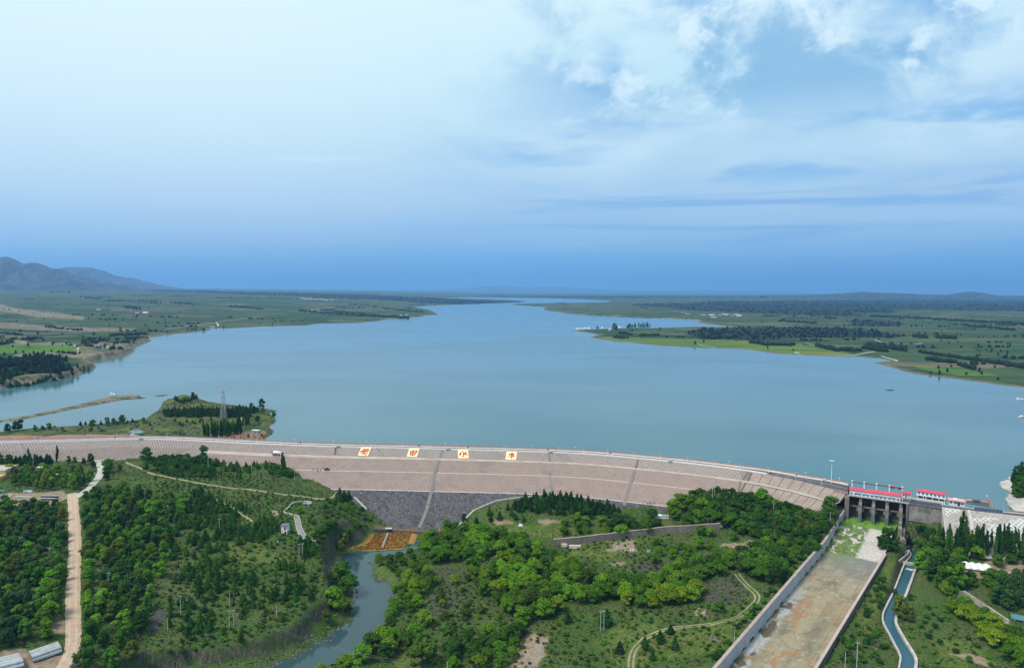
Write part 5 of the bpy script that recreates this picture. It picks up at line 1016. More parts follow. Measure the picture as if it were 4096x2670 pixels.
def scatter(kind, pts, gap, hr, tints, place, keep=1.0, clump=0.0, k=1, cap=999, rad=1.2, width=1.0, world=False):
    V = np.array(pts, float) if world else gpoly(pts); lo, hi_ = V.min(0), V.max(0); area = np.prod(hi_ - lo); n = int(area / gap ** 2 * 5); C_ = rng.uniform(lo, hi_, (n, 2)); C_ = C_[inside(C_, V)]
    if clump: C_ = C_[fbm(C_[:, 0] / 13, C_[:, 1] / 13, 3, k) > clump]
    if len(C_): C_ = C_[~blocked(C_, rad)]
    cell_ = {}; out = []
    for x, y in C_:
        g_ = (int(x // gap), int(y // gap)); ok = True
        for i in (-1, 0, 1):
            for j in (-1, 0, 1):
                for (a, b) in cell_.get((g_[0] + i, g_[1] + j), ()):
                    if (a - x) ** 2 + (b - y) ** 2 < gap * gap: ok = False
        if ok and rng.random() < keep:
            cell_.setdefault(g_, []).append((x, y)); out.append((x, y))
            if len(out) >= cap: break
    for x, y in out: add_plant(kind, x, y, rng.uniform(*hr), int(rng.choice(tints)), place, width=width)
def one(kind, px, py, h, ti, place, width=1.0): g = ground(px, py); add_plant(kind, g[0], g[1], h, ti, place, width=width)
# plantation either side of the dirt road
scatter('broadleaf', [(-40, 2030), (120, 2030), (250, 2045), (272, 2090), (278, 2200), (270, 2400), (262, 2470), (190, 2560), (60, 2590), (-60, 2600)], 5.0, (7.0, 10.5), [0, 0, 1, 1, 2, 2, 0, 3, 4], 'in the plantation west of the dirt road', rad=2.0)
scatter('broadleaf', [(330, 1985), (420, 1975), (560, 1985), (700, 2010), (770, 2040), (690, 2110), (650, 2300), (600, 2400), (570, 2500), (560, 2665), (325, 2690), (318, 2400), (318, 2150)], 5.4, (7.0, 10.5), [0, 1, 1, 3, 3, 4, 2, 1, 0], 'in the plantation east of the dirt road', .92, rad=2.0)
scatter('broadleaf', [(40, 1890), (140, 1880), (260, 1905), (270, 1955), (200, 1965), (40, 1945)], 5.0, (6, 8.5), [1, 1, 3, 4, 5, 0], 'between the yellow building and the beam yard')
scatter('broadleaf', [(290, 1905), (390, 1930), (350, 1975), (280, 1970)], 5.5, (8, 10.5), [1, 3, 0], 'beside the bend of the gravel road')
scatter('juniper', [(60, 1845), (200, 1842), (205, 1858), (60, 1866)], 3.2, (5, 7), [3, 0], 'in the dark row below the dam, west of the gravel road')
scatter('broadleaf', [(-60, 1850), (60, 1850), (60, 1880), (-60, 1890)], 5.0, (8, 11), [0, 2], 'behind the yellow building')
for x, y, h, t in ((118, 1838, 9, 0), (228, 1846, 12.5, 2)): one('poplar', x, y, h, t, 'standing alone against the dam by the gravel road')
for x, y, h, t in ((275, 1850, 6, 0), (300, 1850, 5, 0), (335, 1858, 6, 2), (362, 1850, 8, 0), (375, 1870, 6, 2), (430, 1890, 11, 1), (425, 1920, 8, 0), (480, 1880, 5, 0)): one('broadleaf', x, y, h, t, 'beside the gravel road below the dam')
one('broadleaf', 588, 1853, 14, 0, 'standing tall against the dam at the path fork', 1.05); one('broadleaf', 583, 1885, 8, 0, 'beside the fork of the earth path'); one('broadleaf', 812, 1850, 14, 2, 'at the end of the berm road beside the dam', .8); one('broadleaf', 815, 1868, 9, 0, 'below the end of the berm road')
scatter('shrub', [(610, 1840), (660, 1816), (800, 1812), (860, 1850), (850, 1915), (700, 1905), (630, 1885)], 2.6, (2.2, 3.6), [0, 0, 0, 1], 'in the dark thicket on the hillside under the berm road', rad=.6)
scatter('broadleaf', [(640, 1840), (800, 1825), (850, 1880), (700, 1890)], 7, (5, 7), [0, 0, 2], 'in the dark thicket on the hillside under the berm road')
for x, y, h, t in ((835, 1895, 5, 0), (885, 1905, 6.5, 1), (950, 1908, 7, 1), (1000, 1905, 8, 0), (1030, 1900, 5, 1), (960, 1925, 8, 0), (1130, 1880, 13, 2), (1140, 1882, 11, 0), (1045, 1920, 6, 1), (1095, 1928, 5, 1), (910, 1890, 5, 1), (1180, 1905, 4.5, 0)): one('poplar', x, y, h, t, 'on the grassy slope beside the dam face', 1.1)
scatter('juniper', [(850, 1850), (1060, 1860), (1080, 1885), (900, 1890)], 4.0, (3.5, 5.5), [0, 1, 2], 'in the clump at the top of the slope beside the dam face')
scatter('shrub', [(1090, 1860), (1190, 1900), (1150, 1910), (1070, 1900)], 2.5, (2.0, 3.2), [0, 1], 'at the edge of the slope beside the dam face')
# junipers over the mesa
scatter('juniper', [(760, 1985), (800, 1960), (900, 2010), (1080, 2070), (1120, 2120), (1060, 2160), (900, 2200), (760, 2250), (700, 2200), (720, 2080)], 3.3, (3.6, 6), [0, 0, 1, 1, 2], 'in the juniper wood on the slope west of the stilted white hut', .9, -.12, 301)
scatter('juniper', [(760, 2260), (900, 2240), (1080, 2250), (1180, 2260), (1260, 2340), (1240, 2420), (1090, 2400), (960, 2480), (800, 2560), (660, 2500), (680, 2350)], 3.4, (3.2, 5.4), [0, 1, 1, 2], 'among the junipers on the mesa above the river scarp', .9, -.02, 302)
scatter('juniper', [(860, 2530), (1100, 2450), (1150, 2480), (960, 2570), (700, 2610)], 5.5, (2.8, 4.4), [0, 1, 2], 'near the rim of the basalt scarp', .7)
scatter('juniper', [(1195, 2180), (1245, 2170), (1262, 2220), (1215, 2240)], 2.8, (5, 7), [0, 1], 'in the dark group beside the twin pole', rad=.5)
scatter('juniper', [(660, 2130), (700, 2110), (720, 2180), (680, 2260), (620, 2280)], 5, (4, 6), [0, 1], 'along the east edge of the plantation')
scatter('shrub', [(900, 2120), (1250, 2080), (1290, 2300), (1250, 2440), (1000, 2540), (700, 2600), (700, 2450), (1000, 2240)], 6, (1.2, 2.2), [0, 1, 2, 3], 'scattered over the mesa above the river', .75)
scatter('shrub', [(600, 1880), (900, 1890), (1150, 1960), (1330, 2010), (1300, 2200), (1320, 2360), (1180, 2490), (900, 2590), (620, 2620), (680, 2300), (800, 2060), (640, 1990)], 2.9, (.7, 1.5), [0, 1, 3, 3, 3, 1], 'in the low scrub of the mesa', .8, -.25, 331, rad=.2)
scatter('shrub', [(1600, 2400), (1900, 2260), (2300, 2120), (2700, 2140), (3000, 2330), (2990, 2420), (2850, 2640), (2300, 2690), (1600, 2690)], 3.1, (.7, 1.5), [0, 1, 2, 3, 3, 1], 'in the low scrub of the valley floor', .8, -.2, 332, rad=.2)
for x, y, h, w_, t in ((1200, 2052, 5, 1.3, 3), (1235, 2085, 4, 1, 3), (1150, 2085, 3.5, 1, 3)): one('broadleaf', x, y, h, t, 'beside the small concrete flume', w_)
scatter('juniper', [(1345, 1985), (1400, 1978), (1418, 1995), (1370, 2010)], 3.0, (5, 7), [3, 0], 'in the dark clump at the top corner of the rock toe', rad=.3)
scatter('shrub', [(1300, 2000), (1420, 2010), (1500, 2100), (1440, 2110), (1300, 2080)], 4, (1.5, 3), [0, 1, 3], 'on the slope west of the rock toe')
for x, y, h, t, w_ in ((1310, 2130, 9, 0, 1.1), (1280, 2170, 10, 1, 1.1), (1335, 2120, 8, 0, 1), (1425, 2110, 8, 3, .9), (1380, 2170, 7, 5, 1), (1360, 2195, 6, 5, 1), (1395, 2150, 7, 1, 1)): one('broadleaf', x, y, h, t, 'by the marsh at the head of the river', w_)
for x, y, h, t, w_ in ((1370, 2290, 8, 1, .9), (1360, 2330, 11, 1, 1.0), (1388, 2370, 11, 1, 1.0), (1335, 2420, 10, 0, 1.0), (1365, 2440, 8, 0, .8), (1310, 2490, 7, 3, .8), (1395, 2450, 5, 3, .8)): one('willow', x, y, h, t, 'under the basalt scarp on the west bank of the river', w_)
# willow thickets of the valley floor
W1 = 'in the thicket on the east bank of the river'; W2 = 'in the willow belt across the valley floor'; W3 = 'beside the long grey retaining wall'
scatter('willow', [(1500, 2235), (1530, 2240), (1640, 2220), (1680, 2260), (1640, 2330), (1590, 2330), (1500, 2270)], 5.5, (4.5, 6.5), [0, 1, 3], W1, rad=.5)
scatter('willow', [(1680, 2190), (1780, 2130), (1900, 2140), (2080, 2160), (2180, 2215), (1950, 2240), (1760, 2260), (1700, 2240)], 5.5, (7.1, 10.8), [0, 1, 1, 0], 'in the green belt below the rock toe', .95)
scatter('willow', [(1590, 2330), (1700, 2280), (1760, 2330), (1660, 2440), (1590, 2480), (1560, 2520), (1560, 2430)], 5.2, (5, 8), [0, 1, 2, 0], W1, .95, rad=.5)
scatter('willow', [(1480, 2560), (1560, 2520), (1640, 2600), (1560, 2650), (1440, 2660)], 5.5, (6, 10), [3, 4, 2, 0], W1, .95, rad=.5)
scatter('willow', [(1270, 2690), (1340, 2655), (1430, 2660), (1450, 2720), (1280, 2740)], 5, (4, 7), [0, 2, 1], 'at the water edge where the river leaves the view', rad=.5)
scatter('willow', [(1900, 2240), (2050, 2225), (2180, 2215), (2280, 2250), (2330, 2320), (2500, 2330), (2480, 2400), (2300, 2430), (2200, 2480), (2080, 2500), (2000, 2430), (1880, 2330)], 5.1, (6.5, 10.2), [0, 0, 1, 1, 2, 3], W2, .96, -.22, 311)
scatter('willow', [(1700, 2330), (1880, 2320), (2000, 2440), (1980, 2540), (1850, 2560), (1760, 2470)], 7.0, (4, 6.5), [3, 3, 1, 2], W2, .8, -.1, 312)
scatter('willow', [(2480, 2340), (2630, 2330), (2720, 2280), (2780, 2330), (2820, 2400), (2700, 2430), (2500, 2430)], 4.9, (6.5, 9.6), [0, 0, 2, 1], W2, .95, -.15, 313)
scatter('willow', [(1800, 2570), (2080, 2520), (2100, 2600), (2000, 2680), (1800, 2680)], 6.0, (5, 9), [3, 2, 4, 0, 1], 'on the rough ground west of the pale rubble slope', .9)
for x, y, h, t in ((1690, 2660, 13, 3), (1700, 2500, 8, 2), (1660, 2560, 9, 0), (2050, 2560, 8, 4), (2170, 2450, 11, 3)): one('willow', x, y, h, t, 'standing out over the scrub of the valley floor')
scatter('willow', [(2570, 2260), (2640, 2200), (2830, 2175), (2860, 2220), (2760, 2250), (2640, 2250)], 6.0, (4.5, 7), [0, 1, 1], 'on the slope below the long grey retaining wall', .8, -.1, 314)
scatter('willow', [(2750, 2270), (2860, 2250), (2950, 2240), (2900, 2310), (2790, 2330)], 5.1, (7.1, 10.2), [1, 0, 4], 'beside the stacked pale pipes by the track')
scatter('willow', [(2960, 2230), (3080, 2230), (3140, 2270), (3150, 2330), (3060, 2340), (2980, 2300)], 4.9, (8.3, 11.4), [4, 1, 4], 'in the round dark clump above the wheel track')
scatter('willow', [(3060, 2150), (3210, 2170), (3230, 2235), (3160, 2260), (3060, 2210)], 5.6, (6, 8.5), [1, 4, 0], 'between the hillside wood and the channel wall')
for x, y, h, t in ((2920, 2105, 9, 0), (2960, 2125, 8, 1), (3010, 2135, 8, 3), (2935, 2160, 6, 1), (2805, 2140, 7, 1), (2840, 2145, 6, 0), (2880, 2450, 6, 1), (2790, 2175, 6, 0), (2625, 2180, 5, 1)): one('willow', x, y, h, t, W3)
scatter('willow', [(2230, 2110), (2340, 2060), (2380, 2085), (2350, 2150), (2260, 2150)], 6, (6, 9), [1, 4, 0], 'below the dark wood on the east shoulder of the rock toe', .8)
scatter('willow', [(2400, 2110), (2460, 2090), (2620, 2080), (2640, 2120), (2540, 2150), (2420, 2150)], 6, (6, 9), [1, 0, 4], 'around the long white shed below the dam')
scatter('willow', [(2680, 2040), (2740, 2020), (2860, 2050), (2870, 2100), (2780, 2110), (2700, 2090)], 5.6, (8, 11), [1, 0, 1], 'in the billowing clump between shed and hillside wood')
scatter('juniper', [(2020, 2040), (2140, 1985), (2260, 1985), (2370, 2010), (2490, 2045), (2480, 2075), (2330, 2065), (2180, 2055)], 2.9, (4, 6.5), [3, 3, 0], 'in the blackish wood on the east shoulder of the rock toe', rad=.4)
scatter('juniper', [(1930, 2060), (2060, 2050), (2130, 2090), (1960, 2090)], 5, (4, 5.5), [0, 3], 'on the open slope east of the rock toe', .8)
for x, y, h, t in ((1855, 2085, 6, 2), (1905, 2100, 6, 0), (1860, 2110, 5, 5)): one('broadleaf', x, y, h, t, 'by the east kerb of the rock toe')
H6 = 'in the dense wood on the hillside beside the masonry slabs'
scatter('shrub', [(2740, 2010), (2790, 1972), (2950, 1985), (3180, 2030), (3310, 2095), (3300, 2160), (3210, 2230), (3120, 2180), (2960, 2130), (2860, 2070), (2760, 2050)], 3.1, (3.2, 5.6), [0, 0, 0, 1, 3], H6, .97, rad=.3)
one('broadleaf', 3040, 2010, 10.5, 3, 'rising bright over the hillside wood beside the masonry slabs', 1.3); one('broadleaf', 3080, 2020, 7, 3, 'small bright companion at the hillside wood edge'); one('broadleaf', 2760, 2030, 8, 5, 'at the west corner of the hillside wood', 1.2); one('broadleaf', 3318, 2062, 12, 1, 'over the foot of the masonry slabs beside the channel', 1.3); one('broadleaf', 3290, 2090, 9, 1, 'beside the head of the channel wall', 1.2); one('broadleaf', 3295, 2130, 8, 0, 'beside the head of the channel wall')
scatter('shrub', [(3200, 2240), (3330, 2110), (3320, 2130), (3090, 2400), (2880, 2650), (2850, 2650), (3000, 2450)], 4.5, (1.6, 3), [0, 1, 2, 0], 'along the outside of the channel wall', .8, rad=.4)
scatter('juniper', [(2560, 2560), (2690, 2520), (2730, 2580), (2640, 2640), (2580, 2640)], 6.5, (4.2, 6.2), [3, 0, 0], 'in the loose group inside the bend of the wheel track', .9, cap=9)
for x, y, h, t in ((2420, 2500, 8, 0), (2270, 2490, 5, 3), (2480, 2610, 5, 3)): one('juniper', x, y, h, t, 'dark and alone on the scrub west of the track', 1.3)
scatter('shrub', [(2150, 2520), (2450, 2430), (2880, 2440), (2900, 2520), (2820, 2640), (2560, 2680), (2200, 2680)], 7.5, (1.0, 2.0), [0, 1, 2, 3], 'scattered beside the wheel track', .6)
scatter('shrub', [(1560, 2520), (1900, 2420), (2100, 2520), (1800, 2680), (1600, 2680)], 6.5, (1.2, 2.4), [1, 2, 3, 0], 'on the rough floor of the river valley', .6)
# right bank
P8 = 'in the row of poplars under the end dam'
scatter('poplar', [(3700, 2225), (3760, 2195), (3900, 2190), (4110, 2185), (4200, 2190), (4200, 2240), (4110, 2240), (3950, 2235), (3760, 2245)], 2.7, (11, 15.5), [0, 1, 1, 2], P8, .95, rad=.3)
scatter('poplar', [(3620, 2175), (3700, 2160), (3720, 2200), (3650, 2215)], 4, (9, 13), [0, 1], 'in the group between blank wall and poplar row', rad=.6)
for x, y, h, t in ((3842, 2200, 21, 0), (3858, 2203, 19, 1), (3750, 2205, 15, 1), (3925, 2200, 16, 0), (3990, 2205, 15, 1), (4035, 2200, 16, 0)): one('poplar', x, y, h, t, 'standing above its neighbours under the end dam', .9)
scatter('shrub', [(3610, 2120), (3700, 2110), (3730, 2135), (3660, 2165), (3610, 2150)], 2.4, (3.2, 5), [4, 4, 0], 'on the rusty slope under the blank wall', rad=.4)
one('broadleaf', 3552, 2195, 13, 0, 'in the bend of the canal beside the mossy apron', 1.35); one('broadleaf', 3535, 2200, 9, 0, 'in the bend of the canal beside the mossy apron', 1.2); one('broadleaf', 3692, 2215, 8, 4, 'at the outer bend of the canal', 1.2)
scatter('broadleaf', [(3660, 2270), (3760, 2235), (3830, 2290), (3840, 2370), (3780, 2400), (3660, 2390), (3645, 2330)], 5.1, (9.4, 13.8), [1, 0, 1, 4, 3], 'in the big round grove beside the canal', .96)
scatter('willow', [(3830, 2240), (3900, 2215), (3930, 2240), (3900, 2260)], 5, (7, 9), [0, 2, 1], 'behind the shed with the white roof')
scatter('willow', [(3850, 2310), (3940, 2300), (3950, 2340), (3860, 2345)], 4.2, (4, 5.5), [4, 1], 'in front of the shed with the white roof')
scatter('willow', [(3955, 2245), (4110, 2220), (4110, 2255), (3960, 2270)], 6, (6, 8), [1, 4, 0], 'behind the pale yard at the east edge')
scatter('willow', [(3740, 2360), (3790, 2345), (3880, 2440), (3980, 2510), (4110, 2590), (4110, 2690), (4000, 2620), (3910, 2530), (3800, 2440)], 4.7, (6.5, 9.0), [0, 0, 1, 2], 'in the hedge-like belt beside the ruined trough')
scatter('broadleaf', [(3920, 2320), (4030, 2345), (4110, 2330), (4110, 2460), (4040, 2450), (3960, 2400)], 4.9, (7.7, 10.8), [1, 0, 2], 'in the grove east of the ruined trough')
for x, y, h, t, w_ in ((3600, 2460, 10, 4, 1.4), (3625, 2480, 8, 4, 1.2), (3580, 2390, 5, 0, 1), (3640, 2400, 4, 0, 1)): one('broadleaf', x, y, h, t, 'leaning over the east bank of the canal', w_)
scatter('shrub', [(3540, 2215), (3600, 2260), (3560, 2400), (3510, 2480), (3560, 2660), (3310, 2680), (3450, 2400)], 3.6, (1.4, 2.8), [0, 0, 1, 1, 2], 'between spillway channel and canal', .8, -.1, 321, rad=.3)
scatter('shrub', [(3630, 2430), (3760, 2420), (3960, 2560), (4050, 2660), (3690, 2690), (3640, 2560)], 4.6, (1.0, 2.2), [1, 2, 0], 'on the grass east of the canal', .75, rad=.3)

# far side of the crest: the spit with its mast, and the shore cove on the right
def zfar(x, y): return float(far_height(np.array([[x, y]]))[0][0])
def one_f(kind, px, py, h, ti, place, width=1.0):
    p = at(px, py, 1.5); z = zfar(p[0], p[1]); p = at(px, py, max(z, 0)); add_plant(kind, p[0], p[1], h, ti, place, z=zfar(p[0], p[1]) - .1, width=width)
def row_f(kind, a, b, n, h, tints, place, jit=4, width=1.0):
    for i in range(n): u = (i + .5) / n; one_f(kind, a[0] + (b[0] - a[0]) * u + rng.uniform(-jit, jit), a[1] + (b[1] - a[1]) * u + rng.uniform(-jit, jit) * .6, rng.uniform(*h), int(rng.choice(tints)), place, width)
for q in range(5): row_f('juniper', (650 + q * 3, 1646 + q * 5), (1040 - q * 8, 1640 + q * 5), 26, (4.0, 6.2), [3, 3, 0], 'in the blackish pine belt across the spit', 4, 1.1)
row_f('juniper', (700, 1600), (790, 1597), 12, (4, 6), [3, 0], 'in the clump on the knoll at the tip of the spit', 4, 1.1); one_f('broadleaf', 772, 1597, 9, 0, 'crowning the knoll at the tip of the spit')
for q in range(2): row_f('poplar', (815, 1745 - q * 6), (965, 1735 - q * 8), 17, (9, 14), [0, 1, 2], 'in the poplar stand at the foot of the lattice mast', 5, 1.1)
row_f('poplar', (945, 1725), (1000, 1700), 5, (10, 13), [0, 1], 'in the poplar stand at the foot of the lattice mast', 3, 1.2); one_f('poplar', 990, 1698, 15, 2, 'tallest and darkest beside the lattice mast', 1.6)
for x, y, h, t, w_ in ((30, 1730, 9, 2, 1), (62, 1724, 10, 0, 1), (80, 1720, 11, 0, .8), (140, 1722, 6, 1, 1), (170, 1720, 5, 1, 1), (198, 1718, 7, 1, 1.1), (372, 1703, 7, 1, 1.1), (430, 1698, 8, 1, 1), (455, 1697, 7, 1, 1), (488, 1692, 9, 0, 1.2), (575, 1690, 6, 1, .9), (1005, 1640, 9, 2, 1), (1046, 1634, 12, 2, .9), (1050, 1652, 7, 1, 1.2), (1095, 1668, 7, 1, 1.1), (1030, 1690, 8, 0, .9), (250, 1718, 3, 1, 1.4)): one_f('broadleaf', x, y, h, t, 'along the water edge of the spit', w_)
for x, y in ((322, 1700), (342, 1698), (362, 1700), (404, 1698), (470, 1694), (509, 1692), (530, 1688), (690, 1665), (720, 1700), (730, 1705), (600, 1700), (780, 1694), (845, 1680), (748, 1688), (770, 1690), (800, 1688)): one_f('juniper', x, y, rng.uniform(3, 4.6), int(rng.choice([0, 3])), 'dotted over the meadow of the spit')
for x, y, h in ((4052, 1960, 15), (4066, 1950, 17), (4080, 1962, 12), (4092, 1985, 10), (4075, 1990, 8), (4096, 1950, 14), (4110, 1970, 12), (4060, 1985, 7)):
    one_f('broadleaf' if h < 14 else 'poplar', x, y, h, 0, 'in the dark grove above the pale cove', 1.2 if h < 14 else 1.5)
row_f('juniper', (0, 1500), (255, 1490), 34, (5, 8), [3, 0], 'in the dark wood on the near western point', 16, 1.3); row_f('juniper', (20, 1478), (270, 1462), 30, (5, 8), [3, 0], 'in the dark wood on the near western point', 9, 1.3)
row_f('broadleaf', (260, 1475), (360, 1460), 14, (4, 7), [0, 2], 'on the slope at the tip of the near western point', 8)
for x, y, h in ((2457, 1318, 24), (2465, 1322, 18), (2390, 1316, 12), (2510, 1314, 13), (2560, 1345, 10), (2530, 1325, 10), (2780, 1378, 10), (2815, 1371, 9), (2945, 1365, 7)): one_f('broadleaf', x, y, h, 2, 'standing on the green point across the water')
row_f('poplar', (2510, 1311), (2545, 1311), 7, (14, 20), [0, 2], 'in the poplar line at the back of the green point', 1, 1.3); row_f('poplar', (2552, 1311), (2600, 1311), 9, (15, 22), [0, 2], 'in the poplar line at the back of the green point', 1, 1.3)

# ---- plant them: the largest 290 of a kind are individuals, the rest join one mass of their kind
def build_plants():
    lim = dict(willow=292, broadleaf=292, juniper=292, poplar=150, shrub=292); seen = {}; extra = {}
    marks = [('dirt road', 297, 2300), ('gravel road', 400, 1880), ('yellow building', 60, 1920), ('lattice mast', 890, 1700), ('stilted white hut', 1005, 2130), ('twin pole on the mesa', 1200, 2220), ('concrete flume', 1200, 2120), ('river marsh', 1560, 2170), ('river bend', 1400, 2560), ('rock toe', 1700, 2110), ('white shed', 2645, 2070),
             ('grey retaining wall', 2600, 2140), ('pipe stacks', 2900, 2240), ('pale rubble slope', 2130, 2600), ('twin steel pole', 2403, 2480), ('channel wall', 3150, 2330), ('masonry slabs', 3150, 2000), ('spillway gates', 3500, 2080), ('canal weir', 3630, 2250), ('ruined trough', 3900, 2440), ('white-roofed shed', 3880, 2270), ('end dam', 3900, 2180), ('pipe pallets', 2300, 2190), ('berm road end', 840, 1830), ('beam stacks', 180, 2620)]
    MK = [(nm, ground(a, b)) if b > 1800 else (nm, at(a, b, 2)) for nm, a, b in marks]
    rows = []
    for kind in KINDS:
        L = [p for p in PLANTS if p[0] == kind]; L.sort(key=lambda p: -p[4] / math.hypot(p[1], p[2]))
        vis = [p for p in L if abs(to_px((p[1], p[2], p[3] + p[4] / 2))[0] - 2048) < 2120 and to_px((p[1], p[2], p[3] + p[4]))[1] < 2690]
        rows += vis[:lim[kind]]; extra[kind] = vis[lim[kind]:]
    ORD = ['closest'] + [q + ' closest' for q in 'second third fourth fifth sixth seventh eighth ninth tenth eleventh twelfth thirteenth fourteenth fifteenth sixteenth seventeenth eighteenth nineteenth twentieth twenty-first twenty-second twenty-third twenty-fourth twenty-fifth twenty-sixth twenty-seventh twenty-eighth twenty-ninth thirtieth thirty-first thirty-second thirty-third thirty-fourth thirty-fifth thirty-sixth thirty-seventh thirty-eighth thirty-ninth fortieth'.split()]
    name = {}
    for k, (kind, x, y, z, h, ti, place, width) in enumerate(rows):
        u = h / UNIT[kind]; tn, tc = TINT[kind][ti]; size = 'tall' if u > 1.12 else ('small' if u < .78 else 'mid-sized')
        p_ = to_px((x, y, z)); d = [math.hypot(x - m_[1][0], (y - m_[1][1])) for m_ in MK]; i = int(np.argmin(d)); q_ = to_px(MK[i][1]); ex, ey = p_[0] - q_[0], p_[1] - q_[1]
        dr = ('right of' if ex > 0 else 'left of') if abs(ex) > abs(ey) else ('before' if ey > 0 else 'beyond')
        seen.setdefault((kind, size, tn, i, dr), []).append((min(d), k, place))
    for (kind, size, tn, i, dr), v in seen.items():
        v.sort()
        for r_, (dd_, k, place) in enumerate(v):
            base = f'{size} {tn} {KINDS[kind][1]}'; tail = f'{dr} the {MK[i][0]}'; o_ = '' if len(v) == 1 else (ORD[r_] if r_ < 40 else 'among those farther off')
            lab = f'{base} {place}, {o_ + " " if o_ else ""}{tail}'
            if len(lab.replace('-', ' ').split()) > 16: lab = f'{base}, {o_ + " " if o_ else "the only one "}{tail}'
            name[k] = lab
    for k, (kind, x, y, z, h, ti, place, width) in enumerate(rows):
        u = h / UNIT[kind]; tn, tc = TINT[kind][ti]; cm, tm = PROTO[kind][k % len(PROTO[kind])]; nm, cat = KINDS[kind]
        far_ = math.hypot(x, y) > 700
        j = rng.uniform(.78, 1.36); colr = (*(c * j * q for c, q in zip(tc, (rng.uniform(.88, 1.12), 1, 1))), 1)
        rz = rng.uniform(0, 6.28); sc = (u * width * rng.uniform(.82, 1.22), u * width * rng.uniform(.82, 1.22), u * rng.uniform(.94, 1.08))
        cat = {'tree': 'tree', 'shrub': 'shrub'}.get(cat, 'tree')
        if far_ or kind == 'shrub':
            o = bpy.data.objects.new(nm, cm); col.objects.link(o); tag(o, name[k], cat, f'{KINDS[kind][1]}s {place}'); o.color = colr
        else:
            o = bpy.data.objects.new(nm, None); col.objects.link(o); tag(o, name[k], cat, f'{KINDS[kind][1]}s {place}'); o.empty_display_size = .2
            c = bpy.data.objects.new('crown', cm); col.objects.link(c); c.parent = o; c.color = colr
            t = bpy.data.objects.new('trunk', tm); col.objects.link(t); t.parent = o
        o.location = (x, y, z); o.rotation_euler = (rng.normal(0, .05), rng.normal(0, .05), rz); o.scale = sc
    for kind, L in extra.items():
        if not L: continue
        V, Fq, b = [], [], 0; tc = []
        for k, (kd, x, y, z, h, ti, place, width) in enumerate(L):
            me = PROTO[kind][k % len(PROTO[kind])][0]; n = len(me.vertices); co = np.empty(n * 3, np.float32); me.vertices.foreach_get('co', co); co = co.reshape(-1, 3)
            fq = np.empty(len(me.loops), np.int32); me.loops.foreach_get('vertex_index', fq); u = h / UNIT[kind]; a = rng.uniform(0, 6.28)
            R2 = np.array([[math.cos(a), -math.sin(a), 0], [math.sin(a), math.cos(a), 0], [0, 0, 1]]); V.append(co @ R2.T * (u * width, u * width, u) + (x, y, z)); Fq.append(fq.reshape(-1, 4) + b); b += n; tc.append(np.tile(np.r_[np.array(TINT[kind][ti][1]) * rng.uniform(.8, 1.3), 1.0], (n, 1)))
        me = raw_mesh(bpy.data.meshes.new('thicket'), np.concatenate(V), np.concatenate(Fq)); o = link({'shrub': 'undergrowth', 'juniper': 'juniper_thicket', 'willow': 'willow_thicket', 'broadleaf': 'plantation_thicket', 'poplar': 'poplar_thicket'}[kind], me, M_LEAFS); at_ = me.attributes.new('tint', 'FLOAT_COLOR', 'POINT'); at_.data.foreach_set('color', np.concatenate(tc).astype(np.float32).ravel())
        o['kind'] = 'stuff'; o['label'] = f'mass of further {KINDS[kind][1]} foliage below the dam'; o.color = (*TINT[kind][0 if kind != 'willow' else 1][1], 1)
    return len(rows), {k: len(v) for k, v in extra.items()}
for v in PROTO.values():
    for cm, tm in v: cm.materials.append(M_LEAF); tm.materials.append(M_BARK)
print('PLANTS', len(PLANTS), {k: sum(p[0] == k for p in PLANTS) for k in KINDS}); print('BUILT', build_plants())

# low scrub and grass tufts over the open ground, reeds in the marsh
def tufts(name, n, area, smin, smax, m, label, test, hgt=.6, tri=3):
    P = rng.uniform((area[0], area[2]), (area[1], area[3]), (n, 2)); k_ = np.abs(P[:, 0]) < P[:, 1] * .80 + 6; P = P[k_]; P = P[test(P)]; P = P[~blocked(P, 0.0)]
    st_ = np.hypot(zg(P[:, 0] + 1, P[:, 1]) - zg(P[:, 0] - 1, P[:, 1]), zg(P[:, 0], P[:, 1] + 1) - zg(P[:, 0], P[:, 1] - 1)) / 2; P = P[st_ < .62]
    n = len(P); s = rng.uniform(smin, smax, n) * rng.uniform(.5, 1, n); z = zg(P[:, 0], P[:, 1]); V = []; 
    for q in range(tri):
        a = rng.uniform(0, 6.28, n); t = rng.uniform(.15, 1.0, n); dx, dy = np.cos(a), np.sin(a)
        c0_ = np.stack([P[:, 0] - dy * s * .5, P[:, 1] + dx * s * .5, z - .05], 1); c1_ = np.stack([P[:, 0] + dy * s * .5, P[:, 1] - dx * s * .5, z - .05], 1); up = np.stack([dx * s * t * .7, dy * s * t * .7, s * hgt * rng.uniform(.6, 1.2, n)], 1)
        V.append(np.stack([c0_, c1_, c1_ * .85 + c0_ * .15 + up, c0_ * .85 + c1_ * .15 + up], 1))
    V = np.stack(V, 1).reshape(-1, 3); o = link(name, raw_mesh(bpy.data.meshes.new(name), V, np.arange(len(V)).reshape(-1, 4)), m); o['kind'] = 'stuff'; o['label'] = label; return o
def scrub_material(name, a, b, c3):
    m = bpy.data.materials.new(name); m.use_nodes = True; w = NT(m.node_tree); p = w.n('ShaderNodeBsdfPrincipled'); w.put(w.n('ShaderNodeOutputMaterial').inputs[0], p); g = w.n('ShaderNodeNewGeometry')
    c = w.mix(g.outputs['Random Per Island'], a, b); c = w.mix(w.rng(w.noise(g.outputs['Position'], .06, 5, .65), .42, .62), c, c3); w.put(p.inputs['Base Color'], c); p.inputs['Roughness'].default_value = .9; p.inputs['Specular IOR Level'].default_value = .1; return m
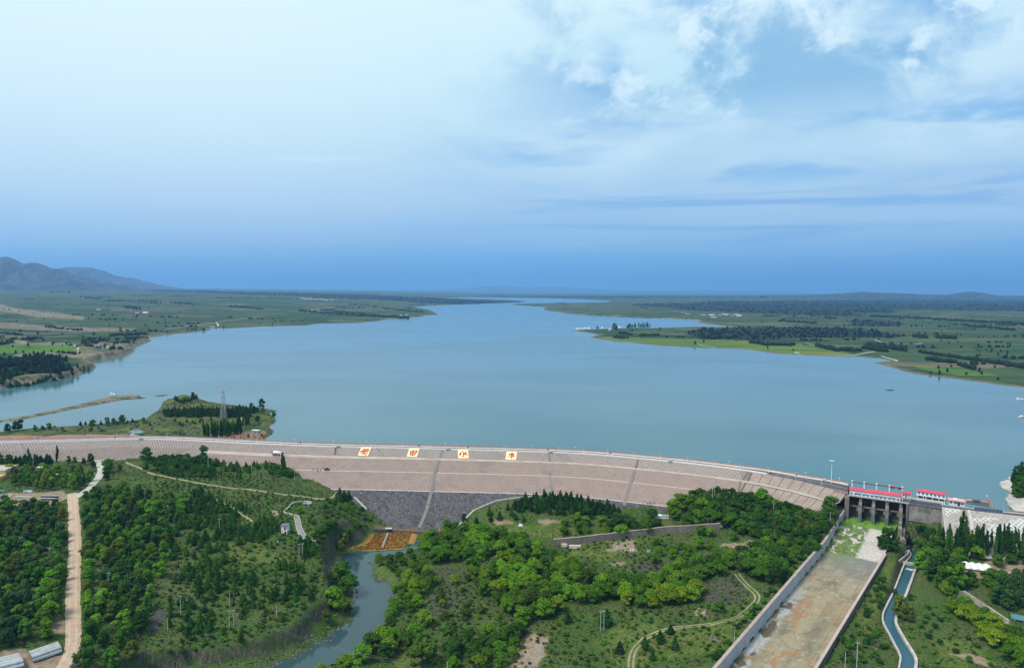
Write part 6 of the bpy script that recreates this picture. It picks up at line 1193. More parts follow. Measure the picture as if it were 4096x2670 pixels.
def smp(a): return lambda P: a.reshape(nsh)[np.clip(((P[:, 1] - gy[0]) / 1.7).round().astype(int), 0, nsh[0] - 1), np.clip(((P[:, 0] - gx[0]) / 1.7).round().astype(int), 0, nsh[1] - 1)]
bareS, reedS, luS = smp(np.maximum(np.maximum(dirt, rockd), redb)), smp(reed), smp(lush)
tufts('scrub', 150000, (-420, 330, 232, 560), .5, 1.3, scrub_material('scrub', (0.042, 0.100, 0.014), (0.092, 0.128, 0.028), (0.118, 0.110, 0.056)), 'low grey-green scrub over the open ground', lambda P: (bareS(P) < .5) & (reedS(P) < .3) & (rng.random(len(P)) > .4 * luS(P)) & (fbm(P[:, 0] / 9, P[:, 1] / 9, 3, 77) > -.25), .5)
tufts('reeds', 26000, (-125, -65, 385, 450), .5, 1.0, scrub_material('reed', (0.46, 0.235, 0.055), (0.38, 0.18, 0.05), (0.40, 0.28, 0.07)), 'orange reeds filling the marsh at the head of the river', lambda P: reedS(P) > .35, 1.0)
tufts('grass', 50000, (-420, 330, 232, 520), .35, .8, scrub_material('grass', (0.080, 0.170, 0.016), (0.125, 0.185, 0.024), (0.11, 0.125, 0.035)), 'brighter grass in the open patches', lambda P: (luS(P) > .3), .5)

# ------------------------------------------------------------------ far woods, tree lines and field trees: countless specks joined in one mass
def lumps(name, label, pts, colr):
    """pts: x, y, z, width, height; each a small uneven crown"""
    V, Fq = [], []; th = np.arange(6) * math.pi / 3
    for k, (x, y, z, w_, h) in enumerate(pts):
        b = len(V); r = rng.uniform(.75, 1.2, 12)
        V += [(x + math.cos(a) * w_ * .42 * q, y + math.sin(a) * w_ * .42 * q, z - .3) for a, q in zip(th, r)] + [(x + math.cos(a) * w_ * .5 * q, y + math.sin(a) * w_ * .5 * q, z + h * .55) for a, q in zip(th, r[6:])]
        V.append((x + rng.uniform(-.15, .15) * w_, y, z + h)); 
        for i in range(6):
            j = (i + 1) % 6; Fq += [(b + i, b + j, b + 6 + j), (b + i, b + 6 + j, b + 6 + i), (b + 6 + i, b + 6 + j, b + 12)]
    o = link(name, raw_mesh(bpy.data.meshes.new(name), V, Fq), M_LEAF); o['kind'] = 'stuff'; o['label'] = label; o.color = (*colr, 1); return o
FG = hh.reshape(shp); FF = forest.reshape(shp); SS = ss.reshape(shp)
L1, L2_ = [], []
ri = np.arange(len(dd)); rows_ok = np.where((dd > 900) & (dd < 16000))[0]
for _ in range(26000):
    i = int(rng.choice(rows_ok)); j = int(rng.integers(30, NC - 30))
    if FG[i, j] < .8 or abs(px_a[j]) > .76: continue
    d_ = dd[i]; px_m = d_ / F * 4.0
    if FF[i, j] > .45: L1.append((GX[i, j] + rng.normal() * px_m, d_ + rng.normal() * px_m * 2, FG[i, j], max(5, px_m * rng.uniform(1.0, 2.4)), rng.uniform(5, 9)))
    elif SS[i, j] > 20 and rng.random() < .05 and fbm(np.array([GX[i, j] / 300]), np.array([d_ / 300]), 3, 9)[0] > -.1: L2_.append((GX[i, j], d_, FG[i, j], max(4, px_m * rng.uniform(.6, 1.1)), rng.uniform(4, 9)))
def far_row(a, b, n, w_, h, jx=3, jy=1.2, out=None):
    for k in range(n):
        u = (k + rng.random()) / n; p = at(a[0] + (b[0] - a[0]) * u + rng.normal() * jx, a[1] + (b[1] - a[1]) * u + rng.normal() * jy, 5.0); z = zfar_fast(p[0], p[1]); (L2_ if out is None else out).append((p[0], p[1], z, w_ * rng.uniform(.6, 1.3), h * rng.uniform(.6, 1.25)))
def zfar_fast(x, y):
    i = np.clip(np.searchsorted(dd, y) if dd[0] < dd[-1] else len(dd) - np.searchsorted(dd[::-1], y), 0, len(dd) - 1); j = int(np.clip(np.searchsorted(px_a, x / dd[i]), 0, NC - 1)); return float(max(FG[i, j], 0.2))
for a, b, n, w_, h in (((916, 1236), (1049, 1243), 40, 12, 8), ((323, 1206), (402, 1213), 30, 14, 9), ((416, 1218), (640, 1221), 60, 12, 8), ((500, 1240), (560, 1247), 14, 12, 13), ((700, 1226), (770, 1229), 22, 14, 9), ((1190, 1248), (1640, 1268), 110, 13, 9), ((1280, 1243), (1500, 1258), 40, 13, 9), ((1525, 1232), (1690, 1246), 30, 13, 10),
    ((200, 1190), (280, 1193), 24, 16, 10), ((0, 1160), (600, 1172), 60, 20, 10), ((2460, 1345), (2505, 1347), 16, 8, 7), ((2480, 1328), (2520, 1334), 20, 9, 8), ((2563, 1338), (2632, 1337), 26, 8, 7), ((3265, 1374), (3353, 1397), 50, 10, 8), ((3358, 1393), (3440, 1396), 40, 9, 8), ((3455, 1385), (3544, 1398), 70, 11, 9), ((3470, 1375), (3550, 1385), 30, 10, 9), ((3563, 1385), (3622, 1394), 40, 11, 9),
    ((3000, 1364), (3050, 1370), 22, 10, 9), ((3045, 1372), (3176, 1374), 46, 9, 8), ((3671, 1400), (4110, 1466), 120, 9, 7), ((3700, 1430), (3823, 1444), 40, 9, 7), ((3840, 1455), (3900, 1470), 20, 9, 8), ((3660, 1344), (3710, 1350), 22, 12, 9), ((3770, 1348), (3822, 1354), 22, 12, 9), ((3740, 1346), (3770, 1352), 8, 11, 8), ((3480, 1266), (3720, 1275), 70, 15, 9), ((3300, 1272), (3340, 1276), 14, 14, 9), ((3720, 1276), (4100, 1298), 80, 15, 9), ((3860, 1303), (4060, 1320), 40, 13, 9), ((3120, 1280), (3260, 1292), 30, 14, 9),
    ((0, 1395), (60, 1360), 14, 9, 7), ((90, 1368), (170, 1360), 30, 8, 7), ((0, 1375), (60, 1372), 10, 8, 6), ((450, 1345), (590, 1335), 40, 8, 7), ((330, 1366), (440, 1370), 20, 7, 6), ((500, 1360), (590, 1345), 26, 7, 6), ((230, 1418), (310, 1424), 12, 6, 5), ((0, 1330), (90, 1342), 20, 9, 6), ((180, 1308), (330, 1320), 22, 9, 6)): far_row(a, b, n, w_, h)
for _ in range(230):     # hedgerows along the field edges
    i = int(rng.choice(rows_ok)); j = int(rng.integers(60, NC - 60))
    if FG[i, j] < 1.2 or FF[i, j] > .3 or dd[i] > 7000: continue
    x0, y0 = GX[i, j], dd[i]; L_ = rng.uniform(60, 320); sl_ = rng.normal() * .12; n_ = int(L_ / rng.uniform(9, 22))
    for k in range(n_):
        q = rng.random() * L_; x_, y_ = x0 + q, y0 + q * sl_ + rng.normal() * 3; z_ = zfar_fast(x_, y_)
        if z_ > 1.0: L2_.append((x_, y_, z_, rng.uniform(5, 11) * max(1, y0 / 2500), rng.uniform(4, 8)))
SC = []
while len(SC) < 420:
    a_, b_ = rng.uniform(0, 1110), rng.uniform(1585, 1765); p = at(a_, b_, 2.0)[:2]
    if sdf(p[None], SPIT)[0] < 3 or (a_ < 520 and b_ > 1722): continue
    if fbm(p[None][:, 0] / 18, p[None][:, 1] / 18, 3, 71)[0] < -.05 and rng.random() < .8: continue
    SC.append((p[0], p[1], zfar(p[0], p[1]) - .1, rng.uniform(.9, 2.6), rng.uniform(.6, 1.8)))
lumps('spit_scrub', 'low bushes dotted over the grass of the spit', SC, (0.030, 0.066, 0.016))
lumps('woodland', 'dark woods spread over the far plain', L1, (0.013, 0.028, 0.015)); lumps('field_trees', 'tree lines and scattered trees among the far fields', L2_, (0.022, 0.045, 0.018))

# ------------------------------------------------------------------ villages and sheds round the reservoir
M_BRICK = mat('far_brick', (0.26, 0.15, 0.11)); M_BLUER = mat('blue_sheet_roof', (0.08, 0.13, 0.36)); M_TILE = mat('tile_red', (0.34, 0.10, 0.07)); M_GREYR = mat('grey_roof', (0.30, 0.30, 0.31))
def house(px, py, L, D, h, wm, rm, label, rz=0.0, flat=False, z=5.0, cat='house', name='house'):
    p = at(px, py, z); zz = zfar_fast(p[0], p[1]); p = at(px, py, zz); t = thing(name, label, cat, (p[0], p[1], zz), rz, None)
    MB().box(-L / 2, L / 2, 0, D, -1, h).build('wall', wm, t)
    if flat: MB().box(-L / 2 - .3, L / 2 + .3, -.3, D + .3, h + .003, h + .5).build('roof', rm, t)
    else: MB().ext([(-.4, h), (D / 2, h + D * .25), (D + .4, h), (D / 2, h + D * .25 + .3)], -L / 2 - .3, L / 2 + .3).build('roof', rm, t)
    if L > 9:
        for i in range(3): MB().box(-L / 2 + L * (i + .5) / 3 - .6, -L / 2 + L * (i + .5) / 3 + .6, -.06, -.001, h * .35, h * .75).build('window', M_WIN, t)
    return t
RN = {'red': M_TILE, 'blue': M_BLUER, 'white': M_WHITE, 'grey': M_GREYR}
ordw = ['first', 'second', 'third', 'fourth', 'fifth', 'sixth', 'seventh', 'eighth', 'ninth', 'tenth', 'eleventh', 'twelfth', 'thirteenth', 'fourteenth', 'fifteenth', 'sixteenth']
def hamlet(spots, place, group, L=(12, 18), wm=None):
    for i, (x, y, c_) in enumerate(spots): t = house(x, y, rng.uniform(*L), 7, 3.6, wm or (M_HOUSE if i % 2 else M_BRICK), RN[c_], f'{c_}-roofed house, {ordw[i % 16]} from the west in the {place}', rng.uniform(-.2, .2)); t['group'] = group
hamlet([(2735, 1253, 'grey'), (2752, 1256, 'blue'), (2800, 1258, 'blue'), (2815, 1260, 'red'), (2832, 1258, 'blue'), (2848, 1261, 'white'), (2862, 1257, 'blue'), (2880, 1261, 'red'), (2893, 1258, 'white'), (2908, 1260, 'white'), (2922, 1258, 'blue'), (2930, 1262, 'red'), (2948, 1260, 'white'), (2962, 1261, 'red'), (2955, 1266, 'white'), (2855, 1270, 'grey')], 'village behind the middle inlet', 'village houses behind the inlet', (16, 26))
hamlet([(1210, 1195, 'white'), (1225, 1196, 'red'), (1240, 1197, 'white'), (1262, 1197, 'red'), (1285, 1199, 'white'), (1305, 1200, 'grey'), (1328, 1200, 'white')], 'village on the far western plain', 'village houses on the western plain', (26, 40))
hamlet([(525, 1252, 'red'), (545, 1251, 'blue'), (562, 1250, 'blue'), (580, 1252, 'white'), (598, 1254, 'red')], 'farmstead among the western fields', 'farmstead buildings', (16, 26))
hamlet([(2306, 1319, 'white'), (2317, 1319, 'white'), (2330, 1318, 'white'), (2342, 1317, 'white'), (2355, 1317, 'white'), (2408, 1315, 'white'), (2440, 1322, 'white'), (2478, 1312, 'white')], 'row on the tip of the green point', 'white sheds on the green point', (4.5, 8), M_CREAM)
for px_, py_, lb in ((1604, 1263, 'western of two tiny white huts by the tree line on the far shore'), (1625, 1261, 'eastern of two tiny white huts by the tree line on the far shore')): house(px_, py_, 8, 6, 5, M_WHITE, M_WHITE, lb, flat=True)
house(388, 1392, 9, 6, 4, M_HOUSE, M_BLUER, 'small blue-roofed pump house on the western bluff', .3); house(362, 1388, 10, 5, 4, M_BRICK, M_GREYR, 'long brick shed beside the blue-roofed pump house', .3)
house(393, 1238, 16, 8, 4, M_HOUSE, M_WHITE, 'lone white farm shed among the western fields', flat=True); house(168, 1509, 5, 4, 2.6, M_WHITE, M_GREYR, 'tiny pale hut at the foot of the near western point', flat=True); house(844, 1307, 8, 5, 2.6, M_WHITE, M_CREAM, 'small pale hut at the head of the western landing', flat=True)
house(3190, 1414, 8, 4, 2.5, M_WHITE, M_WHITE, 'white hut on the shore of the green point', flat=True)
g = at(430, 1402, 5); z_ = zfar_fast(g[0], g[1]); t = thing('portal_frame', 'white concrete portal frame standing on the western shore', 'frame', (g[0], g[1], z_))
for x in (-2.6, 0, 2.6): MB().box(x - .35, x + .35, -.35, .35, -1, 6).build('post', M_WHITE, t)
for z in (3.2, 6.003): MB().box(-3.0, 3.0, -.3, .3, z, z + .6).build('beam', M_WHITE, t)
def far_ribbon(name, pts, wd, m, label, lift=.35):
    P = np.array([at(a, b, max(zfar_fast(*at(a, b, 5)[:2]), .2))[:2] for a, b in pts]); V = resample(chaikin(P, 2), 8.0); t = np.gradient(V, axis=0); t /= np.hypot(*t.T)[:, None]; nn = np.stack([t[:, 1], -t[:, 0]], 1) * wd / 2
    q = np.stack([V + nn * e for e in (-1, 0, 1)]); Z = far_height(q.reshape(-1, 2))[0].reshape(3, -1) + lift; o = tag(link(name, grid_mesh(name, q[..., 0], q[..., 1], np.maximum(Z, .3)), m), kind='structure'); o['label'] = label
far_ribbon('dirt_road', [(3300, 1419), (3400, 1423), (3440, 1417), (3480, 1408), (3500, 1406)], 5, M_GRAV, 'pale dirt road reaching the shore of the green point'); far_ribbon('dirt_road', [(3500, 1358), (3515, 1364), (3530, 1368), (3650, 1380), (3690, 1372)], 4, M_GRAV, 'pale dirt road inland of the green point'); far_ribbon('dirt_road', [(3525, 1425), (3545, 1432), (3595, 1442), (3580, 1444)], 4, M_GRAV, 'pale road along the little bay')
far_ribbon('dirt_road', [(0, 1384), (150, 1385), (300, 1390), (320, 1402)], 3, M_GRAV, 'pale road across the near western fields'); far_ribbon('dirt_road', [(660, 1317), (720, 1308), (760, 1303), (1060, 1262)], 4, M_GRAV, 'pale road through the western fields to the shore'); far_ribbon('dirt_road', [(865, 1291), (877, 1302), (850, 1310)], 5, M_GRAV, 'short pale landing road on the western shore'); far_ribbon('dirt_road', [(1230, 1246), (1250, 1237), (1280, 1232), (1340, 1228)], 7, M_GRAV, 'pale road climbing inland on the western shore')
far_ribbon('dirt_road', [(2790, 1377), (2830, 1387), (2860, 1390)], 4, M_GRAV, 'short pale track down to the water on the green point'); far_ribbon('dirt_road', [(3220, 1370), (3290, 1390), (3350, 1402)], 2.5, M_GRAV, 'thin pale track beside the copse on the green point'); far_ribbon('footpath', [(942, 1648), (955, 1655), (968, 1664), (965, 1675), (962, 1690)], 3, M_PATH, 'sandy track over the spit', .2)

# ------------------------------------------------------------------ the spit: mast, hut, jetty, earthworks, pond
M_STEEL = mat('galvanised_steel', (0.40, 0.42, 0.45), (0.30, 0.32, 0.35), 1.0, 0.5)
b_ = at(894, 1678, 1.5); mast = thing('lattice_mast', 'tall grey lattice telecom mast with two antenna rings on the spit', 'mast', (b_[0], b_[1], zfar(b_[0], b_[1])))
def mw(z): return 2.5 - 1.75 * min(z, 27) / 27
for sx in (-1, 1):
    for sy in (-1, 1):
        MB().tube((sx * 2.5, sy * 2.5, -.5), (sx * .75, sy * .75, 27), .16, .10, 5).tube((sx * .75, sy * .75, 27), (sx * .6, sy * .6, 30), .1, .08, 5).build('leg', M_STEEL, mast)
br = MB(); zs = np.linspace(0, 29, 12)
for a, c in zip(zs[:-1], zs[1:]):
    for q in range(4):
        s_ = [(-1, -1), (1, -1), (1, 1), (-1, 1)]; p0 = s_[q]; p1 = s_[(q + 1) % 4]; A_ = lambda p, z: (p[0] * mw(z), p[1] * mw(z), z)
        br.tube(A_(p0, a), A_(p1, c), .07, n=4); br.tube(A_(p1, a), A_(p0, c), .07, n=4); br.tube(A_(p0, c), A_(p1, c), .07, n=4)
o = br.build('bracing', M_STEEL, mast); o['kind'] = 'stuff'
for z in (23, 28):
    rg = MB(); n_ = 10
    for i in range(n_): a, c = 2 * math.pi * i / n_, 2 * math.pi * (i + 1) / n_; rg.tube((1.9 * math.cos(a), 1.9 * math.sin(a), z), (1.9 * math.cos(c), 1.9 * math.sin(c), z), .09, n=4); rg.tube((.7 * math.cos(a), .7 * math.sin(a), z), (1.9 * math.cos(a), 1.9 * math.sin(a), z), .07, n=4)
    pl_ = rg.build('platform', M_STEEL, mast)
    for i in range(6): a = 2 * math.pi * i / 6; MB().box(2.1 * math.cos(a) - .16, 2.1 * math.cos(a) + .16, 2.1 * math.sin(a) - .12, 2.1 * math.sin(a) + .12, z - .8, z + 1.3).build('antenna', M_WHITE, pl_)
MB().tube((0, 0, 29), (0, 0, 35), .08, .04, 5).build('lightning_rod', M_STEEL, mast)
b_ = at(1020, 1731, 1.5); hut = thing('hut', 'small blue-walled hut with white slab roof on the tip of the spit', 'hut', (b_[0], b_[1], zfar(b_[0], b_[1])), -.15)
MB().box(-3.2, -.35, 0, 3.4, -.5, 2.3).box(.35, 3.2, 0, 3.4, -.5, 2.3).box(-.35, .35, 1.2, 3.4, -.5, 2.3).build('wall', mat('pale_blue_wall', (0.24, 0.29, 0.42)), hut)
for i in range(4): MB().box(-3.4 + i * 1.7, -1.85 + i * 1.7, -.3, 3.6, 2.303, 2.55).build('roof', M_WHITE, hut)
b_ = [at(983, 1752, 2.6), at(1052, 1757, 2.6)]; jt = thing('jetty', 'low brown plank jetty at the reedy end of the spit', 'jetty')
MB().bar(Vector(b_[0]), Vector(b_[1]), 1.6, .35).build('deck', mat('old_planks', (0.26, 0.19, 0.14)), jt)
for u in (.1, .5, .9): q = Vector(b_[0]).lerp(Vector(b_[1]), u); MB().box(q.x - .18, q.x + .18, q.y - .18, q.y + .18, -1, 2.4).build('pile', M_OLD, jt)
# red earthworks behind the crest on the left
xs = np.linspace(-40, 522, 230); vs = np.linspace(-1, 1, 34); C0 = np.array([at(a, np.interp(a, [-40, 0, 150, 200, 520], [1748, 1747, 1746, 1744, 1741]), 4.0)[:2] for a in xs]); XX, VV = np.meshgrid(np.arange(len(xs)), vs)
CX, CY = C0[XX, 0], C0[XX, 1] + VV * 15; hgt = np.clip(1 - np.abs(VV) ** 2.2, 0, 1) * (3.1 + 1.0 * fbm(CX / 20, CY / 9, 4, 401)) * np.interp(XX, [0, 218, 229], [1, 1, 0]); hgt *= 1 - .55 * np.exp(-((CX - C0[80, 0]) / 5) ** 2)
md = link('earth_mound', grid_mesh('earth_mound', CX, CY, 1.0 + hgt + .4 * fbm(CX / 3, CY / 3, 3, 402)), mat('red_earth', (0.33, 0.155, 0.10), (0.215, 0.115, 0.085), .12, .95)); tag(md, 'long heap of red-brown earth dumped behind the crest road', 'earth heap')
b_ = at(530, 1746, 1.2); xs, ys = np.meshgrid(np.linspace(-9, 9, 24), np.linspace(-7, 7, 20)); tag(link('rubble_heap', grid_mesh('rubble_heap', b_[0] + xs, b_[1] + ys, .6 + 3.4 * np.clip(1 - np.hypot(xs / 9, ys / 7), 0, 1) + .3 * fbm(xs, ys, 3, 5)), mat('pale_rubble', (0.40, 0.31, 0.25), (0.30, 0.24, 0.20), .5)), 'pale rubble heap at the end of the red earthworks', 'rubble heap')
sheet('pond', poly([(511, 1726), (530, 1719), (560, 1717), (578, 1728), (560, 1733), (525, 1733)], 1.95), 1.95, WATER, 'small pale pond on the spit behind the crest')
# things afloat
def pontoon(px, py, L, D, label, name='pontoon', rz=0.0, cabin=False):
    p = at(px, py, 0); t = thing(name, label, 'pontoon', (p[0], p[1], 0), rz); MB().box(-L / 2, L / 2, -D / 2, D / 2, -.3, .5).build('deck', M_WHITE, t)
    for x in (-L * .35, L * .3): MB().box(x - .7, x + .7, -.6, .6, .503, 1.7).build('locker', M_BLUER if x > 0 else M_WHITE, t)
pontoon(456, 1575, 9, 4, 'white floating pontoon off the sand bar'); pontoon(4086, 1595, 12, 2.5, 'dark thin floating pontoon near the east edge of the water')
p = at(4088, 1668, 0); bt = thing('boat', 'small white motor boat near the east edge of the reservoir', 'boat', (p[0], p[1], 0), .15)
MB().add([(-4, -1, .8), (-4, 1, .8), (2, 1.1, .9), (4.4, 0, 1.2), (2, -1.1, .9), (-3.8, -.7, -.2), (-3.8, .7, -.2), (2, .6, -.2), (3.4, 0, -.2), (2, -.6, -.2)], [(0, 4, 3, 2, 1), (0, 1, 6, 5), (1, 2, 7, 6), (2, 3, 8, 7), (3, 4, 9, 8), (4, 0, 5, 9)]).build('hull', M_WHITE, bt)
MB().hexa([(-1.6, -.8, .85), (1.2, -.8, .9), (1.2, .8, .9), (-1.6, .8, .85)], [(-1.4, -.7, 2.0), (.7, -.7, 2.0), (.7, .7, 2.0), (-1.4, .7, 2.0)]).build('cabin', M_WHITE, bt); MB().hexa([(.75, -.6, 1.3), (1.22, -.6, 1.3), (1.22, .6, 1.3), (.75, .6, 1.3)], [(.7, -.6, 1.9), (.9, -.6, 1.9), (.9, .6, 1.9), (.7, .6, 1.9)]).build('windscreen', M_WIN, bt)
p = at(3948, 1983, 0); tag(MB().tube((p[0], p[1], -.2), (p[0], p[1], .5), .45, .25, 8).build('buoy', M_WHITE), 'small white buoy floating off the pale cove', 'buoy')

# ------------------------------------------------------------------ crest furniture: lamps, posts, huts, signs
def lamp_proto():
    t = thing('street_lamp', '', 'street lamp', (0, 0, 0), 0, 'street lamps along the crest road'); MB().tube((0, 0, -.4), (0, 0, 5.2), .10, .07, 6).build('post', M_WHITE, t)
    for e in (-1, 1):
        a = MB().tube((0, 0, 4.7), (e * .95, 0, 5.15), .06, .05, 5).build('arm', M_WHITE, t); MB().box(e * .95 - .3, e * .95 + .3, -.16, .16, 5.1, 5.26).build('lamp_head', M_STEEL, a)
    MB().hexa([(-.45, -.4, 5.35), (.45, -.4, 5.35), (.45, .35, 5.75), (-.45, .35, 5.75)], [(-.45, -.42, 5.42), (.45, -.42, 5.42), (.45, .33, 5.82), (-.45, .33, 5.82)]).build('solar_panel', M_BLUE, t)
    return t
def fast_copy(proto, kids, loc, rz):
    c = proto.copy(); col.objects.link(c); c.location = loc; c.rotation_euler = (0, 0, rz)
    def rec(src, dst):
        for k in kids.get(src.name, ()): q = k.copy(); col.objects.link(q); q.parent = dst; rec(k, q)
    rec(proto, c); return c
def kids_of(root):
    allo = [o for o in bpy.data.objects if o.parent is not None]; d = {}
    for o in allo: d.setdefault(o.parent.name, []).append(o)
    return d
LX = [60, 161, 275, 361, 465, 667, 751, 843, 930, 1026, 1123, 1242, 1357, 1500, 1609, 1723, 1825, 1931, 2022, 2130, 2234, 2335, 2429, 2533, 2641, 2749, 2856, 2959, 3072, 3182, 3284, 3390]
def near_what(x):
    M_ = [(60, 'west end of the crest'), (565, 'grey hut by the red earthworks'), (820, 'lattice mast'), (1120, 'mixer truck'), (1455, 'first sign panel'), (1655, 'second sign panel'), (1850, 'third sign panel'), (2050, 'fourth sign panel'), (2300, 'middle stairway'), (2550, 'long brick-red drain'), (2990, 'masonry slabs'), (3190, 'blue plate on the wide road'), (3390, 'gate house')]
    return min(M_, key=lambda q: abs(q[0] - x))[1]
cnt = {}
def uniq(base, what):
    k = cnt.get((base, what), 0); cnt[(base, what)] = k + 1; return f'{base}, {ordw[k]} from the west by the {what}'
lp = lamp_proto(); lk = kids_of(lp)
for i, x in enumerate(LX):
    p = on_dam(crest_s(x), -.55); n_ = CN[np.searchsorted(CS, crest_s(x)) - 1]; rz = math.atan2(n_[1], n_[0]) + math.pi / 2
    o = lp if i == 0 else fast_copy(lp, lk, (0, 0, 0), 0); o.location = (p.x, p.y, 5.98); o.rotation_euler = (0, 0, rz); o['label'] = uniq('white twin-arm street lamp', near_what(x))
def upl(px):     # the parapet line at a photograph column
    q = np.array([to_px((a, b, 7.0))[0] for a, b in UPL]); k = int(np.argmin(abs(q - px))); return UPL[k], math.atan2(*(UPL[min(k + 1, len(UPL) - 1)] - UPL[max(k - 1, 0)])[::-1])
for i, x in enumerate([142, 345, 877, 1174, 1329, 1459, 1781, 2301, 2914, 3217, 3365]):
    (a, b), rz = upl(x); t = thing('camera_post', uniq('short white camera post', near_what(x)), 'post', (a, b + .6, 5.9), rz, 'short posts along the parapet')
    MB().tube((0, 0, -.5), (0, 0, 3.0), .09, .08, 6).build('post', M_WHITE, t); MB().box(-.35, .35, -.3, .25, 3.0, 3.35).build('camera', M_WHITE, t)
for i, x in enumerate([455, 1198, 1674, 1872, 2187, 2445, 3192]):
    (a, b), rz = upl(x); t = thing('sign_plate', uniq('small blue parapet plate', near_what(x)), 'sign', (a, b, 6.0), rz, 'blue plates along the parapet'); MB().box(-.55, .55, -.42, -.35, .15, 1.2).build('plate', mat('deep_blue', (0.02, 0.03, 0.14)), t); MB().box(-.05, .05, -.348, -.23, -.1, 1.1).build('bracket', M_GATE, t)
for i, x in enumerate([565, 1353, 1792, 2203, 2681]):
    p = on_dam(crest_s(x), .9); n_ = CN[np.searchsorted(CS, crest_s(x)) - 1]; t = thing('monitoring_hut', uniq('small grey monitoring hut', near_what(x)), 'hut', (p.x, p.y, 5.2), math.atan2(n_[1], n_[0]) + math.pi / 2, 'grey monitoring huts on the dam crest')
    MB().box(-.95, .95, -.8, .8, -.6, 1.7).build('wall', mat('grey_hut', (0.36, 0.42, 0.48)), t); MB().ext([(-1.0, 1.703), (0, 2.5), (1.0, 1.703), (0, 2.62)], -1.1, 1.1).build('roof', M_GREYR, t); MB().box(-.3, .3, -.85, -.803, -.2, 1.3).build('door', M_GATE, t)
(a, b), rz = (lambda p: ((p[0], p[1]), 0))(at(3325, 1929, 6.0)); t = thing('high_mast_lamp', 'tall white high-mast lamp beside the wide end of the crest road', 'lamp', (a, b, 6.0))
MB().tube((0, 0, 0), (0, 0, 14.4), .24, .13, 8).build('mast', M_WHITE, t); MB().box(-.6, .6, -.6, .6, 0, .3).build('foot', M_CONC, t); r_ = MB().tube((0, 0, 14.4), (0, 0, 14.7), 1.1, 1.1, 10).build('ring', M_STEEL, t)
for i in range(6): q = 2 * math.pi * i / 6; MB().box(1.3 * math.cos(q) - .25, 1.3 * math.cos(q) + .25, 1.3 * math.sin(q) - .25, 1.3 * math.sin(q) + .25, 14.2, 14.65).build('lamp_head', M_WHITE, r_)
# four yellow sign panels with red brush characters
M_YEL = mat('sign_yellow', (0.80, 0.65, 0.35), (0.77, 0.62, 0.34), .3, .7); M_CHAR = mat('sign_red', (0.40, 0.002, 0.004), (0.37, 0.002, 0.004), .5, .6)
SIGNS = [('first', [(1441, 1790), (1483, 1791), (1474, 1824), (1433, 1822)], 290, 60, 290, 140, 228, [[(352, 214), (336, 272), (286, 314)], [(350, 212), (408, 182)], [(408, 184), (392, 258), (362, 326), (338, 312)], [(440, 212), (424, 268), (382, 322)], [(438, 206), (502, 180)], [(504, 184), (482, 270), (452, 342), (404, 322)], [(284, 258), (400, 243), (537, 230)]], 23),
         ('second', [(1634, 1794), (1677, 1795), (1672, 1828), (1629, 1827)], 1640, 35, 300, 172, 230, [[(1690, 252), (1694, 300), (1702, 356)], [(1690, 264), (1790, 236), (1886, 238), (1866, 292), (1800, 368)], [(1704, 304), (1850, 288)], [(1778, 246), (1764, 350)], [(1700, 352), (1812, 350)]], 27),
         ('third', [(1832, 1800), (1874, 1801), (1871, 1833), (1828, 1833)], 365, 25, 295, 142, 230, [[(490, 178), (512, 222), (504, 318), (456, 326)], [(404, 246), (452, 238), (424, 272), (382, 298)], [(604, 210), (548, 244)], [(528, 254), (570, 272), (618, 288)]], 31),
         ('fourth', [(2028, 1807), (2071, 1808), (2069, 1840), (2026, 1839)], 1740, 15, 300, 173, 235, [[(1884, 202), (1916, 206)], [(1820, 246), (1905, 236), (1978, 244)], [(1852, 244), (1820, 292), (1774, 330)], [(1868, 258), (1962, 262), (1942, 292), (1872, 292)], [(1872, 258), (1874, 292)], [(1902, 206), (1898, 384)], [(1846, 326), (1986, 317)]], 19)]
